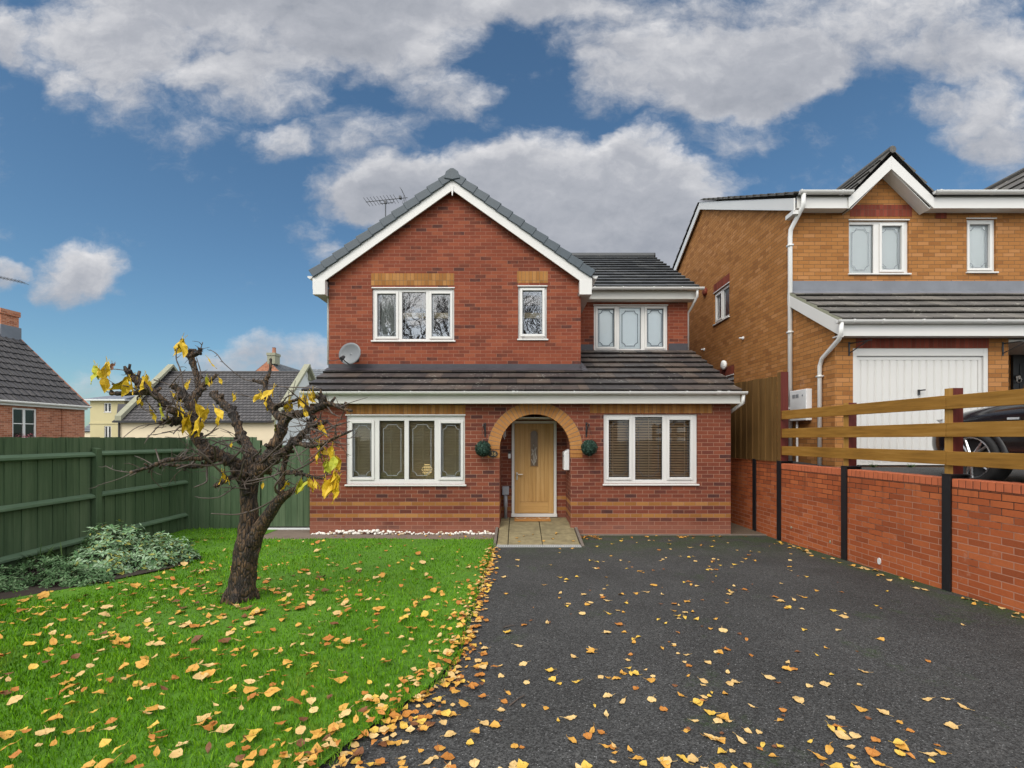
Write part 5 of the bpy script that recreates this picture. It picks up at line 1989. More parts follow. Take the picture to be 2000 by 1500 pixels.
for s in (-1, 1):
    for y in (.86, 3.58):
        c = Vector((XC + s * .905, YN - y, zg + .335))
        mb = MB()
        Mx = Matrix.Translation(c) @ Matrix.Rotation(s * math.pi / 2, 4, 'Y')
        mb.lathe([(.25, -.2), (.325, -.19), (.335, -.12), (.335, .0), (.32, .022), (.262, .03), (.25, .0)], Mx, 36)
        wh = mb.build('wheel', M['tyre'], car, smooth=True)
        mb = MB()
        mb.lathe([(.24, -.12), (.255, .0), (.262, .032), (.248, .036), (.238, .01), (.235, -.1)], Mx, 36)
        mb.lathe([(.004, .0), (.055, .0), (.05, .03), (.004, .032)], Mx, 16)
        for k in range(5):
            a = 2 * math.pi * k / 5 + .5
            for da in (-.16, .16):
                p0 = Mx @ Vector((.045 * math.cos(a), .045 * math.sin(a), .018))
                p1 = Mx @ Vector((.245 * math.cos(a + da), .245 * math.sin(a + da), .018))
                mb.tube([p0, p1], [.022, .014], 6)
        mb.build('rim', M['alloy'], wh, smooth=False)
        mb = MB()
        mb.lathe([(.004, -.10), (.236, -.10), (.236, -.09), (.004, -.09)], Mx, 24)
        mb.build('brake_disc', M['plastic_black'], wh)
        mb = MB()
        arcp = [c + Vector((-s * .03, .385 * math.cos(a), .385 * math.sin(a))) for a in [math.pi * (-.05 + 1.1 * k / 20) for k in range(21)]]
        mb.tube(arcp, .045, 8)
        mb.build('wheel_arch', M['plastic_black'], car, smooth=True)
    mb = MB()
    h0 = [(XC + s * .60, YN - .12, zg + .68), (XC + s * .77, YN - .24, zg + .71), (XC + s * .855, YN - .46, zg + .77), (XC + s * .855, YN - .46, zg + .83), (XC + s * .77, YN - .26, zg + .83), (XC + s * .61, YN - .15, zg + .78)]
    mb.prism(h0, (s * .025, .05, .008))
    mb.build('headlight', M['lens'], car, fix=True)
    mb = MB()
    mb.box(XC + s * .90 - .012, XC + s * .90 + .012, YN - 1.40, YN - 1.28, zg + .80, zg + .825)
    mb.build('side_repeater', M['lens'], car)
    mb = MB()
    mb.box(XC + s * .70 - .15, XC + s * .70 + .15, YN - 4.31, YN - 4.20, zg + .78, zg + .9)
    mb.build('tail_light', M['soldier_red'], car)
    mb = MB()
    mb.hexa([(XC + s * .92, YN - 1.70, zg + 1.05), (XC + s * 1.1, YN - 1.70, zg + 1.05), (XC + s * 1.1, YN - 1.62, zg + 1.05), (XC + s * .92, YN - 1.62, zg + 1.05), (XC + s * .92, YN - 1.72, zg + 1.2), (XC + s * 1.1, YN - 1.72, zg + 1.19), (XC + s * 1.1, YN - 1.62, zg + 1.18), (XC + s * .92, YN - 1.62, zg + 1.18)])
    mb.build('mirror', M['car_paint'], car, fix=True, bevel=.02)
# ------------------------------------------------------------------ houses beyond the green fence
bh = thing('orange_brick_house', 'orange brick house with a grey pantile roof beyond the left end of the green fence', 'house', (-22, 20, 0))
XF, YE_ = -20.25, 22.0
ze = fz(791, 22)
win = (-19.82, -18.86, fz(856, 19.3), fz(797, 19.3))


def rightside(X):
    return lambda u, v, d: Vector((X + d, u, v))


Sr = rightside(XF)
wu = (18.86, 19.82, fz(858, 19.3), fz(797, 19.3))
mb = MB()
wall_mesh(mb, Sr, 10, YE_, -.5, ze, [wu])
rx, rzz = -23.67, fz(650, 22)
mb.poly([(XF, YE_, -.5), (-27.1, YE_, -.5), (-27.1, YE_, ze), (rx, YE_, rzz - .1), (XF, YE_, ze)])
mb.build('wall', M['brick_far'], bh)
um = (wu[0] + wu[1]) / 2
hz = (wu[2] + wu[3]) / 2
window(bh, Sr, wu, [(wu[0] + .07, um - .05, wu[2] + .07, wu[3] - .07, 0), (um + .05, wu[1] - .07, wu[2] + .07, wu[3] - .07, 0)], sill=True, drip=False)
w_ = [o for o in bpy.data.objects if o.name.startswith('window') and o.parent == bh][0]
mb = MB()
mb.mbox(Sr, wu[0] + .07, wu[1] - .07, hz - .018, hz + .018, -.06, -.03)
mb.build('glazing_bar', M['upvc'], w_)
mb = MB()
for k in range(60):
    a = R.uniform(wu[0], wu[1])
    p = Sr(a, wu[2] + .02 + R.random() * .22, .06 + R.random() * .15)
    q = Vector((R.uniform(-1, 1), R.uniform(-1, 1), R.uniform(-1, 1))) * .05
    mb.add([p - q, p + Vector((q.z, q.x, q.y)), p + q], [(0, 1, 2)])
M['pinkflower'] = simple('pink flowers', (.55, .16, .2), .7, var=.4, nscale=20)
fl = mb.build('window_box_flowers', M['pinkflower'])
tag(fl, 'small pink flowers below the white window of the orange brick house', 'flowers')
up = Vector((rx - XF, 0, rzz - ze - .0))
mb = MB()
A = Vector((XF + .12, 9.5, ze - .08))
roof_courses(mb, A, A + Vector((0, YE_ + .1 - 9.5, 0)), up, 12, (up.length + .1) / 12, .05)
A2 = Vector((rx * 2 - XF - .12, YE_ + .1, ze - .08))
roof_courses(mb, A2, A2 - Vector((0, YE_ + .1 - 9.5, 0)), Vector((-up.x, 0, up.z)), 12, (up.length + .1) / 12, .05)
# pantile rolls
upn = up.normalized()
nr = Vector((upn.z, 0, -upn.x))
if nr.z < 0:
    nr = -nr
g_ = (up.length + .1) / 12
for c in range(12):
    y = 10.0 + (c % 2) * .0
    while y < YE_ + .1:
        p0 = A + upn * (g_ * c - .015)
        p1 = A + upn * (g_ * (c + 1))
        a = Vector((p0.x, y, p0.z)) + nr * .035
        b = Vector((p1.x, y, p1.z)) + nr * .0
        mb.tube([a, b], [.055, .045], 6, cap=True)
        y += .30
mb.build('roof', M['pantile'], bh)
mb = MB()
mb.tube([(rx, 9.5, rzz + .05), (rx, YE_ + .1, rzz + .05)], .12, 8)
mb.tube([(XF + .12, YE_ + .09, ze - .05), (rx, YE_ + .09, rzz + .0)], .06, 6)
mb.build('ridge', M['clay'], bh)
mb = MB()
mb.box(rx - .45, rx + .33, YE_ - .75, YE_ + .02, rzz - .5, fz(620, 22))
mb.box(rx - .50, rx + .38, YE_ - .80, YE_ + .06, fz(620, 22), fz(610, 22))
mb.build('chimney', M['brick_far'], bh)
mb = MB()
mb.box(rx - .52, rx + .41, YE_ - .82, YE_ + .06, rzz - .5, rzz + .22)
mb.build('chimney_flashing', M['lead_pale'], bh)
mb = MB()
gutter = [(XF + .2, 9.5, ze - .1), (XF + .2, YE_ + .1, ze - .1)]
mb.tube(gutter, .05, 8)
mb.box(XF + .01, XF + .14, 9.5, YE_, ze - .24, ze - .14)
mb.build('gutter', M['cream_trim'], bh)
mb = MB()
mb.tube([(XF + .03, fx(0, 1) and 20.9, ze - .1), (XF + .03, 20.9, 0)], .02, 6)
mb.build('downpipe', M['brick_far'], bh)
# aerial on its chimney, boom reaching into the view
ya = 21.6
a2 = thing('tv_aerial', 'thin tv aerial reaching out above the chimney of the orange brick house at the left', 'aerial', (fx(-12, ya), ya, fz(610, ya)))
mb = MB()
mb.tube([(fx(-12, ya), ya, fz(625, ya)), (fx(-12, ya), ya, fz(534, ya))], .022, 8)
mb.build('mast', M['aerial'], a2)
mb = MB()
b0, b1 = W(-40, 533, ya), W(48, 552, ya)
mb.tube([b0, b1], .014, 6)
for k in range(12):
    p = b0 + (b1 - b0) * (.1 + .08 * k)
    mb.tube([p - Vector((.06, .18, -.06)), p + Vector((.06, .18, -.06))], .009, 5)
mb.build('boom', M['aerial'], a2)

# cream house, long grey roof, parapet gables
ch = thing('cream_house', 'long cream rendered house with a brown grey pantile roof behind the bare tree', 'house', (-24, 36, 0))
YC = 35.0
YRc = 40.0
xl, xr = fx(232, YC), fx(536, YC)
zec, zrc = fz(819, YC), fz(729, YRc)
mb = MB()
mb.quad((xl, YC, -1), (xr, YC, -1), (xr, YC, zec), (xl, YC, zec))
mb.build('front_wall', M['render_cream'], ch)
for x in (xl, xr):
    mb = MB()
    mb.poly([(x, YC, -1), (x, 45, -1), (x, 45, zec), (x, YRc, zrc + .6), (x, YC, zec)])
    mb.build('gable_wall', M['render_white'], ch)
upc = Vector((0, YRc - YC, zrc - zec))
mb = MB()
roof_courses(mb, (xl - .2, YC - .25, zec - .15), (xr, YC - .25, zec - .15), upc, 19, upc.length * 1.03 / 19, .05)
roof_courses(mb, (xr, 45.2, zec - .15), (xl - .2, 45.2, zec - .15), Vector((0, -upc.y, upc.z)), 19, upc.length * 1.03 / 19, .05)
mb.tube([(xl, YRc, zrc + .06), (xr, YRc, zrc + .06)], .13, 8)
mb.build('roof', M['pantile'], ch)
for x in (xl, xr):
    mb = MB()
    for s in (-1, 1):
        ya_, yb_ = YC - .3 if s < 0 else 45.3, YRc
        za_, zb_ = zec - .1, zrc + .55
        mb.hexa([(x - .05, ya_, za_), (x + .42, ya_, za_), (x + .42, yb_, zb_), (x - .05, yb_, zb_), (x - .05, ya_, za_ + .35), (x + .42, ya_, za_ + .35), (x + .42, yb_, zb_ + .22), (x - .05, yb_, zb_ + .22)])
    mb.build('coping', M['stone'], ch, fix=True)
mb = MB()
mb.box(xl - .2, xr, YC - .36, YC - .26, zec - .26, zec - .14)
mb.tube([(xl + .1, YC - .1, zec - .2), (xl + .1, YC - .1, -1)], .06, 8)
mb.build('gutter', M['plastic_black'], ch)
p = W(605, 735, 41)
mb = MB()
mb.box(p.x - .16, p.x + .16, 40.6, 41.2, zrc - .5, fz(722, 41))
mb.box(p.x - .09, p.x + .09, 40.8, 41.0, fz(722, 41), fz(712, 41))
mb.build('chimney', M['stone'], ch)

# yellow block
yb = thing('yellow_house', 'yellow rendered flat roofed block between the orange house and the cream house', 'house', (-33, 38, 0))
YY = 37.0
xa, xb = fx(176, YY), fx(243, YY)
zt = fz(783, YY)
w1_ = (fx(203, YY), fx(217, YY), fz(805, YY), fz(787, YY))
w2_ = (fx(203.5, YY), fx(217, YY), fz(860, YY), fz(832, YY))
mb = MB()
wall_mesh(mb, front(YY), xa, xb, -1, zt, [w1_, w2_])
mb.quad((xb, YY, -1), (xb, 42, -1), (xb, 42, zt), (xb, YY, zt))
mb.box(xa - .02, xb + .02, YY - .05, YY, fz(828, YY), fz(825, YY))
mb.build('wall', M['render_yellow'], yb)
for r in (w1_, w2_):
    m_ = (r[0] + r[1]) / 2
    window(yb, front(YY), r, [(r[0] + .06, m_ - .05, r[2] + .06, r[3] - .06, 0), (m_ + .05, r[1] - .06, r[2] + .06, r[3] - .06, 0)], drip=False)
mb = MB()
zr_ = fz(770, YY + 2)
mb.hexa([(xa - .35, YY - .35, zt), (xb + .3, YY - .35, zt), (xb + .3, 42, zt), (xa - .35, 42, zt), (xa - .35, YY - .35, zt + .12), (xb + .3, YY - .35, zt + .12), (xb + .3, 42, zt + .12), (xa - .35, 42, zt + .12)])
mb.hexa([(xa - .35, YY - .35, zt + .12), (xb + .3, YY - .35, zt + .12), (xb + .3, 42, zt + .12), (xa - .35, 42, zt + .12), (xa + 1.6, YY + 1.5, zr_), (xb + .3, YY + 1.5, zr_), (xb + .3, 41, zr_), (xa + 1.6, 41, zr_)], 1)
mb.build('roof', [M['render_white'], M['lead_pale']], yb)
mb = MB()
mb.hexa([(xb, 36.2, 3.2), (xl + .4, 36.2, 3.2), (xl + .4, 38, 3.2), (xb, 38, 3.2), (xb, 36.4, fz(790, 37)), (xl + 1.2, 36.6, fz(790, 37)), (xl + 1.2, 38, fz(790, 37)), (xb, 38, fz(790, 37))])
mb.build('link_roof', M['lead'], yb, fix=True)

# chimney house further back
kh = thing('gabled_house', 'distant pinkish brick gable with a chimney above the long grey roof', 'house', (-30, 60, 0))
YK = 58
pk = W(524, 704, YK)
g0, g1 = fx(486, YK), fx(556, YK)
zb_ = fz(735, YK)
mb = MB()
mb.poly([(g0, YK, 0), (g1, YK, 0), (g1, YK, zb_), (pk.x, YK, pk.z), (g0, YK, zb_)])
mb.build('wall', M['brick_far'], kh)
mb = MB()
back = Vector((2.2, 9, -1.2))
tiles = M['slate_far']
for (q, s) in (((g1 + .3, YK, zb_ - .3), 1), ((g0 - .3, YK, zb_ - .3), -1)):
    A = Vector(q)
    roof_courses(mb, A if s > 0 else A + Vector((0, 9, 0)), A + Vector((0, 9, 0)) if s > 0 else A, Vector((pk.x, 0, pk.z)) - Vector((A.x, 0, A.z)), 10, (Vector((pk.x, 0, pk.z)) - Vector((A.x, 0, A.z))).length / 10)
roof_courses(mb, (g1, YK + 2.5, zb_ - 1.0), (fx(600, YK), YK + 2.5, zb_ - 1.0), Vector((0, 3.6, pk.z - zb_ + .9)), 8, .55)
mb.build('roof', tiles, kh)
mb = MB()
mb.box(fx(522, YK), fx(537, YK), YK - .02, YK + 1.2, pk.z - .4, fz(690, YK))
mb.box(fx(521, YK), fx(538, YK), YK - .1, YK + 1.3, fz(694, YK), fz(689, YK))
mb.build('chimney', M['stone'], kh)
mb = MB()
mb.lathe([(.26, 0), (.22, .3), (.2, .75), (.24, .8)], Matrix.Translation((fx(530.5, YK), YK + .6, fz(690, YK))), 12)
mb.build('chimney_pot', M['clay'], kh)
# tiny far house in the gap
th = thing('slate_roof_house', 'sliver of a far house with a blue slate roof left of the yellow block', 'house', (-50, 55, 0))
YT = 55
mb = MB()
mb.quad((fx(160, YT), YT, -1), (fx(186, YT), YT, -1), (fx(186, YT), YT, fz(843, YT)), (fx(160, YT), YT, fz(843, YT)))
mb.build('wall', M['render_cream'], th)
mb = MB()
roof_courses(mb, (fx(160, YT), YT - .2, fz(843, YT)), (fx(186, YT), YT - .2, fz(843, YT)), Vector((0, 2.5, 1.9)), 7, .45)
mb.build('roof', M['slate_far'], th)
mb = MB()
mb.box(fx(170, YT), fx(176, YT), YT + 2.5, YT + 4, fz(818, YT), fz(806, YT))
mb.build('chimney', M['clay'], th)
# houses across the street, seen only as reflections in the panes
for i, (x, w, hgt_, mt, lab) in enumerate(((-9.5, 9, 5.0, 'brick_far', 'brick house across the street with white windows, opposite the lawn'), (4.5, 10, 5.2, 'brick_up', 'red brick house across the street with white windows, opposite the drive'))):
    y = -27.0
    t_ = thing('opposite_house', lab, 'house', (x, y, gz(y)))
    Mo = lambda u, v, d, y=y: Vector((u, y + d, v))
    hs = [(x - w / 2 + 1 + 2.6 * k, x - w / 2 + 2.3 + 2.6 * k, z0, z0 + 1.2) for k in range(3) for z0 in (1.5, 4.0)]
    mb = MB()
    wall_mesh(mb, Mo, x - w / 2, x + w / 2, 0, hgt_ + .5, hs)
    mb.build('wall', M[mt], t_)
    for h in hs:
        m_ = (h[0] + h[1]) / 2
        window(t_, Mo, h, [(h[0] + .08, m_ - .05, h[2] + .08, h[3] - .08, 0), (m_ + .05, h[1] - .08, h[2] + .08, h[3] - .08, 0)], drip=False, blind=('flat', 'blind_pale', 0))
    mb = MB()
    roof_courses(mb, (x + w / 2 + .3, y + .4, hgt_ + .35), (x - w / 2 - .3, y + .4, hgt_ + .35), Vector((0, -4, 2.6)), 13, .36)
    mb.build('roof', M['tile_brown'], t_)
# ------------------------------------------------------------------ the pollarded cherry
BASE = G(470, 1178)
TY = BASE.y
tree = thing('cherry_tree', 'small pollarded cherry tree with bare gnarled branches and a few yellow leaves', 'tree', BASE)
K = TY / F


def P(px, py, dy=0.0):
    return W(px, py, TY + dy)


def spline(pts, n=6):
    pts = [Vector(p) for p in pts]
    out = []
    for i in range(len(pts) - 1):
        p0, p1, p2, p3 = pts[max(0, i - 1)], pts[i], pts[i + 1], pts[min(len(pts) - 1, i + 2)]
        for k in range(n):
            t = k / n
            out.append(.5 * ((2 * p1) + (p2 - p0) * t + (2 * p0 - 5 * p1 + 4 * p2 - p3) * t * t + (3 * p1 - p0 - 3 * p2 + p3) * t * t * t))
    out.append(pts[-1])
    return out


def rsp(r, n=6):
    out = []
    for a, b in zip(r, r[1:]):
        for k in range(n):
            out.append(a + (b - a) * k / n)
    return out + [r[-1]]


def limb(mb, spec, seg=12, knob=.0, seed=0):
    pts = [P(a, b, d) for a, b, d, r in spec]
    rr = rsp([r * (.90 if r > .085 else (.85 if r > .055 else .80)) for *_, r in spec])
    sp = spline(pts)
    rs = random.Random(seed)
    out = []
    for i, r in enumerate(rr):
        k = 1 + knob * (rs.random() ** 3) * 1.2
        out.append(r * k)
    mb.tube(sp, out, seg, wob=.15 if seg > 12 else .22, seed=seed)
    return list(zip(sp, out))


allpts = []
mb = MB()
px2m = K
limbs_trunk = [
    [(469, 1192, .0, .170), (470, 1172, 0, .152), (473, 1150, 0, .142), (476, 1120, .01, .136), (479, 1090, .0, .134), (485, 1060, 0, .136), (486, 1035, .01, .108), (487, 1000, .02, .092), (486, 965, .02, .092), (489, 935, .02, .096), (490, 905, .03, .11), (489, 885, .03, .07)],
    [(492, 1062, -.02, .10), (508, 1030, -.05, .082), (527, 1003, -.10, .068), (546, 976, -.16, .060), (566, 962, -.2, .040), (585, 950, -.24, .028), (606, 938, -.27, .020)],
]
for i, l in enumerate(limbs_trunk):
    limb(mb, l, 26 if i == 0 else 14, .0, 50 + i)
# root flare lobes
for a in (0.3, 1.5, 2.6, 3.7, 4.9):
    d = Vector((math.cos(a), math.sin(a), 0))
    b0 = P(470, 1148)
    mb.tube([b0 + d * .05 + Vector((0, 0, .04)), b0 + d * .12 + Vector((0, 0, -.07)), BASE + d * .175 + Vector((0, 0, -.03))], [.06, .05, .028], 8, wob=.3, seed=a)
mb.build('trunk', M['bark'], tree, smooth=True)
branches = [
    # left main limb and its crown
    [(488, 925, .02, .085), (462, 908, -.04, .075), (440, 896, -.1, .072), (414, 882, -.16, .066), (392, 868, -.2, .060), (381, 848, -.22, .062), (383, 828, -.22, .058), (378, 805, -.2, .050), (366, 780, -.2, .046), (350, 762, -.22, .040), (336, 752, -.25, .030)],
    [(374, 795, -.2, .045), (384, 770, -.15, .042), (398, 752, -.1, .032), (412, 742, -.08, .024), (424, 731, -.06, .014)],
    [(388, 762, -.12, .036), (384, 735, -.1, .033), (377, 712, -.1, .036), (371, 692, -.1, .040), (370, 684, -.1, .043)],
    [(370, 690, -.1, .036), (380, 692, -.1, .030), (389, 688, -.1, .026), (391, 680, -.1, .022)],
    [(381, 836, -.22, .05), (362, 822, -.3, .040), (344, 808, -.36, .034), (325, 792, -.42, .033), (307, 774, -.46, .034), (292, 762, -.48, .044), (278, 752, -.5, .046), (262, 738, -.52, .040), (249, 726, -.54, .026), (243, 715, -.55, .012)],
    [(290, 765, -.48, .040), (270, 767, -.5, .028), (245, 769, -.52, .022), (215, 768, -.55, .020)],
    [(246, 768, -.52, .02), (236, 757, -.52, .014), (220, 750, -.5, .012)],
    [(384, 826, -.22, .045), (362, 826, -.26, .036), (343, 819, -.3, .033), (328, 823, -.32, .028), (312, 827, -.34, .022)],
    # low left arms
    [(420, 890, -.15, .036), (396, 895, -.3, .026), (360, 896, -.42, .023), (325, 899, -.5, .023), (300, 909, -.55, .020), (276, 917, -.6, .018), (254, 923, -.62, .015)],
    [(425, 897, -.16, .03), (403, 907, -.22, .022), (386, 912, -.28, .020), (366, 911, -.32, .020), (340, 909, -.36, .017), (314, 907, -.4, .012)],
    # middle
    [(491, 925, .03, .075), (498, 900, .1, .066), (484, 872, .2, .058), (470, 848, .28, .055), (462, 824, .32, .052), (452, 804, .36, .046), (438, 790, .4, .044), (424, 776, .42, .050), (414, 768, .44, .040)],
    # right main limb
    [(494, 925, .0, .08), (512, 905, -.02, .070), (532, 878, -.05, .062), (546, 850, -.06, .058), (553, 828, -.06, .058), (566, 812, -.1, .050), (590, 808, -.15, .044), (614, 800, -.2, .038), (632, 791, -.25, .037), (648, 789, -.3, .026), (666, 797, -.33, .020), (688, 803, -.36, .010)],
    [(552, 818, -.06, .05), (538, 806, -.0, .045), (526, 788, .05, .042), (519, 765, .08, .032), (519, 745, .1, .028), (524, 732, .1, .026)],
    [(524, 738, .1, .024), (528, 720, .1, .016), (529, 700, .1, .012)],
    [(522, 745, .1, .026), (508, 747, .1, .020), (494, 742, .1, .018)],
    [(532, 800, .0, .034), (548, 792, -.05, .024), (566, 785, -.1, .020), (584, 779, -.15, .012)],
    [(664, 796, -.33, .018), (672, 793, -.34, .016), (676, 785, -.34, .011)],
    [(626, 794, -.24, .022), (627, 778, -.24, .016), (626, 758, -.24, .012)],
    # outer right limb
    [(497, 928, -.05, .07), (522, 906, -.12, .056), (546, 888, -.2, .050), (566, 872, -.26, .046), (576, 858, -.3, .044)],
    [(574, 862, -.3, .036), (590, 868, -.36, .027), (610, 871, -.42, .025), (632, 866, -.48, .022), (654, 855, -.54, .016), (688, 841, -.6, .008)],
    [(574, 862, -.28, .038), (592, 846, -.26, .034), (608, 834, -.25, .032), (626, 828, -.24, .024), (640, 822, -.24, .018)],
    [(600, 838, -.25, .03), (606, 822, -.2, .026), (616, 812, -.2, .024)],
    # riser off the low right limb
    [(545, 982, -.16, .036), (550, 950, -.18, .034), (554, 915, -.2, .033), (560, 885, -.22, .033), (568, 862, -.25, .03)],
    [(551, 926, -.19, .026), (572, 922, -.26, .022), (592, 926, -.32, .022), (612, 932, -.36, .016), (632, 935, -.4, .010)],
    # low stubs
    [(480, 930, -.08, .045), (458, 930, -.16, .034), (440, 938, -.22, .028), (418, 951, -.28, .020)],
    [(482, 965, -.08, .04), (468, 940, -.14, .026), (456, 915, -.18, .020)],
]
KN = random.Random(314)
for i, l in enumerate(branches):
    mb = MB()
    pr_ = limb(mb, l, 10, .45, i * 3 + 1)
    allpts += pr_
    for q in range(3, len(pr_) - 1):
        p, r = pr_[q]
        if r < .013 or KN.random() > .17:
            continue
        ax = (pr_[q + 1][0] - pr_[q - 1][0]).normalized()
        d = (ax.orthogonal() * 1.0)
        d.rotate(Matrix.Rotation(KN.random() * 6.28, 3, ax))
        d = (d.normalized() + ax * KN.uniform(.1, .9)).normalized()
        l = KN.uniform(.02, .06) + r
        rs_ = r * KN.uniform(.35, .6)
        mb.tube([p, p + d * l * .6, p + d * l], [rs_ * 1.25, rs_, rs_ * KN.uniform(.8, 1.15)], 7, wob=.2, seed=q)
    tip, r = pr_[-1]
    mb.build('branch', M['bark'], tree, smooth=True)
# twigs
TW = [
    [(516, 742, .1, .006), (480, 742, .1, .005), (440, 712, 0, .004), (424, 692, 0, .005), (410, 683, 0, .003)],
    [(519, 752, .1, .007), (560, 756, .05, .006), (600, 757, .0, .006), (628, 760, 0, .004)],
    [(540, 790, .1, .007), (490, 775, .2, .006), (462, 770, .2, .005)],
    [(362, 776, -.2, .007), (358, 752, -.2, .006), (352, 722, -.2, .006), (344, 700, -.2, .005), (346, 680, -.2, .004)],
    [(385, 755, -.12, .006), (392, 730, -.1, .005), (384, 700, -.1, .004)],
    [(391, 684, -.1, .006), (396, 668, -.1, .003)],
    [(248, 724, -.54, .005), (225, 721, -.56, .004), (205, 722, -.58, .003)],
    [(330, 757, -.26, .006), (345, 738, -.3, .005), (362, 722, -.3, .003)],
    [(352, 760, -.22, .006), (322, 748, -.25, .005), (300, 742, -.3, .005)],
    [(275, 770, -.5, .007), (268, 780, -.5, .006), (282, 800, -.48, .005), (306, 806, -.45, .004)],
    [(500, 890, .1, .009), (466, 875, .0, .008), (436, 868, -.1, .008), (408, 858, -.2, .006), (390, 858, -.25, .005)],
    [(470, 860, .2, .008), (430, 862, .0, .007), (395, 882, -.3, .006), (356, 898, -.45, .004)],
    [(488, 1000, -.1, .010), (520, 985, -.14, .008), (546, 966, -.2, .005), (560, 948, -.24, .004)],
    [(484, 1000, -.12, .009), (460, 1005, -.2, .007), (412, 1003, -.3, .004)],
    [(470, 930, -.1, .009), (480, 945, -.16, .008), (508, 940, -.2, .006), (520, 938, -.2, .003)],
    [(486, 955, -.1, .008), (452, 952, -.2, .006), (432, 952, -.26, .004)],
    [(460, 950, -.16, .006), (430, 970, -.26, .005), (400, 973, -.32, .005), (381, 970, -.34, .003)],
    [(500, 910, -.1, .012), (520, 895, -.2, .010), (548, 868, -.3, .007), (560, 862, -.3, .004)],
    [(446, 905, -.1, .011), (470, 880, -.2, .009), (476, 868, -.22, .007)],
    [(500, 935, -.1, .012), (520, 918, -.16, .010), (546, 896, -.22, .006)],
    [(560, 890, -.3, .006), (590, 888, -.36, .004), (602, 890, -.4, .003)],
    [(644, 858, -.5, .006), (664, 866, -.55, .005), (682, 868, -.6, .003)],
    [(660, 798, -.33, .005), (680, 788, -.38, .004), (718, 776, -.42, .002)],
    [(640, 794, -.28, .008), (650, 808, -.32, .006), (664, 814, -.36, .003)],
    [(404, 905, -.24, .010), (404, 930, -.26, .009), (402, 942, -.28, .007), (378, 952, -.34, .004)],
    [(312, 902, -.52, .008), (308, 890, -.5, .007), (304, 877, -.5, .006)],
    [(300, 908, -.54, .008), (270, 922, -.5, .006), (254, 930, -.5, .004)],
    [(346, 900, -.45, .006), (358, 885, -.4, .005), (376, 876, -.4, .004)],
    [(384, 842, -.22, .007), (352, 840, -.3, .005), (316, 845, -.34, .003)],
    [(632, 935, -.4, .008), (640, 922, -.42, .007), (648, 900, -.44, .005)],
    [(604, 938, -.27, .008), (625, 930, -.32, .007), (655, 926, -.38, .004)],
]
mb = MB()
for i, l in enumerate(TW):
    pts = spline([P(a, b, d) for a, b, d, r in l], 5)
    rr = rsp([r for *_, r in l], 5)
    mb.tube(pts, [r * (1 + .25 * (k % 3 == 1)) for k, r in enumerate(rr)], 6)
    allpts += [(p, .004) for p in pts[3::4]]
tr = random.Random(77)
big_ = [q for q in allpts if .02 < q[1] < .07 and q[0].z > 1.25]
for k in range(64):
    p, r = big_[tr.randrange(len(big_))]
    ctr = P(490, 850, .1)
    out = (p - ctr)
    out.z *= .5
    d = (out.normalized() * .5 + Vector((tr.gauss(0, .6), tr.gauss(0, .7), tr.gauss(.3, .45)))).normalized()
    l = tr.uniform(.25, .62)
    pts = [p]
    for _ in range(4):
        d = (d + Vector((tr.gauss(0, .28), tr.gauss(0, .28), tr.gauss(.0, .25)))).normalized()
        q = pts[-1] + d * l / 4
        if q.z > 2.36 or not fx(225, q.y) < q.x < fx(690, q.y):
            break
        pts.append(q)
    if len(pts) < 3:
        continue
    sp = spline(pts, 4)
    r0 = tr.uniform(.007, .014)
    mb.tube(sp, [r0 * (1 - .65 * i / len(sp)) * (1.3 if i % 5 == 3 else 1) for i in range(len(sp))], 6)
    allpts += [(q, .004) for q in sp[3::3]]
for k in range(520):
    p, r = allpts[tr.randrange(len(allpts))]
    if p.z < 1.15:
        continue
    d = Vector((tr.gauss(0, 1), tr.gauss(0, 1), tr.gauss(.25, .8))).normalized()
    l = tr.choice([.05, .08, .12, .2, .3] if p.z < 2.15 else [.03, .05, .08, .12]) * tr.uniform(.7, 1.2)
    m_ = p + d * l * .5 + Vector((tr.uniform(-1, 1), tr.uniform(-1, 1), tr.uniform(-1, 1))) * l * .13
    e = p + d * l + Vector((0, 0, l * tr.uniform(-.2, .3)))
    r0 = .0028 + l * .008
    sp = spline([p, m_, e], 4)
    mb.tube(sp, [r0 * (1 - .6 * q / 8) * (1.35 if q % 4 == 2 else 1) for q in range(len(sp))], 5)
    if l > .15:
        for _ in range(tr.randrange(1, 4)):
            b = sp[tr.randrange(2, len(sp) - 1)]
            d2 = (d + Vector((tr.gauss(0, .8), tr.gauss(0, .8), tr.gauss(0, .8)))).normalized()
            mb.tube([b, b + d2 * l * .2, b + d2 * l * .34 + Vector((0, 0, .01))], [r0 * .6, r0 * .5, r0 * .25], 5)
mb.build('twigs', M['twig'], tree, smooth=True)


def hleaf(mb, p, d, L, w, rnd, mi=0, curl=.6):
    """a hanging leaf blade: base at p, pointing along d"""
    d = d.normalized()
    s = d.orthogonal().normalized()
    s.rotate(Matrix.Rotation(rnd.random() * 6.28, 3, d))
    n = d.cross(s)
    prof = [0.03, .55, .92, 1.0, .78, .4, .0]
    rows = []
    c1 = rnd.uniform(-curl, curl)
    for i, q in enumerate(prof):
        t = i / (len(prof) - 1)
        c = p + d * (L * t) + n * (c1 * L * .35 * t * t) + s * (.05 * L * math.sin(t * 5 + c1 * 4))
        f = w * q * .5
        fold = rnd.uniform(.15, .45)
        wv = .12 * w * math.sin(t * 11 + c1 * 9)
        rows.append([c - s * f + n * (f * fold + wv), c, c + s * f + n * (f * fold - wv)])
    vs = [q for r in rows for q in r]
    fs = []
    for i in range(len(rows) - 1):
        for k in (0, 1):
            a = i * 3 + k
            fs.append((a, a + 1, a + 4, a + 3))
    mb.add(vs, fs, mi)
    mb.tube([p - d * L * .28 + n * L * .05, p], .0022, 4, mi)


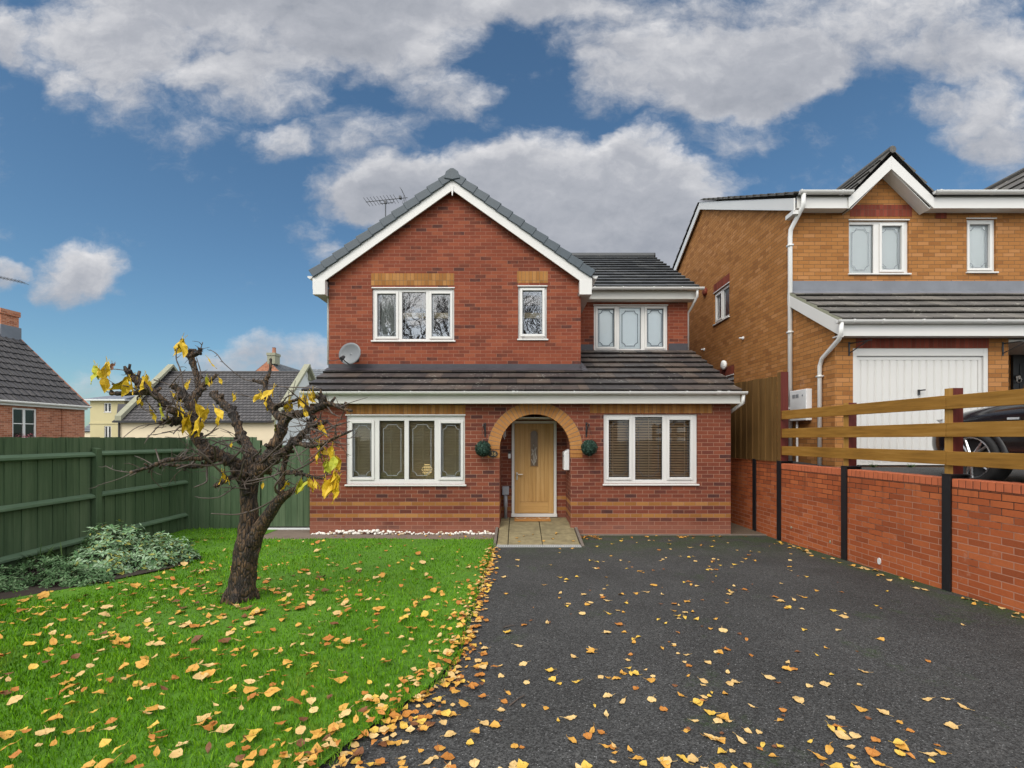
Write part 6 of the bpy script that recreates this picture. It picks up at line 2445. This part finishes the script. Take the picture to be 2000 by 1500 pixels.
CL = [  # px, py, dy, count, size px, lime share
    (190, 728, -.58, 4, 34, .35), (206, 722, -.58, 3, 36, .1), (201, 745, -.57, 2, 30, .3), (222, 714, -.57, 2, 15, 0),
    (252, 752, -.6, 2, 38, .05), (268, 752, -.58, 1, 26, 0), (284, 744, -.62, 2, 32, 0), (296, 748, -.6, 1, 28, 0), (276, 786, -.5, 2, 18, 0),
    (292, 804, -.48, 2, 26, .2), (312, 802, -.5, 2, 34, .7), (328, 815, -.4, 1, 14, 0), (356, 678, -.18, 3, 40, .05), (366, 752, -.24, 1, 20, .2),
    (342, 778, -.3, 1, 26, 0), (350, 806, -.4, 2, 40, .2), (380, 800, -.3, 1, 30, .2), (372, 825, -.4, 3, 36, .05), (394, 830, -.42, 2, 42, .0), (404, 812, -.42, 1, 40, .0),
    (424, 812, -.42, 2, 40, .15), (408, 745, -.15, 2, 20, .1), (424, 745, -.12, 1, 16, 0), (460, 774, .2, 2, 16, 0), (512, 775, .05, 2, 26, .1), (518, 790, .05, 2, 24, .2),
    (532, 770, .0, 2, 36, 0), (567, 790, -.16, 2, 34, .1), (590, 785, -.24, 3, 34, .0), (600, 778, -.24, 2, 26, .0), (610, 775, -.24, 2, 28, 0), (597, 806, -.26, 1, 16, 0),
    (624, 838, -.3, 2, 30, 0), (434, 928, -.3, 2, 22, .1), (443, 938, -.3, 1, 14, 0), (513, 945, -.26, 1, 14, 0), (560, 950, -.3, 2, 18, 0), (534, 832, -.1, 1, 24, .9),
    (626, 882, -.46, 3, 42, .15), (646, 882, -.5, 2, 36, .4), (636, 912, -.46, 3, 34, .9), (655, 905, -.5, 2, 32, .3), (588, 945, -.34, 2, 34, .2), (602, 945, -.34, 3, 28, .4), (618, 948, -.38, 2, 26, .1),
    (632, 950, -.42, 2, 32, .05), (652, 940, -.48, 3, 46, .1), (658, 950, -.5, 2, 38, .05), (402, 704, -.1, 1, 24, 0), (448, 873, -.2, 1, 12, .2),
]
lr = random.Random(9)
for px, py, dy, n, sz, lime in CL:
    mb = MB()
    for _ in range(n + (lr.random() < .4)):
        p = P(px + lr.uniform(-5, 5), py - sz * .35 + lr.uniform(-4, 4), dy + lr.uniform(-.06, .06))
        d = Vector((lr.gauss(0, .35), lr.gauss(0, .35), -1))
        L = sz * K * lr.uniform(.6, 1.05)
        hleaf(mb, p, d, L, L * lr.uniform(.34, .52), lr, 1 if lr.random() < lime else 0)
    brown = (px, py) in ((222, 714), (400, 700))
    mb.build('leaf_cluster', [LEAF['brown' if brown else 'gold'], LEAF['lime']], tree, smooth=False)

# ------------------------------------------------------------------ shrubs under the fence
def shrub(name, label, cat, mounds, n, mats, lsz, seed, stemmat, drop=0.0):
    """mounds: (x,y,rx,ry,h)"""
    rs = random.Random(seed)
    x, y = mounds[0][0], mounds[0][1]
    t = thing(name, label, cat, (x, y, gz(y)))
    f, st = MB(), MB()
    tot = sum(m[2] * m[3] for m in mounds)
    for mx, my, rx_, ry_, h in mounds:
        for _ in range(int(n * rx_ * ry_ / tot)):
            u = rs.uniform(0, 6.283)
            el = math.asin(rs.random() ** .8)
            rr = .72 + .33 * rs.random()
            nzv = 1 + .28 * mnoise.noise(Vector((math.cos(u) * 2 + mx * 7, math.sin(u) * 2, el * 3)))
            dirv = Vector((math.cos(u) * math.cos(el), math.sin(u) * math.cos(el), math.sin(el)))
            c = Vector((mx + dirv.x * rx_ * rr * nzv, my + dirv.y * ry_ * rr * nzv, gz(my) + .03 + dirv.z * h * rr * nzv))
            if c.x < fence_x(c.y) + .03:
                continue
            axis = (dirv + Vector((rs.gauss(0, .25), rs.gauss(0, .25), .5))).normalized()
            a0 = rs.random() * 6.28
            k_ = rs.randrange(5, 8)
            for j in range(k_):
                a = a0 + 6.283 * j / k_
                s = axis.orthogonal().normalized()
                s.rotate(Matrix.Rotation(a, 3, axis))
                out = (s + axis * rs.uniform(-.25, .7)).normalized()
                L = lsz * rs.uniform(.6, 1.2)
                w = axis.cross(s).normalized() * L * .19
                dn = -axis * L * .12
                b = c + s * .004
                f.add([b, b + out * L * .5 - w + dn * .2, b + out * L + dn * 1.6 - Vector((0, 0, drop * L)), b + out * L * .5 + w + dn * .2], [(0, 1, 2, 3)])
            if rs.random() < .25:
                b0 = Vector((mx + rs.uniform(-.3, .3) * rx_, my + rs.uniform(-.3, .3) * ry_, gz(my)))
                st.tube([b0, (b0 + c) / 2 + Vector((0, 0, .03)), c], [.005, .004, .003], 4)
    f.build('leaves', mats, t)
    st.build('stems', M['twig'], t)


q1, q2, q3 = G(255, 1128), G(310, 1112), G(195, 1140)
shrub('sage_shrub', 'large mounded grey green sage bush between the lawn and the green fence', 'shrub',
      [(-5.45, 6.35, .42, .40, .58), (-5.15, 6.6, .42, .34, .40), (-5.0, 6.4, .32, .28, .32), (-5.35, 6.0, .40, .30, .36), (-4.86, 6.72, .24, .22, .30)], 1500, M['sage'], .075, 3, None)
shrub('low_shrub', 'low straggly green shrub at the left edge below the fence, left of the sage bush', 'shrub',
      [(-5.75, 5.72, .42, .26, .30), (-5.35, 5.55, .34, .22, .24), (-5.95, 5.3, .4, .3, .28), (-5.05, 5.55, .22, .18, .16), (-6.0, 4.9, .3, .4, .25)], 900, M['sage_low'], .06, 8, None)
for i, (px, py, lab) in enumerate(((76, 1112, 'clump of green strap leaves against the fence left of the sage bush'), (122, 1106, 'thin strap leaved plant against the fence just beside the sage bush'))):
    y = 6.15 + .25 * i
    p = Vector((fx(px, y), y, gz(y)))
    p.x = max(p.x, fence_x(y) + .1)
    mb = MB()
    rs = random.Random(i + 30)
    for _ in range(46 if i == 0 else 26):
        a = rs.random() * 6.28
        d = Vector((math.cos(a), math.sin(a) * .5, rs.uniform(.8, 2.4))).normalized()
        L = rs.uniform(.28, .58)
        w = d.cross(Vector((0, 0, 1))).normalized() * rs.uniform(.006, .011)
        pp = [p + d * L * t + Vector((d.x, d.y, -1)) * (.28 * L * t * t) for t in (0, .35, .7, 1)]
        vs = []
        for q, k_ in zip(pp, (1, .95, .7, .08)):
            vs += [q - w * k_, q + w * k_]
        mb.add(vs, [(0, 1, 3, 2), (2, 3, 5, 4), (4, 5, 7, 6)])
    tag(mb.build('strap_plant', M['strap']), lab, 'plant')
mb = MB()
pts = [(-6.4, 5.0), (-5.9, 4.55), (-5.35, 4.95), (-5.05, 5.35), (-4.85, 5.75), (-4.62, 6.3), (-4.6, 6.9), (-4.9, 7.1), (-5.4, 7.1), (-6.3, 7.3)]
mb.poly([(x, y, gz(y) + .052) for x, y in pts])
tag(mb.build('soil_bed', M['soil']), kind='structure')
# ------------------------------------------------------------------ grass
rg = np.random.default_rng(5)
SOIL = [(-6.4, 5.0), (-5.9, 4.55), (-5.35, 4.95), (-5.05, 5.35), (-4.85, 5.75), (-4.62, 6.3), (-4.6, 6.9), (-4.9, 7.1), (-5.4, 7.1), (-6.3, 7.3)]


def in_soil(x, y):
    ins = False
    n = len(SOIL)
    for i in range(n):
        (x1, y1), (x2, y2) = SOIL[i], SOIL[i - 1]
        if (y1 > y) != (y2 > y) and x < (x2 - x1) * (y - y1) / (y2 - y1) + x1:
            ins = not ins
    return ins


def lawn_z(x, y):
    x0, x1 = fence_x(y) - .1, lawn_right(y)
    return gz(y) + .035 + .03 * .9 * mnoise.noise(Vector((x, y, 3)))


verts, faces = [], []
cells = []
y = 1.6
while y < 9.38:
    dy = .12
    yc = y + dy / 2
    x0, x1 = fence_x(yc) + .02, (lawn_right(yc) + .045 if yc < YL else -4.98)
    dens = min(5200, max(900, 52000 / yc ** 2))
    n = int(dens * dy * (x1 - x0))
    xs = rg.uniform(x0, x1, n)
    ys = rg.uniform(y, y + dy, n)
    # keep blades off the wall path edge line
    cells.append((xs, ys))
    y += dy
xs = np.concatenate([c[0] for c in cells])
ys = np.concatenate([c[1] for c in cells])
keep = np.array([not in_soil(a, b) or (hash((round(a, 4), 1)) % 9 == 0) for a, b in zip(xs.tolist(), ys.tolist())])
xs, ys = xs[keep], ys[keep]
N = len(xs)
zs = np.array([lawn_z(a, b) for a, b in zip(xs.tolist(), ys.tolist())]) - .004
dist = np.hypot(xs, ys)
hgt = rg.uniform(.016, .040, N) * (1 + .25 * rg.standard_normal(N).clip(-1, 2))
wid = (.0019 + .0009 * dist) * rg.uniform(.7, 1.3, N)
an = rg.uniform(0, 6.283, N)
ln = rg.uniform(.1, .9, N) * hgt
la = rg.uniform(0, 6.283, N)
wx, wy = np.cos(an) * wid / 2, np.sin(an) * wid / 2
ox, oy = np.cos(la) * ln, np.sin(la) * ln
V = np.empty((N, 5, 3))
V[:, 0] = np.stack([xs - wx, ys - wy, zs], 1)
V[:, 1] = np.stack([xs + wx, ys + wy, zs], 1)
V[:, 2] = np.stack([xs - wx * .8 + ox * .35, ys - wy * .8 + oy * .35, zs + hgt * .6], 1)
V[:, 3] = np.stack([xs + wx * .8 + ox * .35, ys + wy * .8 + oy * .35, zs + hgt * .6], 1)
V[:, 4] = np.stack([xs + ox, ys + oy, zs + hgt], 1)
me = bpy.data.meshes.new('grass')
me.vertices.add(N * 5)
me.vertices.foreach_set('co', V.reshape(-1))
base = (np.arange(N) * 5)[:, None]
loops = np.concatenate([base + np.array([[0, 1, 3, 2]]), base + np.array([[2, 3, 4]])], 1).reshape(-1)
me.loops.add(N * 7)
me.loops.foreach_set('vertex_index', loops.astype(np.int32))
me.polygons.add(N * 2)
starts = (np.arange(N) * 7)[:, None] + np.array([[0, 4]])
me.polygons.foreach_set('loop_start', starts.reshape(-1).astype(np.int32))
me.update(calc_edges=True)
me.validate()
me.materials.append(M['grass'])
ob = bpy.data.objects.new('grass', me)
COL.objects.link(ob)
tag(ob, 'short bright green grass blades covering the front lawn', 'grass', kind='stuff')

# ------------------------------------------------------------------ fallen leaves
lv = random.Random(21)


def leaf_mesh(kind, rnd):
    """flat-ish fallen leaf about 1 m long, scaled per object"""
    n = 9
    prof = {'oval': [0.02, .42, .66, .78, .8, .72, .55, .3, .0], 'long': [.02, .22, .36, .44, .46, .42, .32, .18, 0], 'heart': [.05, .6, .86, .92, .84, .66, .44, .2, 0]}[kind]
    mb = MB()
    vs = []
    bend = rnd.uniform(-.5, .7)
    fold = rnd.uniform(-.15, .5)
    tw_ = rnd.uniform(-.5, .5)
    for i in range(n):
        t = i / (n - 1)
        z0 = bend * .45 * (t - .5) ** 2 * 1.6 + .05 * math.sin(t * 6 + tw_ * 5)
        ed = prof[i] * .5 * (1 + .08 * math.sin(i * 2.6 + tw_ * 9))
        for s in (-1, -.55, 0, .55, 1):
            zz = z0 + fold * .55 * (abs(s) ** 1.6) * ed + .05 * s * tw_ * ed * (t - .5) * 8 + .03 * math.sin(i * 2.1 + s * 2)
            vs.append((t - .5, s * ed, zz))
    fs = []
    for i in range(n - 1):
        for k in range(4):
            a = i * 5 + k
            fs.append((a, a + 5, a + 6, a + 1))
    zmin = min(v[2] for v in vs)
    vs = [(x, y, z - zmin) for x, y, z in vs]
    mb.add(vs, fs)
    mid = [Vector(vs[i * 5 + 2]) for i in range(n)]
    st = [mid[0] + Vector((-.34, rnd.uniform(-.12, .12), .05 + rnd.random() * .06)), mid[0] + Vector((-.16, 0, .04)), mid[0], mid[4], mid[8]]
    mb.tube([p + Vector((0, 0, .006)) for p in st], [.012, .012, .014, .01, .003], 4)
    return mb


PROTO = {}
for col in ('orange', 'amber', 'tan', 'yellow', 'brown'):
    PROTO[col] = []
    for k in range(6):
        kind = ('oval', 'heart', 'oval', 'long', 'heart', 'long')[k]
        mbx = leaf_mesh(kind, lv)
        me = bpy.data.meshes.new('fallen_leaf')
        me.from_pydata([tuple(v) for v in mbx.v], [], mbx.f)
        me.materials.append(LEAF[col])
        me.polygons.foreach_set('use_smooth', [True] * len(me.polygons))
        PROTO[col].append((kind, me, mbx))
items = []      # (weight, x,y,z, size, rot, col, k, surface)
COLW = ['orange'] * 28 + ['amber'] * 30 + ['tan'] * 24 + ['yellow'] * 12 + ['brown'] * 6


def put(x, y, surf, size=None, lift=0.0, cols=COLW):
    col = lv.choice(cols)
    k = lv.randrange(6)
    size = size or (lv.uniform(.035, .068) if lv.random() < .82 else lv.uniform(.07, .105))
    if surf == 'lawn':
        z = lawn_z(x, y) + lv.uniform(.016, .03)
        rot = (lv.gauss(0, .2), lv.gauss(0, .2), lv.random() * 6.283)
    else:
        z = gz(y) + .003 + lift
        rot = (lv.gauss(0, .06), lv.gauss(0, .06), lv.random() * 6.283)
    items.append((size / math.hypot(x, y, 1.85), x, y, z, size, rot, col, k, surf))


# lawn: spread over the whole lawn, thinning towards the house
cnt = 0
while cnt < 900:
    y = 1.9 + (8.55 - 1.9) * lv.random() ** 1.25
    x0, x1 = fence_x(y) + .3, lawn_right(y) - .03
    x = lv.uniform(x0, x1)
    keepp = 1.0 if y < 5.4 else (.75 if y < 6.6 else .22)
    if x > -1.2:
        keepp = max(keepp, .5) if y < 7 else keepp
    if y > 6 and x > -2.2:
        keepp *= .45
    if in_soil(x, y) or lv.random() > keepp or abs(x) > 1.25 * y + .4:
        continue
    put(x, y, 'lawn')
    cnt += 1
# large curled leaves round the tree and on the left
for _ in range(70):
    a, r = lv.random() * 6.283, abs(lv.gauss(0, 1.1)) + .25
    x, y = BASE.x + math.cos(a) * r * 1.2, BASE.y + math.sin(a) * r * .8
    if x < fence_x(y) + .3 or x > lawn_right(y) or in_soil(x, y) or y > 7:
        continue
    put(x, y, 'lawn', lv.uniform(.07, .125), cols=['tan'] * 5 + ['amber'] * 4 + ['yellow'] * 2 + ['brown'] * 4 + ['orange'] * 2)
# drift along the lawn edge
for _ in range(760):
    y = 2.0 + 5.8 * lv.random() ** 2.1
    w = .055 + .20 * max(0, (4.2 - y) / 2.2) ** 1.2
    x = lawn_right(y) + lv.gauss(.035, w)
    surf = 'lawn' if x < lawn_right(y) else 'drive'
    put(x, y, surf, lv.uniform(.035, .075), lift=lv.random() * .012 if y > 3.6 else lv.random() * .03, cols=['orange'] * 4 + ['amber'] * 5 + ['tan'] * 4 + ['brown'] * 1 + ['yellow'] * 2)
# drive
for _ in range(440):
    y = 2.25 + 6.25 * lv.random() ** 2.7
    x = lv.gauss(.75 + .30 * (y - 2), .85 + .08 * y)
    if x < lawn_right(y) + .1 or x > wall_x(y) - .1:
        continue
    put(x, y, 'drive', lv.uniform(.035, .078), cols=['tan'] * 9 + ['amber'] * 7 + ['orange'] * 3 + ['yellow'] * 6)
for _ in range(18):
    y = 2.5 + 3.2 * lv.random() ** 1.5
    put(lv.gauss(1.6 + .3 * (y - 2), 1.0), y, 'drive', lv.uniform(.075, .095), cols=['tan'] * 4 + ['amber'] * 3)
for _ in range(60):
    y = 2.0 + 4.5 * lv.random() ** 1.8
    x = lv.gauss(1.0 + .3 * (y - 2), 1.2)
    if x > lawn_right(y) + .1:
        put(x, y, 'drive', lv.uniform(.02, .045), cols=['brown'] * 3 + ['orange'] * 2)
for _ in range(46):     # against the retaining wall and the house
    y = lv.uniform(3.2, 8.3)
    put(wall_x(y) - abs(lv.gauss(0, .13)) - .05, y, 'drive', lv.uniform(.05, .09), cols=['tan'] * 4 + ['amber'] * 5 + ['yellow'])
for _ in range(44):
    x = lv.uniform(1.15, 4.3) if lv.random() < .55 else lv.uniform(1.12, 1.5)
    put(x, 8.9 - abs(lv.gauss(0, .16)) - .03, 'drive', lv.uniform(.05, .09), cols=['orange'] * 3 + ['amber'] * 4 + ['brown'] * 4)
for _ in range(9):
    x, y = lv.uniform(-.3, 1.0), lv.uniform(8.05, 8.8)
    items.append((.001, x, y, rz(y) + .006, .06, (0, .1, lv.random() * 6), 'amber', lv.randrange(6), 'path'))
for _ in range(8):
    x, y = lv.uniform(-3.5, -.6), lv.uniform(8.65, 8.85)
    items.append((.001, x, y, .034, .06, (0, 0, lv.random() * 6), 'amber', lv.randrange(6), 'path'))


def in_view(it):
    _, x, y, z, *_r = it
    px, py = CX + F * x / y, CY + F * (H - z) / y
    return -20 < px < 2020 and py < 1515


items.sort(key=lambda q: (-in_view(q), -q[0]))
ADJ = {'orange': 'orange', 'amber': 'amber', 'tan': 'pale tan', 'yellow': 'yellow', 'brown': 'dark brown'}
SHP = {'oval': 'oval', 'long': 'narrow', 'heart': 'rounded'}
WHERE = {'lawn': 'on the grass', 'drive': 'on the black tarmac', 'path': 'on the path'}
nind = 0
rest = MB()
cols_order = list(LEAF)
for q in items:
    _, x, y, z, s, rot, col, k, surf = q
    kind, me, mbx = PROTO[col][k]
    if nind < 300 and in_view(q):
        o = bpy.data.objects.new('fallen_leaf', me)
        COL.objects.link(o)
        o.location = (x, y, z)
        o.rotation_euler = rot
        o.scale = (s, s, s)
        lab = f'{ADJ[col]} {SHP[kind]} fallen leaf lying {WHERE[surf]}'
        tag(o, lab, 'leaf', f'{ADJ[col]} {SHP[kind]} leaves fallen {WHERE[surf]}')
        nind += 1
    else:
        Mx = Matrix.Translation((x, y, z)) @ __import__('mathutils').Euler(rot).to_matrix().to_4x4() @ Matrix.Scale(s, 4)
        rest.add([Mx @ Vector(v) for v in mbx.v], mbx.f, cols_order.index(col))
ob = rest.build('fallen_leaves', [LEAF[c] for c in cols_order], smooth=True)
tag(ob, 'smaller and farther fallen autumn leaves scattered over lawn and drive', 'leaves', kind='stuff')
# a few twigs on the drive
for i, (px, py, a, l, lab) in enumerate(((995, 1225, .5, .12, 'short dark twig lying on the tarmac near the lawn edge'), (1010, 1370, .9, .16, 'thin dark twig lying on the tarmac at the near edge of the drive'))):
    p = G(px, py)
    d = Vector((math.cos(a), math.sin(a), 0)) * l
    mb = MB()
    mb.tube([p - d * .5 + Vector((0, 0, .008)), p + Vector((.005, .01, .012)), p + d * .5 + Vector((0, 0, .008))], [.005, .004, .002], 6)
    tag(mb.build('fallen_twig', M['twig']), lab, 'twig')
# ------------------------------------------------------------------ bare trees across the road (they show in the upper panes)
for i, (x, y, h) in enumerate(((-8.5, -15, 14), (-3.2, -16.5, 15), (-15, -17, 14), (3.5, -20, 15))):
    rs = random.Random(i + 100)
    t = thing('bare_tree', ('tall bare tree across the road behind the viewer, reflected in the wide upper window', 'tall bare tree across the road, reflected between the two gable windows', 'bare tree across the road opposite the green fence', 'bare tree across the road opposite the porch arch')[i], 'tree', (x, y, gz(y)))
    tk, cr = MB(), MB()
    base = Vector((x, y, gz(y) - .1))
    tk.tube([base, base + Vector((.1, 0, h * .25)), base + Vector((.2, .1, h * .5))], [.32, .24, .16], 8)

    def grow(p, d, l, r, lev):
        e = p + d * l
        m_ = p + d * l * .5 + Vector((rs.gauss(0, 1), rs.gauss(0, 1), rs.gauss(0, 1))) * l * .06
        (tk if lev < 2 else cr).tube([p, m_, e], [r, r * .8, r * .6], 5 if lev < 3 else 3, cap=False)
        if lev >= 6:
            return
        for _ in range(3):
            q = p + d * l * rs.uniform(.45, 1.0)
            d2 = (d + Vector((rs.gauss(0, .55), rs.gauss(0, .55), rs.gauss(.12, .4)))).normalized()
            grow(q, d2, l * rs.uniform(.55, .78), r * .62, lev + 1)
    for k in range(4):
        a = k * 1.57 + rs.random()
        grow(base + Vector((.15, 0, h * (.22 + .08 * k))), Vector((math.cos(a) * .6, math.sin(a) * .6, .9)).normalized(), h * .26, .13, 0)
    tk.build('trunk', M['bark'], t)
    cr.build('crown', M['twig'], t)

# ------------------------------------------------------------------ sky
wd = bpy.data.worlds.new('World')
SC.world = wd
wd.use_nodes = True
t = NT(wd.node_tree)
bg = wd.node_tree.nodes['Background']
SUN_EL, SUN_AZ = math.radians(46), math.radians(208)      # azimuth measured from +Y clockwise
sky = t.n('TexSky')
sky.sky_type = 'NISHITA'
sky.sun_disc = False
sky.sun_elevation = SUN_EL
sky.sun_rotation = SUN_AZ
sky.air_density = 1.0
sky.dust_density = .6
sky.ozone_density = 2.0
dirv = t.n('TexCoord').outputs['Generated']
sp = t.n('SeparateXYZ', {0: dirv})
yy = t.math('MAXIMUM', sp.outputs[1], .30)
u = t.math('DIVIDE', sp.outputs[0], yy)
v = t.math('DIVIDE', sp.outputs[2], yy)
p0 = t.n('CombineXYZ', {0: u, 1: v, 2: 0.0}).outputs[0]
pz = t.n('VectorMath', {0: p0, 1: (1.0, 1.35, 1.0)}, operation='MULTIPLY').outputs[0]
wn = t.noise(pz, 5.0, 5, .6, col=True)
w0 = t.n('VectorMath', {0: wn, 1: (.5, .5, .5)}, operation='SUBTRACT').outputs[0]
w1_ = t.n('VectorMath', {0: w0, 1: (.20, .13, 0)}, operation='MULTIPLY').outputs[0]
pw = t.n('VectorMath', {0: p0, 1: w1_}, operation='ADD').outputs[0]
BL = [(430, 35, 360, 95, .82), (740, 72, 175, 78, 1.05), (170, 100, 170, 70, .62), (490, 165, 140, 55, .85), (290, 160, 110, 45, .55), (10, 75, 50, 55, .7), (620, -30, 480, 70, .8),
      (130, 190, 50, 45, .42), (870, 190, 105, 48, .75), (545, 283, 60, 42, .55), (690, 255, 130, 48, .48), (760, 362, 150, 62, .95), (900, 375, 200, 85, 1.0), (1110, 370, 190, 105, 1.1), (1270, 380, 145, 85, 1.05),
      (1140, 470, 260, 85, 1.0), (1300, 450, 110, 90, .8), (600, 445, 60, 35, .45), (640, 490, 60, 30, .45), (150, 530, 105, 60, 1.05), (0, 530, 40, 32, .8), (1400, 135, 235, 80, 1.1), (1480, 175, 150, 50, .9), (1150, 55, 150, 65, .45), (1700, 50, 330, 100, .78), (1960, 110, 150, 60, .62),
      (1175, 170, 75, 48, .5), (1260, 265, 65, 40, .42), (1440, 255, 100, 40, .34), (1950, 250, 140, 70, .7), (1800, 200, 55, 28, .4), (1970, 335, 90, 60, .5), (960, 20, 120, 40, .45), (545, 705, 190, 45, .85), (300, 760, 160, 40, .4), (60, 790, 160, 40, .35), (1240, 10, 200, 40, .4), (1080, 10, 90, 40, .35), (350, 250, 120, 40, .22), (1560, 260, 130, 40, .22), (1350, 330, 90, 30, .3), (1250, 290, 80, 40, .42), (1900, 190, 110, 50, .4), (250, 210, 70, 30, .25),
      (-500, 200, 420, 120, .9), (-700, 560, 300, 90, .8), (2500, 150, 420, 140, .9), (2450, 520, 320, 90, .8), (1000, -420, 1400, 230, .9), (700, -900, 1600, 200, .8), (2600, -500, 900, 300, .8)]
S = V_ = None
for cx, cy, rx, ry, w in BL:
    ru, rv = rx * 1.25 / F, ry * 1.3 / F
    cu, cv = (cx - CX) / F, (CY - cy) / F
    q = t.n('VectorMath', {0: pw, 1: (1 / ru, 1 / rv, 0), 2: (-cu / ru, -cv / rv, 0)}, operation='MULTIPLY_ADD').outputs[0]
    d2 = t.n('VectorMath', {0: q, 1: q}, operation='DOT_PRODUCT').outputs['Value']
    f = t.math('MULTIPLY_ADD', d2, -w, w, clamp=True)
    qy = t.n('VectorMath', {0: q, 1: (.25, 1, 0)}, operation='DOT_PRODUCT').outputs['Value']
    S = f if S is None else t.math('ADD', S, f)
    V_ = t.math('MULTIPLY', f, qy) if V_ is None else t.math('MULTIPLY_ADD', f, qy, V_)
pzw = t.n('VectorMath', {0: pz, 1: t.n('VectorMath', {0: w0, 1: (.12, .09, 0)}, operation='MULTIPLY').outputs[0]}, operation='ADD').outputs[0]
n1 = t.noise(pzw, 7.5, 9, .66)
n1b = t.noise(t.n('VectorMath', {0: pzw, 1: (-.012, .035, 0)}, operation='ADD').outputs[0], 7.5, 6, .6)
n2 = t.noise(t.n('VectorMath', {0: pz, 1: (3.1, 7.7, 2.0)}, operation='ADD').outputs[0], 2.6, 5, .55)
dens = t.math('ADD', t.math('MINIMUM', S, 1.15), t.math('MULTIPLY', t.math('SUBTRACT', n1, .5), 1.5))
dens = t.math('ADD', dens, t.math('MULTIPLY', t.math('SUBTRACT', n2, .5), .55))
mask = t.smooth(dens, .10, .92)
hgt_ = t.math('DIVIDE', V_, t.math('ADD', S, .05))
# light tops, grey bases
lit = t.math('MULTIPLY_ADD', hgt_, .36, .48)
lit = t.math('ADD', lit, t.math('MULTIPLY', t.math('SUBTRACT', n1, n1b), .95))
lit = t.math('ADD', lit, t.math('MULTIPLY', t.math('SUBTRACT', n2, .5), .7))
lit = t.math('SUBTRACT', lit, t.math('MULTIPLY', t.smooth(S, .7, 1.7), .28))
lit = t.math('ADD', lit, 0.0, clamp=True)
cloud = t.ramp(lit, [(.0, (.33, .35, .39)), (.35, (.43, .445, .48)), (.65, (.60, .605, .62)), (1.0, (.86, .845, .835))])
cloud = t.mix(t.smooth(sp.outputs[1], .54, .2), cloud, (.62, .60, .565))
cloudv = t.n('VectorMath', {0: cloud, 1: (5.9, 5.9, 6.0)}, operation='MULTIPLY').outputs[0]
tint = t.n('VectorMath', {0: sky.outputs[0], 1: (.435, .58, .62)}, operation='MULTIPLY').outputs[0]
# cloud outside the view made brighter and fuller, added as fill light
outer = t.smooth(sp.outputs[1], .54, .2)
mask = t.math('MAXIMUM', t.math('MULTIPLY', mask, .97), t.math('MULTIPLY', outer, .8))
col = t.mix(mask, tint, cloudv)
gain = t.math('MULTIPLY_ADD', outer, 1.9, 1.0)
col = t.n('VectorMath', {0: col, 'Scale': gain}, operation='SCALE').outputs[0]
link(t, col, bg.inputs['Color'])
bg.inputs['Strength'].default_value = .12
wd.cycles.sampling_method = 'MANUAL'
wd.cycles.sample_map_resolution = 512

sl = bpy.data.lights.new('sun', 'SUN')
sl.energy = 1.5
sl.angle = math.radians(34)
sl.color = (1.0, .935, .83)
so = bpy.data.objects.new('sun', sl)
COL.objects.link(so)
dvec = Vector((math.sin(SUN_AZ) * math.cos(SUN_EL), math.cos(SUN_AZ) * math.cos(SUN_EL), math.sin(SUN_EL)))
so.rotation_euler = dvec.to_track_quat('Z', 'Y').to_euler()
so.location = dvec * 60

# ------------------------------------------------------------------ camera
cam = bpy.data.cameras.new('camera')
cam.sensor_width = 36
cam.lens = F * 36 / 2000
cam.shift_x = (1000 - CX) / 2000
cam.shift_y = (CY - 750) / 2000
cam.clip_start = .05
cam.clip_end = 800
co = bpy.data.objects.new('camera', cam)
COL.objects.link(co)
co.location = (0, 0, H)
co.rotation_euler = (math.pi / 2, 0, 0)
SC.camera = co
SC.view_settings.view_transform = 'Standard'
SC.view_settings.look = 'None'
SC.view_settings.gamma = 1
SC.view_settings.exposure = .6
SC.cycles.max_bounces = 6
SC.cycles.transparent_max_bounces = 8
SC.cycles.use_denoising = True
